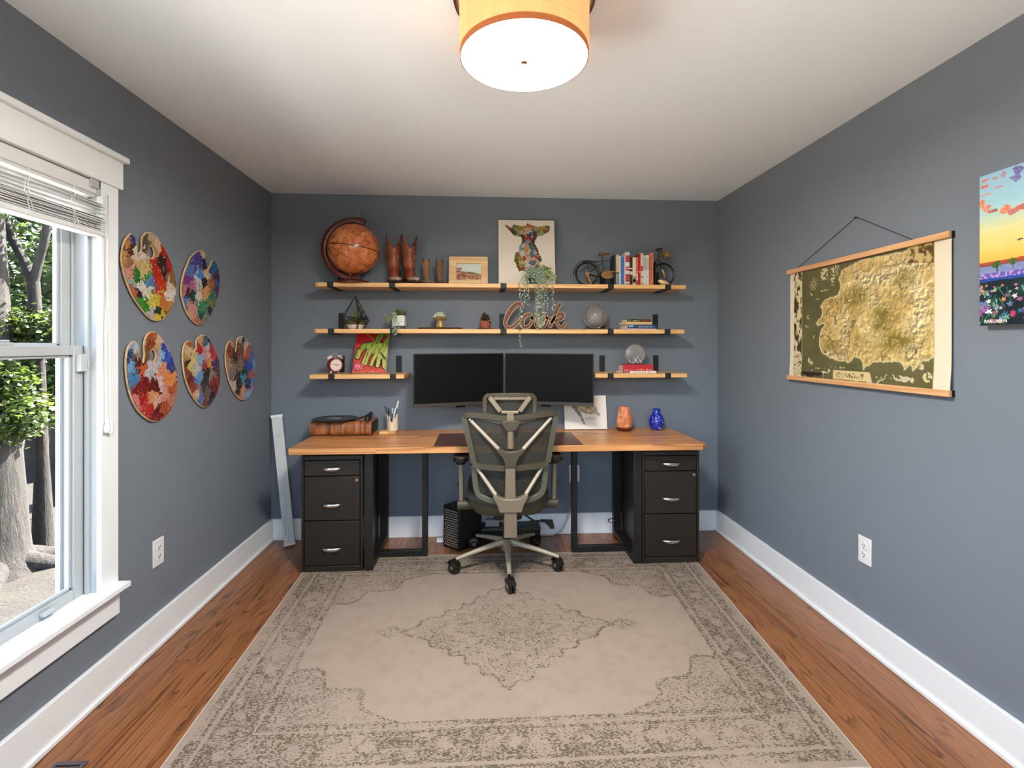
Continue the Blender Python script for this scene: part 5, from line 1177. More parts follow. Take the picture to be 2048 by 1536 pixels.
# ---- bicycle bookends and books
IR, BR = M['iron'], M['brass']
def wheel(mb_t, mb_s, cx, cz, y, r=.080):
    mb_t.tube([(cx + r * math.cos(a), y, cz + r * math.sin(a)) for a in np.linspace(0, 2 * PI, 40, endpoint=False)], .0052, 8, True)
    mb_s.tube([(cx + (r - .007) * math.cos(a), y, cz + (r - .007) * math.sin(a)) for a in np.linspace(0, 2 * PI, 32, endpoint=False)], .0022, 6, True)
    for k in range(14):
        a = 2 * PI * k / 14 + .1; mb_s.cyl((cx, y + .004 * (-1) ** k, cz), (cx + (r - .006) * math.cos(a), y, cz + (r - .006) * math.sin(a)), .0006, n=5)
def bike_rear():
    y = -.13; cx, cz = 2.218, Z1 + .085
    t = thing('bicycle_bookend', 'metal bookend shaped like the rear half of a bicycle with a brown saddle', 'bookend', (2.3, y, Z1), 'pair of bicycle bookends')
    a, b = MB(), MB(); wheel(a, b, cx, cz, y); w = build('wheel', a, M['rubber'], t); build('spokes', b, IR, w)
    f = MB(); r = .0032
    f.tube([(cx, y - .012, cz), (2.335, y - .012, 1.845), (2.405, y - .01, 1.845)], r, 7).tube([(cx, y + .012, cz), (2.335, y + .012, 1.845)], r, 7)
    f.tube([(cx, y - .012, cz), (2.332, y - .004, 1.955)], r, 7).tube([(2.322, y, 2.0), (2.352, y, 1.845)], .004, 8).tube([(2.330, y, 1.962), (2.412, y, 1.968)], r, 7)
    f.tube([(2.19, y - .014, 1.958), (2.30, y - .014, 1.957), (2.325, y, 1.962)], .0024, 6).tube([(2.19, y + .014, 1.958), (2.30, y + .014, 1.957)], .0024, 6)
    for x in (2.19, 2.225, 2.26, 2.295): f.cyl((x, y - .014, 1.957), (x, y + .014, 1.957), .0018)
    f.tube([(2.218, y - .014, 1.957), (cx, y - .013, cz)], .0018, 6)
    build('bike_frame', f, IR, t)
    build('mudguard', MB().tube([(cx + .095 * math.cos(q), y, cz + .095 * math.sin(q)) for q in np.linspace(math.radians(15), math.radians(185), 22)], .0075, 8, prof=[(1.3, .15), (1.1, -.25), (-1.1, -.25), (-1.3, .15), (0, .5)]), IR, t)
    build('saddle', MB().prism(poly_smooth([(2.300, 2.014), (2.312, 2.024), (2.335, 2.018), (2.372, 2.020), (2.381, 2.014), (2.368, 2.009), (2.335, 2.006), (2.310, 2.004)], 3), 'y', y - .016, y + .016), mat('worn_saddle_leather', L(112, 64, 40), .5), t, bevel=.004)
    build('chain_guard', MB().prism([(2.36 + .042 * math.cos(q) * 1.1, 1.865 + .030 * math.sin(q)) for q in np.linspace(0, 2 * PI, 24, endpoint=False)], 'y', y - .022, y - .017).cyl((2.362, y - .03, 1.866), (2.362, y - .015, 1.866), .012), mat('rusty_brass_plate', L(150, 110, 70), .5, .4, var=.3, vscale=50), t, bevel=.001)
    build('kickstand', MB().tube([(cx - .005, y - .016, cz), (cx + .012, y - .02, cz - .04), (cx + .03, y - .03, Z1 + .001)], [.008, .007, .004], 8).cyl((cx, y - .02, cz), (cx, y + .02, cz), .014), mat('tan_brass', L(166, 120, 62), .45, .5), t)
    build('pedal', MB().tube([(2.362, y - .03, 1.866), (2.395, y - .034, 1.885)], .003, 6).box(2.385, 2.41, y - .05, y - .034, 1.88, 1.888), BR, t)
    build('end_plate', MB().box(2.398, 2.404, -.185, -.075, Z1, 2.0).box(2.33, 2.404, -.185, -.075, Z1, Z1 + .004), mat('dark_teal_steel', L(40, 56, 60), .45, .3), t)
bike_rear()
def bike_front():
    y = -.13; cx, cz = 2.765, Z1 + .085
    t = thing('bicycle_bookend', 'metal bookend shaped like the front half of a bicycle with handlebar and headlamp', 'bookend', (2.74, y, Z1), 'pair of bicycle bookends')
    a, b = MB(), MB(); wheel(a, b, cx, cz, y); w = build('wheel', a, M['rubber'], t); build('spokes', b, IR, w)
    f = MB()
    for s in (-1, 1): f.tube([(cx, y + s * .012, cz), (2.748, y + s * .012, 1.955), (2.735, y + s * .008, 1.985)], .0028, 7)
    f.tube([(2.737, y, 1.96), (2.728, y, 2.045)], .004, 8).tube([(2.735, y, 1.985), (2.69, y, 1.94)], .0035, 7).tube([(2.733, y, 1.965), (2.69, y, 1.86)], .0032, 7)
    build('fork', f, IR, t)
    build('handlebar', MB().tube([(2.69, y - .05, 2.035), (2.715, y - .05, 2.046), (2.728, y - .03, 2.052), (2.728, y + .03, 2.052), (2.74, y + .045, 2.048), (2.79, y + .05, 2.036)], .0032, 8).cyl((2.715, y, 2.048), (2.755, y, 2.056), .008), IR, t)
    build('headlamp', MB().lathe([(0, -.028), (.012, -.026), (.024, -.012), (.029, .004), (.030, .012), (.027, .012), (.018, .004), (0, .001)], (0, 0, 0), 22, Matrix.Translation((2.768, y - .035, 2.008)) @ Matrix.Rotation(math.radians(68), 4, 'X') @ Matrix.Rotation(.35, 4, 'Y')), BR, t, smooth=60)
    build('lamp_bracket', MB().tube([(2.733, y, 2.0), (2.75, y - .02, 2.0), (2.765, y - .03, 2.0)], .003, 6).tube([(2.74, y - .03, 2.035), (2.735, y - .045, 2.0), (2.75, y - .04, 1.975), (2.79, y - .04, 1.975), (2.80, y - .04, 2.01)], .0018, 6), IR, t)
    build('hub_spring', MB().tube([(2.752, y - .016, 1.905), (2.765, y - .018, 1.875), (2.772, y - .018, 1.85)], [.007, .009, .005], 8), BR, t)
    build('end_plate', MB().box(2.690, 2.696, -.185, -.075, Z1, 1.95).box(2.69, 2.76, -.175, -.085, Z1, Z1 + .004), M['iron'], t)
bike_front()
def upright(x0, x1, zt, col, lab, marks=(), d=.13, col2=None):
    yf = -.195
    t = thing('book', lab, 'book', ((x0 + x1) / 2, yf + d / 2, Z1), 'row of upright books between the bicycle bookends')
    cv = mat('book_cover', L(*col), .5); w = min(.0022, (x1 - x0) * .18)
    build('cover', MB().box(x0, x1, yf, yf + w, Z1, zt).box(x0, x0 + w, yf + w, yf + d, Z1, zt).box(x1 - w, x1, yf + w, yf + d, Z1, zt), cv, t, bevel=.001)
    build('pages', MB().box(x0 + w, x1 - w, yf + w, yf + d - .004, Z1 + .001, zt - .004), M['paper'], t, smooth=0)
    for (a, b, c) in marks:
        build('spine_label', MB().box(x0 + .0012, x1 - .0012, yf - .0006, yf + .0004, Z1 + a * (zt - Z1), Z1 + b * (zt - Z1)), mat('spine_print', L(*c), .5), t, smooth=0)
    return t
upright(2.4105, 2.4305, 1.997, (206, 180, 146), 'tan and blue grey book, first in the upright row beside the saddle bookend', [(.0, .42, (128, 144, 156)), (.38, .42, (40, 40, 40))])
upright(2.4315, 2.4725, 1.988, (222, 220, 216), 'thick blue spined book with white edges in the upright row', [])
build('spine_label', MB().box(2.4405, 2.4665, -.1958, -.1945, Z1 + .002, 1.985), mat('blue_spine', L(66, 112, 172), .5), [o for o in C.objects if o.get('label', '').startswith('thick blue')][0], smooth=0)
upright(2.4735, 2.5040, 2.016, (228, 220, 212), 'tallest white book with red blocks on its spine, next to the blue one', [(.70, .90, (186, 52, 40)), (.52, .56, (196, 60, 50)), (.44, .50, (200, 70, 60)), (.10, .34, (190, 56, 42)), (.03, .05, (80, 70, 66))])
upright(2.5055, 2.5245, 1.981, (44, 20, 24), 'dark book with a small white label, right of the tallest white and red book', [(.38, .62, (220, 206, 200)), (.50, .56, (40, 40, 44))])
upright(2.5255, 2.5485, 1.980, (224, 206, 172), 'cream book with a grey green print at the foot of its spine', [(.06, .32, (126, 142, 136)), (.12, .22, (196, 198, 186))])
upright(2.5495, 2.5635, 1.982, (214, 112, 92), 'slim salmon red book between the cream one and the dark red one', [(.0, .16, (176, 30, 30)), (.17, .42, (236, 176, 160))])
upright(2.5645, 2.5810, 2.004, (170, 24, 20), 'deep red book, slanting stripe on its spine, in the middle of the upright row', [(.40, .46, (226, 120, 90)), (.0, .12, (190, 34, 34))])
upright(2.5820, 2.5990, 2.011, (232, 196, 180), 'pale pink book with red marks right of the deep red one', [(.44, .60, (200, 60, 44)), (.24, .27, (110, 80, 70)), (.04, .06, (60, 50, 48))])
upright(2.6000, 2.6205, 1.995, (216, 214, 202), 'off white grey streaked book next to the pale pink one', [(.52, .94, (176, 178, 166))])
upright(2.6215, 2.6420, 1.996, (222, 218, 204), 'off white book beside the salmon orange one', [(.50, .90, (190, 188, 174)), (.28, .30, (150, 146, 136))])
upright(2.6455, 2.6725, 2.014, (216, 120, 78), 'salmon orange book with small dark lettering, last in the upright row', [])
t = [o for o in C.objects if o.get('label', '').startswith('salmon orange')][0]
q = MB()
r_ = random.Random(4)
for k in range(16): zz = 1.83 + k * .0098; q.box(2.6525, 2.6525 + r_.uniform(.006, .012), -.1957, -.1945, zz, zz + .004)
build('spine_lettering', q, mat('dark_print', L(110, 50, 30), .6), t, smooth=0)
t = thing('bird_figurine', 'little pale wooden bird on the edge of the top shelf below the bicycle handlebar', 'figurine', (2.742, -.205, Z1))
mb = MB(); rings = [(2.700, .0015, 1.813), (2.706, .006, 1.814), (2.714, .0115, 1.816), (2.724, .0135, 1.811), (2.738, .017, 1.8045), (2.755, .015, 1.8025), (2.77, .009, 1.798), (2.784, .003, 1.793)]
mb.tube([(x, -.205, z) for x, _, z in rings], [r for _, r, _ in rings], 14)
build('bird_body', mb, M['oakframe'], t, smooth=70); build('tail', MB().prism([(2.765, 1.797), (2.80, 1.790), (2.80, 1.7875), (2.765, 1.7875)], 'y', -.212, -.198), mat('grey_tail', L(150, 140, 126), .6), t); build('beak', MB().cyl((2.702, -.205, 1.814), (2.694, -.205, 1.812), .0028, .0004, 8), M['darkwood'], t)

# ---- plants
def leafmat(name, c1, c2, tr=.25):
    n = NT(name); g = n.new('ShaderNodeNewGeometry'); c = n.ramp(g.outputs['Random Per Island'], [(.1, c1), (.9, c2)])
    n.col(c); n.b.inputs['Roughness'].default_value = .5
    t = n.new('ShaderNodeBsdfTranslucent'); n.link(c, t.inputs[0]); mx = n.new('ShaderNodeMixShader'); mx.inputs[0].default_value = tr
    n.link(n.b.outputs[0], mx.inputs[1]); n.link(t.outputs[0], mx.inputs[2]); n.link(mx.outputs[0], n.out.inputs[0]); return n.m
def rv(r): return Vector((r.gauss(0, 1), r.gauss(0, 1), r.gauss(0, 1))).normalized()
pearl = leafmat('pale_trailing_leaf', L(150, 178, 150), L(226, 234, 212)); stemm = mat('pale_green_stem', L(150, 170, 140), .6)
lime = leafmat('lime_leaf', L(120, 150, 70), L(186, 198, 120))
def vine(mb_l, mb_s, pts, r, step, size, spread):
    pts = curve(pts, 6); mb_s.tube(pts, .0012, 5)
    acc = 0
    for a, b in zip(pts[:-1], pts[1:]):
        a, b = Vector(a), Vector(b); acc += (b - a).length
        while acc > step:
            acc -= step; p = a.lerp(b, r.random()); d = rv(r); d.z -= .35; s = size * r.uniform(.7, 1.25)
            mb_l.leaf(p + d * spread * r.uniform(.1, 1), d, rv(r), s, s * .62)
def hanging_plant():
    t = thing('trailing_plant', 'trailing plant with pale round leaves hanging over the top shelf in front of the canvas', 'plant', (1.82, -.17, Z1))
    build('pot', MB().lathe([(0, Z1), (.036, Z1), (.046, Z1 + .06), (.043, Z1 + .06), (.040, Z1 + .05), (0, Z1 + .05)], (1.825, -.165, 0), 28), mat('black_pot', L(18, 18, 18), .4), t)
    r = random.Random(12); fl = MB(); st = MB()
    for k in range(34):
        a = r.uniform(0, 2 * PI); ox = 1.825 + .03 * math.cos(a); oy = -.165 + .025 * math.sin(a); tx = 1.84 + r.uniform(-.10, .11); ty = -.19 - r.uniform(0, .07)
        vine(fl, st, [(ox, oy, Z1 + .05), ((ox + tx) / 2, (oy + ty) / 2 - .01, Z1 + r.uniform(.07, .135)), (tx, ty, Z1 + r.uniform(.0, .08))], r, .0075, .016, .008)
    build('foliage', fl, pearl, t, smooth=0, weld=False); build('stems', st, stemm, t)
    lm = MB(); ls = MB()
    for k in range(9):
        x = 1.93 + r.uniform(-.05, .06); vine(lm, ls, [(1.85, -.17, Z1 + .05), ((1.85 + x) / 2, -.2, Z1 + .12 - .02 * k % 3 * .01), (x, -.235, Z1 + r.uniform(.0, .06))], r, .007, .019, .008)
    build('lime_sprigs', lm, lime, t, smooth=0, weld=False)
    for (x0, x, zb, m) in ((1.775, 1.739, 1.362, .010), (1.785, 1.768, 1.655, .008), (1.79, 1.79, 1.648, .009), (1.84, 1.838, 1.545, .009), (1.855, 1.852, 1.50, .0075), (1.86, 1.866, 1.482, .007), (1.87, 1.882, 1.50, .0075), (1.88, 1.904, 1.578, .009), (1.89, 1.916, 1.60, .010), (1.91, 1.958, 1.612, .009)):
        vl = MB(); vs = MB(); n = 7; dx = [r.uniform(-.006, .006) for _ in range(n)]
        pts = [(x0, -.2, Z1 + .06), ((x0 + x) / 2, -.245, Z1 + .045)] + [(x + dx[i], -.268 + r.uniform(-.004, .004), Z1 + .0 + (zb - Z1) * i / (n - 1)) for i in range(n)]
        vine(vl, vs, pts, r, m * .75, .015, .009); v = build('vine', vl, pearl, t, smooth=0, weld=False); build('stem', vs, stemm, v)
    bl = MB()
    for k in range(260):
        d = rv(r); p = Vector((1.872, -.262, 1.528)) + Vector((d.x * .034, d.y * .016, d.z * .052)) * r.uniform(.5, 1); bl.leaf(p, rv(r), rv(r), .013, .010)
    build('leaf_tuft', bl, leafmat('cream_leaf', L(150, 160, 116), L(222, 220, 190)), t, smooth=0, weld=False)
hanging_plant()
def terrarium():
    cx, cy = .614, -.135
    t = thing('glass_terrarium', 'pointed black edged glass terrarium with moss, pebbles and a small aloe', 'terrarium', (cx, cy, Z2))
    n = 5; ph = math.radians(-62)
    base = [Vector((cx + .056 * math.cos(ph + 2 * PI * k / n), cy + .056 * math.sin(ph + 2 * PI * k / n), Z2 + .0028)) for k in range(n)]
    mid = [Vector((cx + .093 * math.cos(ph + 2 * PI * k / n), cy + .093 * math.sin(ph + 2 * PI * k / n), Z2 + (.072, .060, .074, .09, .086)[k])) for k in range(n)]
    ap = Vector((cx + .002, cy, 1.708)); e = MB(); g = MB()
    for k in range(n):
        j = (k + 1) % n
        for a, b in ((base[k], base[j]), (base[k], mid[k]), (mid[k], mid[j]), (mid[k], ap)): e.cyl(a, b, .0023, n=6)
        g.add([base[k], base[j], mid[j], mid[k]], [(0, 1, 2, 3)])
        if k != 4: g.add([mid[k], mid[j], ap], [(0, 1, 2)])
    e.ball(ap, .004, 8, 6)
    build('came_frame', e, M['lead'], t); build('glass_panels', g, M['thinglass'], t, smooth=0, weld=False)
    build('pebbles', MB().lathe([(0, Z2 + .002), (.05, Z2 + .002), (.066, Z2 + .032), (0, Z2 + .034)], (cx, cy, 0), 20, wob=lambda a, z: .04 * math.sin(7 * a)), M['pebble'], t)
    build('moss', MB().lathe([(.066, Z2 + .03), (.074, Z2 + .042), (.062, Z2 + .060), (.03, Z2 + .072), (0, Z2 + .074)], (cx, cy, 0), 24, wob=lambda a, z: .08 * math.sin(5 * a + 40 * z)), M['moss'], t)
    r = random.Random(3); al = MB()
    for k in range(16):
        a = 2.4 * k; tl = .25 + .5 * k / 16; d = Vector((math.cos(a) * (1 - tl), math.sin(a) * (1 - tl), .75 + tl)).normalized(); p = Vector((cx + .008, cy - .006, Z2 + .066)); ln = r.uniform(.055, .085)
        al.tube([p, p + d * ln * .5 + Vector((d.x, d.y, 0)) * .004, p + d * ln], [.006, .0045, .0006], 6)
    build('aloe', al, mat('aloe_green', L(106, 118, 62), .5, var=.25, vscale=50), t, smooth=60)
terrarium()
def pot_plant():
    cx, cy = .916, -.165
    t = thing('potted_plant', 'square white pot with grassy green plant trailing over the middle shelf', 'plant', (cx, cy, Z2))
    build('pot', MB().box(cx - .042, cx + .042, cy - .04, cy + .045, Z2 + .022, Z2 + .092), M['ceramic'], t, bevel=.003)
    build('foot', MB().box(cx - .036, cx + .036, cy - .034, cy + .038, Z2, Z2 + .023), mat('teal_dark_foot', L(44, 62, 72), .5), t)
    q = MB(); scribble(q, cx - .032, cx - .002, Z2 + .080, .012, cy - .04, 3); scribble(q, cx + .008, cx + .036, Z2 + .078, .006, cy - .04, 5); scribble(q, cx + .006, cx + .034, Z2 + .048, .005, cy - .04, 6); scribble(q, cx + .012, cx + .03, Z2 + .062, .004, cy - .04, 7)
    build('pot_lettering', q, mat('grey_print', L(120, 118, 112), .6), t, smooth=0)
    r = random.Random(8); g = MB()
    for k in range(420):
        a = r.uniform(0, 2 * PI); e = r.uniform(.15, 1.3); ln = r.uniform(.035, .075); p = Vector((cx + r.uniform(-.035, .035), cy + r.uniform(-.032, .03), Z2 + .09)); d = Vector((math.cos(a) * math.cos(e), math.sin(a) * math.cos(e) * .75, math.sin(e)))
        w = .0018; pts = [p, p + d * ln * .55, p + d * ln + Vector((0, 0, -.3 * ln * math.cos(e)))]; s = d.cross(Vector((0, 0, 1))).normalized() * w
        g.add([pts[0] - s, pts[0] + s, pts[1] + s, pts[1] - s, pts[2]], [(0, 1, 2, 3), (3, 2, 4)])
    build('grass_leaves', g, leafmat('grass_leaf', L(84, 98, 44), L(160, 166, 92)), t, smooth=0, weld=False)
    for (x0, x1, zb, col) in ((cx - .02, cx - .012, 1.437, 0), (cx - .03, cx - .02, 1.452, 0), (cx - .012, cx + .004, 1.446, 0), (cx - .04, cx - .066, 1.535, 1), (cx - .035, cx - .082, 1.548, 1), (cx - .03, cx - .055, 1.51, 1)):
        vl, vs = MB(), MB(); vine(vl, vs, [(x0, cy - .03, Z2 + .095), (x0, cy - .06, Z2 + .098), (x1, min(-.262, cy - .07) if not col else cy - .06, Z2 + .06), (x1 + .004, -.264 if not col else cy - .065, (Z2 + .05 + zb) / 2 if not col else zb + .03), (x1, -.264 if not col else cy - .06, zb)], r, .0045, .015, .009)
        v = build('trailing_stem', vl, pearl if not col else leafmat('olive_leaf', L(120, 130, 84), L(176, 180, 130)), t, smooth=0, weld=False); build('stem', vs, stemm, v)
pot_plant()
def succ(mb, c, n, rad, ln, w, up, r):
    for k in range(n):
        a = 2 * PI * k / n + r.uniform(-.2, .2); d = Vector((math.cos(a), math.sin(a), up * r.uniform(.7, 1.3))).normalized(); p = Vector(c) + d * rad
        mb.tube([p, p + d * ln * .35, p + d * ln * .75, p + d * ln], [w * .35, w * .95, w, w * .25], 8)
def gold_vase():
    cx, cy = 1.192, -.13
    tr = thing('woven_tray', 'round dark woven bark tray under the gold pot', 'tray', (cx, cy, Z2))
    mb = MB(); r = random.Random(6)
    mb.lathe([(0, Z2), (.148, Z2), (.148, Z2 + .003), (0, Z2 + .003)], (cx, cy, 0), 36, Matrix.Diagonal((1, .66, 1, 1)))
    for ring, nn in ((.146, 44), (.118, 36), (.09, 26)):
        for k in range(nn): a = 2 * PI * k / nn + r.uniform(-.05, .05); mb.ball((cx + ring * math.cos(a), cy + ring * .66 * math.sin(a), Z2 + .0074), .0085, 7, 5, (1.15, .9, r.uniform(.55, .75)))
    build('weave', mb, M['weave'], tr, smooth=60)
    z0 = Z2 + .0112
    t = thing('succulent_pot', 'gold mushroom shaped pot with pale green succulents on a woven tray', 'plant', (cx, cy, z0))
    build('pot', MB().lathe([(0, z0), (.031, z0), (.033, z0 + .01), (.028, z0 + .028), (.024, z0 + .046), (.026, z0 + .052), (.044, z0 + .062), (.047, z0 + .068), (.043, z0 + .074), (.032, z0 + .076), (0, z0 + .07)], (cx, cy, 0), 32), M['gold'], t, smooth=60)
    s = MB(); r = random.Random(4); succ(s, (cx - .004, cy, z0 + .074), 7, .008, .036, .011, .45, r); succ(s, (cx + .002, cy - .004, z0 + .082), 5, .004, .030, .010, 1.1, r); succ(s, (cx - .03, cy - .01, z0 + .072), 3, .004, .022, .008, .3, r)
    build('succulent', s, mat('powdery_succulent', L(190, 196, 168), .55, var=.15, vscale=40), t, smooth=60)
gold_vase()
def rust_pot():
    cx, cy = 1.502, -.13
    sc_ = thing('pot_saucer', 'flat brown saucer under the rusty clay pot', 'saucer', (cx, cy, Z2))
    build('dish', MB().lathe([(0, Z2), (.045, Z2), (.061, Z2 + .005), (.060, Z2 + .007), (.044, Z2 + .004), (0, Z2 + .004)], (cx, cy, 0), 32), mat('brown_saucer', L(104, 62, 38), .6), sc_, smooth=60)
    z0 = Z2 + .0045; t = thing('succulent_pot', 'rusty clay pot with dark maroon succulents beside the lettering sign', 'plant', (cx, cy, z0))
    build('pot', MB().lathe([(0, z0), (.034, z0), (.036, z0 + .012), (.0365, z0 + .034), (.033, z0 + .05), (.029, z0 + .056), (.026, z0 + .054), (0, z0 + .05)], (cx, cy, 0), 28), M['terra'], t, smooth=60)
    s = MB(); r = random.Random(14); succ(s, (cx, cy, z0 + .052), 7, .01, .034, .0095, .7, r); succ(s, (cx, cy, z0 + .066), 6, .004, .040, .010, 1.6, r); s.ball((cx - .004, cy, z0 + .108), .008, 8, 6)
    s.ball((cx + .034, cy - .012, z0 + .045), .009, 8, 6).ball((cx + .036, cy - .014, z0 + .02), .006, 8, 6)
    build('succulent', s, mat('maroon_succulent', L(62, 28, 22), .5, var=.3, vscale=60), t, smooth=60)
rust_pot()

# ---- lettering sign: script letters as hollow rusty metal channels with a lighter rim
SIGN = {
'C':[(1.7599,1.6272),(1.7537,1.6486),(1.7339,1.6561),(1.7063,1.6423),(1.6788,1.6116),(1.6544,1.5689),(1.6407,1.5292),(1.6453,1.5018),(1.6636,1.4905),(1.6941,1.4970),(1.7216,1.5203),(1.7492,1.5509),(1.7629,1.5631)],
'o':[(1.8196,1.5733),(1.8166,1.5786),(1.7951,1.5816),(1.7706,1.5601),(1.7583,1.5265),(1.7645,1.4995),(1.7859,1.4934),(1.8104,1.5114),(1.8258,1.542),(1.8227,1.5695),(1.8254,1.5580),(1.8334,1.5512),(1.8534,1.5512)],
'p':[(1.9211,1.579),(1.8934,1.5835),(1.8688,1.5635),(1.8559,1.5298),(1.8626,1.4997),(1.8872,1.4931),(1.9149,1.5086),(1.9303,1.5423),(1.9303,1.5668),(1.9220,1.5805),(1.9257,1.5646),(1.9426,1.5515),(1.9611,1.5546)],
'k':[(1.9488,1.4918),(1.9642,1.5301),(1.9827,1.57),(1.9951,1.6038),(2.0136,1.6406),(2.029,1.6622)],
'l':[(1.9596,1.5179),(1.9796,1.5547),(2.0105,1.5824),(2.0352,1.5886),(2.0445,1.5733),(2.029,1.5518),(1.9951,1.5394),(2.0043,1.5149),(2.0229,1.4950),(2.0445,1.4997),(2.0615,1.5273)]}
def lettering():
    t = thing('lettering_sign', 'rusty metal script sign reading Cook on the middle shelf', 'sign', (1.85, -.15, Z2))
    fm = mat('rusty_brown_metal', L(112, 66, 46), .6, .2, var=.3, vscale=60); rim = mat('tan_metal_rim', L(190, 156, 122), .5, .2)
    for key, nm, ws in (('C', 'letter', (.010, .017)), ('o', 'letter', (.010, .0135)), ('p', 'letter', (.010, .0135)), ('k', 'letter', (.011, .014)), ('l', 'letter_stroke', (.010, .0125))):
        pts = [Vector((p[0], 0, p[1])) for p in curve(SIGN[key], 5)]; n = len(pts); Lp, Rp = [], []
        for i, p in enumerate(pts):
            d = (pts[min(i + 1, n - 1)] - pts[max(i - 1, 0)]).normalized(); w = Vector((-d.z, 0, d.x)); s = i / (n - 1); h = ws[0] + (ws[1] - ws[0]) * math.sin(PI * min(1, s * 1.6)) ** 2
            if i in (0, n - 1): h *= .6
            Lp.append(p + w * h); Rp.append(p - w * h)
        for q in Lp + Rp: q.z = max(q.z, Z2 + .0015)
        y0, y1 = -.163, -.138; mb = MB()
        vs = [Vector((q.x, y, q.z)) for q, y in [(a, y0 + .006) for a in Lp] + [(a, y0 + .006) for a in Rp] + [(a, y1) for a in Lp] + [(a, y1) for a in Rp]]; fs = []
        for i in range(n - 1):
            a, b, c, d = i, n + i, 2 * n + i, 3 * n + i
            fs += [(a, a + 1, b + 1, b), (c, d, d + 1, c + 1), (a, c, c + 1, a + 1), (b, b + 1, d + 1, d)]
        fs += [(0, n, 3 * n, 2 * n), (n - 1, 3 * n - 1, 4 * n - 1, 2 * n - 1)]
        mb.add(vs, fs); lt = build(nm, mb, fm, t, smooth=30)
        loop = Lp + Rp[::-1]; build('rim', MB().tube([Vector((q.x, y0 + .004, q.z)) for q in loop], .0019, 6, True, prof=[(1, 2.6), (1, -1.5), (-1, -1.5), (-1, 2.6)], up=(0, -1, 0)), rim, lt, smooth=30)
lettering()

# ---- crystal pieces and stacked books
def crystal_ball():
    cx, cy = 2.278, -.13
    b = thing('crystal_ball', 'clear crystal ball on a flat square glass base on the middle shelf', 'crystal ball', (cx, cy, Z2))
    build('glass_base', MB().box(cx - .088, cx + .092, cy - .07, cy + .07, Z2, Z2 + .009), M['crystal'], b, bevel=.0015)
    build('ball', MB().ball((cx, cy, Z2 + .0092 + .083), .083, 48, 32), M['crystal_pale'], b, smooth=70)
crystal_ball()
def flat_book(name_lab, x0, x1, yf, yb, z0, z1, col, title, tcol, seed, yaw=0, page=(226, 214, 196), extra=None):
    cx, cy = (x0 + x1) / 2, (yf + yb) / 2
    t = thing('book', name_lab, 'book', (cx, cy, z0), 'lying books on the shelves')
    Mx = Matrix.Translation((cx, cy, 0)) @ Matrix.Rotation(yaw, 4, 'Z') @ Matrix.Translation((-cx, -cy, 0)); k = .0022
    build('cover', MB().box(x0, x1, yf, yf + k, z0, z1, Mx).box(x0, x1, yf + k, yb, z0, z0 + k, Mx).box(x0, x1, yf + k, yb, z1 - k, z1, Mx), mat('book_cover', L(*col), .42), t, bevel=.0008)
    build('pages', MB().box(x0 + .003, x1 - .003, yf + k, yb - .003, z0 + k, z1 - k, Mx), mat('page_edge', L(*page), .8, var=.06, vscale=300), t, smooth=0)
    q = MB(); zc = (z0 + z1) / 2
    for (a, b, zz, hh) in title: scribble(q, x0 + a * (x1 - x0), x0 + b * (x1 - x0), z0 + zz * (z1 - z0), hh * (z1 - z0), yf, seed)
    q.v = [tuple(Mx @ Vector(v)) for v in q.v]; build('spine_lettering', q, mat('spine_print', L(*tcol), .5), t, smooth=0)
    if extra:
        for (a, b, c0, c1, cc) in extra: build('spine_label', MB().box(x0 + a * (x1 - x0), x0 + b * (x1 - x0), yf - .0005, yf + .0005, z0 + c0 * (z1 - z0), z0 + c1 * (z1 - z0), Mx), mat('spine_patch', L(*cc), .5), t, smooth=0)
flat_book('dark blue book with white lettering at the bottom of the middle shelf stack', 2.470, 2.682, -.222, -.07, Z2, Z2 + .0335, (40, 62, 104), [(.38, .88, .62, .34)], (206, 212, 226), 3, .10, extra=[(.0, 1, 0, .16, (222, 206, 200)), (.04, .2, .5, .85, (150, 172, 204))])
flat_book('cream yellow book in the middle of the stack on the middle shelf', 2.462, 2.652, -.215, -.08, Z2 + .0337, Z2 + .0525, (226, 192, 130), [(.06, .9, .5, .3)], (196, 156, 96), 9, .12)
flat_book('black book with gold lettering on top of the middle shelf stack', 2.476, 2.646, -.208, -.09, Z2 + .0527, Z2 + .071, (40, 30, 20), [(.06, .54, .5, .6)], (196, 178, 96), 17, .08, extra=[(.60, .93, .1, .9, (130, 54, 26))])
flat_book('white paperback with small grey lettering under the red book', 2.437, 2.678, -.232, -.08, Z3, Z3 + .0145, (230, 218, 200), [(.34, .72, .5, .42), (.76, .86, .5, .5)], (120, 122, 100), 23, .06, extra=[(.0, .21, .15, .95, (150, 50, 36)), (.05, .20, .35, .75, (236, 190, 176))])
flat_book('thick red hardcover with pale lettering under the crystal disc', 2.452, 2.664, -.222, -.085, Z3 + .0147, Z3 + .058, (186, 28, 32), [(.05, .98, .20, .30)], (236, 150, 136), 31, -.03)
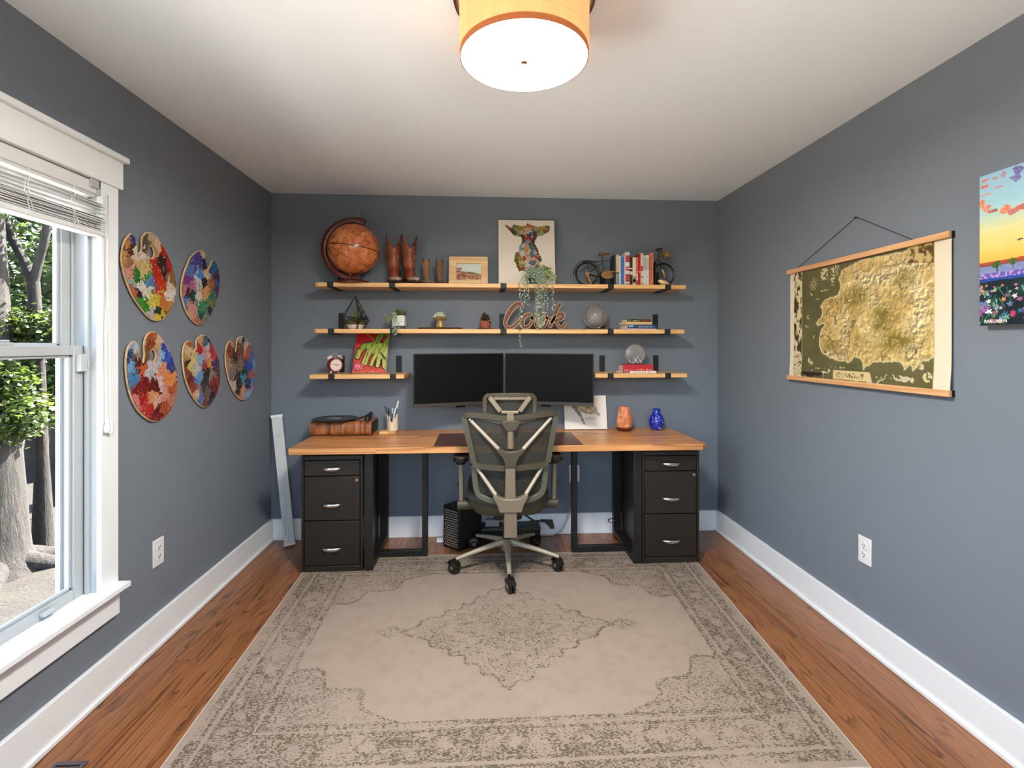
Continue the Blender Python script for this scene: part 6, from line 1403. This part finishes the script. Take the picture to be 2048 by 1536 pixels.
def crystal_disc():
    cx, cy, z0 = 2.557, -.15, Z3 + .0582; r = .074
    t = thing('crystal_disc', 'round clear crystal award with cut lines, standing on the red book', 'award', (cx, cy, z0))
    Mx = Matrix.Translation((cx, cy, z0 + r * .945)) @ Matrix.Rotation(math.radians(90), 4, 'X')
    build('disc', MB().lathe([(0, -.013), (r * .72, -.012), (r * .94, -.008), (r, 0), (r * .94, .008), (r * .72, .012), (0, .013)], (0, 0, 0), 56, Mx), M['crystal_pale'], t, smooth=20)
    e = MB()
    for (a, b, c, d) in ((-.016, -.02, .016, -.062), (.016, -.016, -.020, -.066), (.022, -.034, .046, -.062), (.044, -.034, .03, -.06), (-.05, -.036, -.034, -.060)): e.tube([(cx + a, cy - .0128, z0 + r * .945 + b), (cx + c, cy - .0122, z0 + r * .945 + d)], .0016, 5)
    build('cut_lines', e, mat('frosted_cut', L(232, 232, 228), .5), t)
    build('foot', MB().box(cx - .028, cx + .028, cy - .012, cy + .012, z0, z0 + .006), M['crystal'], t, bevel=.001)
crystal_disc()

# ---- alarm clock
def clock():
    cx, cy, r = .487, -.165, .047; cz = Z3 + .012 + r
    t = thing('alarm_clock', 'red twin bell alarm clock with white dial on the short shelf', 'clock', (cx, cy, Z3))
    yaw = math.radians(38); R = Matrix.Translation((cx, cy, cz)) @ Matrix.Rotation(yaw, 4, 'Z'); F_ = R @ Matrix.Rotation(PI / 2, 4, 'X')   # dial faces local -y
    rd = mat('red_enamel', L(140, 32, 26), .3, coat=.3); wh = mat('ivory_dial', L(236, 216, 204), .5); pk = mat('pale_pink_enamel', L(228, 206, 196), .35)
    build('case', MB().lathe([(0, -.030), (r * .8, -.030), (r, -.022), (r, .020), (r * .97, .024), (r * .86, .024), (r * .84, .018), (0, .018)], (0, 0, 0), 40, F_), rd, t)
    build('dial', MB().lathe([(0, .018), (r * .85, .018), (r * .85, .0195), (0, .0195)], (0, 0, 0), 36, F_), wh, t)
    h = MB()
    for a, ln, w in ((math.radians(86), .024, .0016), (math.radians(-76), .030, .0012)):
        d = Vector((math.sin(a), 0, math.cos(a))); h.tube([R @ (d * -.004 + Vector((0, -.021, 0))), R @ (d * ln + Vector((0, -.021, 0)))], w, 5)
    h.lathe([(0, .0195), (.0035, .0195), (.0035, .023), (0, .023)], (0, 0, 0), 12, F_)
    for k in range(12):
        a = 2 * PI * k / 12; s = Vector((math.sin(a), 0, math.cos(a))); h.tube([R @ (s * .032 + Vector((0, -.0197, 0))), R @ (s * .036 + Vector((0, -.0197, 0)))], .0011 if k % 3 else .0018, 4)
    build('hands', h, M['black'], t)
    for s in (-1, 1):
        B = R @ Matrix.Translation((s * .034, 0, .048)) @ Matrix.Rotation(s * .55, 4, 'Y')
        bl = build('bell', MB().lathe([(.021, 0), (.020, .006), (.014, .013), (.005, .016), (0, .016), (0, .013), (.018, .004)], (0, 0, 0), 22, B), pk, t, smooth=60)
        build('bell_post', MB().tube([B @ Vector((0, 0, -.014)), B @ Vector((0, 0, .024))], .0022, 6).ball(B @ Vector((0, 0, .024)), .0035, 8, 6), M['chrome'], bl)
        build('foot', MB().tube([R @ Vector((s * .024, 0, -.040)), R @ Vector((s * .030, 0, -.058))], [.004, .003], 8).ball(R @ Vector((s * .030, 0, -.0555)), .0034, 8, 6), M['chrome'], t)
    build('carry_handle', MB().tube([R @ Vector((.022 * math.cos(a), 0, .058 + .020 * math.sin(a))) for a in np.linspace(0, PI, 12)], .0022, 6).tube([R @ Vector((0, 0, .044)), R @ Vector((0, 0, .066))], .002, 6), mat('pale_handle', L(206, 196, 180), .35, .4), t)
clock()

# ---- leaf canvas on the short shelf
def leaf_rgb(u, v):
    X, Y = 800 + u * 555, 690 + v * 700; A = lambda *c: np.zeros(u.shape + (3,)) + c
    o = mixc(A(196, 30, 40), A(206, 84, 62), (v - .1) * 1.2) * (1 + .25 * (fbm(u * 9, v * 9, 3) - .47))[..., None]
    body = [(880, 985), (960, 890), (1110, 862), (1180, 800), (1360, 760), (1360, 1180), (1240, 1130), (1130, 1090), (1040, 990), (960, 960)]
    d = np.where(inpoly(X, Y, body), -segd(X, Y, body + body[:1]), segd(X, Y, body + body[:1]))
    for pts, r in (([(1100, 880), (960, 905), (885, 1000), (868, 1110)], 52), ([(1060, 970), (1020, 1110), (985, 1215)], 58), ([(1170, 1060), (1120, 1180), (1098, 1250)], 36), ([(1230, 1080), (1225, 1190), (1208, 1255)], 50), ([(1310, 1100), (1300, 1200), (1345, 1295)], 50), ([(1215, 690), (1165, 860)], 62), ([(1350, 720), (1250, 850)], 62)):
        d = np.minimum(d, segd(X, Y, pts) - r)
    for pts, r in (([(945, 1040), (915, 1140)], 20), ([(1290, 760), (1235, 835)], 22), ([(1080, 1120), (1055, 1240)], 16), ([(1170, 1200), (1165, 1280)], 10), ([(1262, 1170), (1272, 1260)], 9)):
        d = np.maximum(d, r - segd(X, Y, pts))
    n = fbm(X / 70, Y / 70, 8); c = mixc(A(118, 150, 46), A(216, 204, 124), np.clip((Y - 820) / 420, 0, 1) * .75 + n * .7 - .25)
    vein = np.abs(np.sin((X * .9 + Y * .25) / 26 + 3 * n)); c = np.where((vein < .2)[..., None], c * .55, c)
    m = d < 0; o[m] = c[m]; m = np.abs(d) < 9; o[m] = (62, 44, 22)
    m = segd(X, Y, [(960, 690), (1050, 755), (1150, 880), (1230, 1030), (1330, 1150)]) < 13; o[m] = (70, 60, 26); m = segd(X, Y, [(960, 690), (1050, 755), (1150, 880), (1230, 1030)]) < 6; o[m] = (190, 176, 92)
    q = np.hypot((X - 895) / 88, (Y - 1285) / 66); m = q < 1; o[m] = mixc(A(206, 70, 90), A(232, 150, 160), (vnoise(X / 12, Y / 12, 4) > .6) * 1.0)[m]; m = np.abs(q - 1) < .07; o[m] = (130, 30, 34)
    m = (Y > 1330) & (vnoise(X / 60, Y / 8, 6) > .8); o[m] = (228, 130, 120)
    return o
lean_canvas('leaf_canvas', 'small red canvas painted with a big green split leaf, on the short shelf', .605, .829, Z3, 1.4425, -.180, -.050, leaf_rgb, 130, 160, .016)

# ------------------------------------------------------------------ under the desk
def tower():
    p = [Vector(q) for q in ((1.219, -.189, 0), (1.331, -.286, 0), (1.478, -.142, 0), (1.366, -.045, 0))]; h = .285
    t = thing('speaker_box', 'black box with a perforated front on the floor under the desk', 'speaker', (1.35, -.165, 0))
    build('case', MB().prism([(q.x, q.y) for q in p], 'z', .003, h), M['black'], t, bevel=.003)
    u = (p[1] - p[0]); w = u.length; u.normalize(); nr = Vector((u.y, -u.x, 0)); nr = nr if nr.y < 0 else -nr
    n = NT('perforated_grille'); n.b.inputs['Roughness'].default_value = .4; n.col(L(30, 28, 24))
    g = MB(); Mx = Matrix(((u.x, -nr.x, 0, p[0].x), (u.y, -nr.y, 0, p[0].y), (0, 0, 1, 0), (0, 0, 0, 1)))
    build('grille', MB().box(.006, w - .006, -.004, .0005, .015, h - .012, Mx), n.m, t, bevel=.001)
    for r in range(15):
        for c in range(8): g.box(.014 + c * .0155 + (.0075 if r % 2 else 0), .014 + c * .0155 + (.0075 if r % 2 else 0) + .0085, -.0062, -.0038, .024 + r * .0165, .024 + r * .0165 + .0065, Mx)
    build('grille_bars', g, mat('grey_wire', L(196, 186, 164), .35, .3), t)
    build('foot', MB().prism([(q.x * .96 + 1.35 * .04, q.y * .96 - .165 * .04) for q in p], 'z', 0, .004), M['rubber'], t)
tower()
def footrest():
    t = thing('footrest', 'low dark metal footrest behind the chair base under the desk', 'footrest', (1.68, -.2, 0))
    build('top_panel', MB().box(1.475, 1.885, -.19, -.05, .098, .112), mat('dark_green_grey_enamel', L(58, 60, 46), .45), t, bevel=.003)
    for x in (1.478, 1.862): build('leg', MB().box(x, x + .02, -.185, -.055, 0, .098), M['black'], t, bevel=.002)
    q = MB()
    for k in range(9):
        for j in range(3): q.box(1.70 + k * .0165, 1.70 + k * .0165 + .008, -.1915, -.1895, .066 + j * .011, .073 + j * .011)
    pn = build('front_apron', MB().box(1.498, 1.862, -.188, -.182, .06, .098), M['black'], t); build('perforations', q, mat('grey_wire', L(120, 112, 96), .35, .5), pn)
footrest()
t = thing('power_adapter', 'mauve grey power adapter box lying on the footrest', 'adapter', (1.56, -.2, .112))
build('adapter_body', MB().box(1.505, 1.60, -.15, -.09, .1122, .158), mat('mauve_grey_plastic', L(150, 136, 138), .5), t, bevel=.004)
t = thing('paper_sheet', 'white folded paper lying on the floor below the footrest', 'paper', (1.66, -.22, 0))
build('sheet', MB().prism([(1.56, -.20), (1.72, -.215), (1.735, -.13), (1.60, -.12)], 'z', .0005, .014), M['ceramic'], t, bevel=.001)
t = thing('adapter_cable', 'thin black cable looping from the desk down to the adapter', 'cable', (1.6, -.12, .112))
build('cable', MB().tube(curve([(1.60, -.12, .135), (1.625, -.12, .13), (1.64, -.11, .17), (1.62, -.10, .24), (1.585, -.06, .20), (1.60, -.04, .30), (1.62, -.03, .50), (1.63, -.03, .726)], 8), .0028, 7), M['rubber'], t)
t = thing('power_cable', 'grey power cable with plug hanging from the outlet under the desk', 'cable', (2.12, -.03, .43))
build('plug', MB().box(2.138, 2.168, -.040, -.009, .395, .432), mat('grey_plug', L(206, 204, 200), .45), t, bevel=.006)
build('cable', MB().tube(curve([(2.154, -.03, .395), (2.157, -.034, .345), (2.146, -.034, .25), (2.112, -.033, .165), (2.082, -.034, .10), (2.045, -.04, .035), (1.985, -.045, .0075), (1.945, -.045, .006), (1.90, -.040, .006)], 8), .0055, 8), mat('grey_cable', L(196, 190, 186), .5), t)
def bracket_knot():
    t = thing('cable_hook', 'small black wire loops tied to the desk leg near the baseboard', 'cable', (2.405, -.09, .12))
    build('loop', MB().tube([(2.405 + .026 * math.cos(a), -.092 + .004 * math.sin(a), .118 + .012 * math.sin(a)) for a in np.linspace(0, 2 * PI, 20, endpoint=False)], .0032, 6, True).tube([(2.46 + .022 * math.cos(a), -.094 + .004 * math.sin(a), .114 + .012 * math.sin(a)) for a in np.linspace(0, 2 * PI, 20, endpoint=False)], .0032, 6, True), M['rubber'], t)
bracket_knot()
t = thing('power_strip', 'white power strip end on the floor beside the perforated black box', 'power strip', (1.18, -.09, 0))
build('strip_body', MB().box(1.165, 1.23, -.13, -.08, 0, .022), M['plastic_w'], t, bevel=.006)

# ---- long white box leaning in the corner
def leaning():
    a = Vector((.178, -.130, .0)); b = Vector((.052, -.038, .885)); ax = (b - a).normalized(); wd = Vector((.95, .31, 0)); wd = (wd - ax * wd.dot(ax)).normalized(); nr = ax.cross(wd).normalized()
    if nr.y > 0: nr = -nr
    ln = (b - a).length; Mx = Matrix(((wd.x, -nr.x, ax.x, a.x), (wd.y, -nr.y, ax.y, a.y), (wd.z, -nr.z, ax.z, a.z), (0, 0, 0, 1)))
    t = thing('long_carton', 'long narrow white carton leaning in the corner beside the desk', 'carton', (a.x, a.y, 0))
    w = mat('white_carton', L(208, 208, 206), .55, var=.05, vscale=8)
    build('carton_body', MB().box(-.034, .034, -.012, .014, .014, ln - .012, Mx), w, t, bevel=.002)
    for z in (.002, ln - .02): build('end_cap', MB().box(-.0385, .0385, -.015, .016, z if z > .1 else .010, z + .02, Mx), M['plastic_w'], t, bevel=.003)
    m = MB().box(-.001, .001, -.0124, -.0119, .03, .46, Mx); build('seam', m, mat('grey_seam', L(150, 150, 150), .6), t, smooth=0)
    q = MB(); r = random.Random(9)
    for k in range(16): q.box(-.020 + r.uniform(-.002, .002), -.012, -.0125, -.0119, .085 + k * .0075, .089 + k * .0075, Mx)
    for k in range(8): q.box(-.018 + k * .0048, -.0155 + k * .0048, -.0125, -.0119, ln - .150, ln - .145, Mx)
    build('carton_print', q, mat('pale_grey_print', L(150, 152, 154), .6), t, smooth=0)
leaning()

# ------------------------------------------------------------------ outside the window
def outside():
    gz = -1.2
    n = NT('leaf_litter_ground'); v = n.coord(); n.col(n.ramp(n.noise(v, 3.2, 8, .7), [(.35, L(15, 11, 8)), (.5, L(26, 20, 15)), (.62, L(31, 28, 18)), (.72, L(56, 52, 31))])); n.b.inputs['Roughness'].default_value = .95
    n.bump(n.noise(v, 30, 4), .6, .03)
    mb = MB(); r = random.Random(1)
    mb.grid(lambda u, w: (10 - 40 * u, -16 + 42 * w, gz + .10 * math.sin(9 * u * 3) * math.sin(w * 31) + (.9 * max(0, w - .55) * 2)), 40, 60)
    struct(build('ground', mb, n.m, loc=(-10, 0, gz), smooth=60))
    struct(build('light_bounce_slab', MB().box(-7.5, -.14, -9, -.6, gz - .1, gz + .16).box(-.14, 8, -12, YF - .14, gz - .1, gz + .16), mat('pale_bounce_slab', L(206, 200, 190), .85, var=.08, vscale=3), loc=(-3.5, -4, gz), smooth=0))  # unseen pale slab, added to bounce sunlight through the windows onto the ceiling
    bk = NT('tree_bark'); v = bk.coord((6, 6, 1.2)); f = bk.noise(v, 3.5, 6, .7, .4); bk.col(bk.ramp(f, [(.3, L(13, 12, 11)), (.55, L(30, 26, 23)), (.75, L(60, 54, 48))])); bk.b.inputs['Roughness'].default_value = .9; bk.bump(f, .9, .04)
    lf = [leafmat('sunny_leaf', L(24, 42, 13), L(82, 98, 40), .5), leafmat('mid_leaf', L(18, 35, 12), L(52, 71, 27), .5)]
    def tree(label, base, tr, crowns, nleaf, size, kind, seed, grp):
        r = random.Random(seed); t = thing('garden_tree', label, 'tree', base, grp)
        tk = MB()
        for pts, rad in tr: tk.tube(curve(pts, 5), list(np.interp(np.linspace(0, 1, (len(pts) - 1) * 5 + 1), np.linspace(0, 1, len(rad)), rad)), 16)
        build('trunk', tk, bk.m, t, smooth=60)
        fo = MB()
        for k in range(nleaf):
            c, s = crowns[r.randrange(len(crowns))]; d = rv(r); q = r.random() ** .45
            clump = Vector((r.gauss(0, .07), r.gauss(0, .07), r.gauss(0, .05)))
            p = Vector((c[0] + d.x * s[0] * q, c[1] + d.y * s[1] * q, c[2] + d.z * s[2] * q)) + clump; dd = rv(r); dd.z = dd.z * .4 - .25; nr = rv(r); nr.z = abs(nr.z) + .5; s_ = size * r.uniform(.6, 1.3)
            fo.leaf(p, dd, nr, s_, s_ * .75)
        build('foliage', fo, lf[kind], t, smooth=0, weld=False)
    tree('big dark trunk tree nearest the window, its flared base on the left of the view', (-3.95, 2.32, gz),
         [([(-3.95, 2.32, gz - .1), (-3.98, 2.34, gz + .25), (-4.02, 2.36, 0), (-4.12, 2.40, 1.2), (-4.25, 2.45, 3.2)], [.48, .30, .25, .22, .18])] + [([(-3.95, 2.32, gz + .16), (-3.95 + .45 * math.cos(a), 2.32 + .45 * math.sin(a), gz + .05), (-3.95 + .8 * math.cos(a), 2.32 + .8 * math.sin(a), gz - .06)], [.16, .10, .04]) for a in (-1.9, -.9, .3, 1.3, 2.6)],
         [((-4.3, 2.0, 3.6), (1.4, 1.2, .9)), ((-4.0, 2.2, 1.02), (.5, .35, .25)), ((-3.8, 2.2, .65), (.45, .3, .28)), ((-4.1, 2.4, .45), (.5, .3, .2))], 7500, .068, 0, 3, 'trees outside the window')
    tree('slim forked tree between the big trunk and the window frame', (-3.9, 2.83, gz),
         [([(-3.88, 2.83, gz - .1), (-3.89, 2.82, .0), (-3.91, 2.80, 1.2), (-3.94, 2.76, 2.14)], [.13, .066, .058, .064]), ([(-3.94, 2.76, 2.10), (-4.06, 2.76, 2.42), (-4.2, 2.75, 2.72), (-4.34, 2.75, 3.2)], [.056, .050, .046, .04]), ([(-3.94, 2.76, 2.10), (-3.85, 2.74, 2.42), (-3.76, 2.72, 2.72), (-3.70, 2.7, 3.3)], [.050, .045, .042, .036])],
         [((-4.0, 2.9, 3.5), (.9, .9, .7)), ((-4.2, 2.6, 1.62), (.42, .3, .22)), ((-3.75, 2.75, 1.55), (.28, .25, .25))], 5600, .060, 0, 5, 'trees outside the window')
    for k, (x, y, h, lab) in enumerate(((-6.9, 6.3, 3.0, 'leafy tree farther out, straight behind the forked tree'), (-9.4, 6.6, 3.4, 'leafy tree farther out, behind the big dark trunk'), (-8.2, 9.6, 4.2, 'tallest distant leafy tree at the back of the yard'), (-5.5, 5.1, 2.0, 'bushy low tree close behind the slim trunk'))):
        tree(lab, (x, y, gz), [([(x, y, gz - .1), (x + .1, y, 0), (x, y + .1, h)], [.28, .2, .1])],
             [((x, y, 1.2 + .5 * h * .6), (1.5, 1.3, 1.1)), ((x - .7, y + .3, 1.0), (1.0, .9, .8)), ((x + .6, y - .2, .7), (.9, .9, .7)), ((x + .2, y, 2.6), (1.2, 1.1, 1.0)), ((x - .3, y, 4.0), (1.3, 1.2, 1.1))], 7000, .12, k % 2, 20 + k, 'trees outside the window')
outside()

# ------------------------------------------------------------------ light: sky, sun on the yard, the ceiling lamp
wd = bpy.data.worlds.new('sky'); S.world = wd; wd.use_nodes = True
wt = wd.node_tree; sk = wt.nodes.new('ShaderNodeTexSky'); sk.sky_type = 'NISHITA'; sk.sun_disc = False; sk.sun_elevation = math.radians(40); sk.sun_rotation = math.radians(34); sk.air_density = 1; sk.dust_density = 2
mxn = wt.nodes.new('ShaderNodeMix'); mxn.data_type = 'RGBA'; mxn.inputs[0].default_value = .45; mxn.inputs[7].default_value = (.55, .54, .52, 1)     # thin bright haze over the blue
wt.links.new(sk.outputs[0], mxn.inputs[6]); wt.links.new(mxn.outputs[2], wt.nodes['Background'].inputs[0]); wt.nodes['Background'].inputs[1].default_value = 1.25
su = bpy.data.lights.new('sun', 'SUN'); su.energy = 42; su.angle = math.radians(.6); su.color = (1, .95, .86)
so = bpy.data.objects.new('sun', su); C.objects.link(so)
so.rotation_euler = Vector((.40, .60, .74)).to_track_quat('Z', 'Y').to_euler(); so.location = (6, 4, 8)

# ------------------------------------------------------------------ camera
cam = bpy.data.cameras.new('camera'); co = bpy.data.objects.new('camera', cam); C.objects.link(co)
co.location = (1.4822, -3.602, 1.3685); co.rotation_euler = (PI / 2, 0, -.0596)
cam.sensor_width = 36; cam.lens = 36 * 996.8 / 2048; cam.shift_y = -77.25 / 2048; cam.clip_start = .02
S.camera = co
vs = S.view_settings; vs.view_transform = 'Standard'; vs.look = 'None'; vs.exposure = .9; vs.gamma = 1; vs.use_curve_mapping = False
cy_ = S.cycles; cy_.max_bounces = 10; cy_.diffuse_bounces = 5; cy_.glossy_bounces = 4; cy_.transmission_bounces = 8; cy_.transparent_max_bounces = 16; cy_.sample_clamp_indirect = 12; cy_.caustics_reflective = False; cy_.caustics_refractive = False
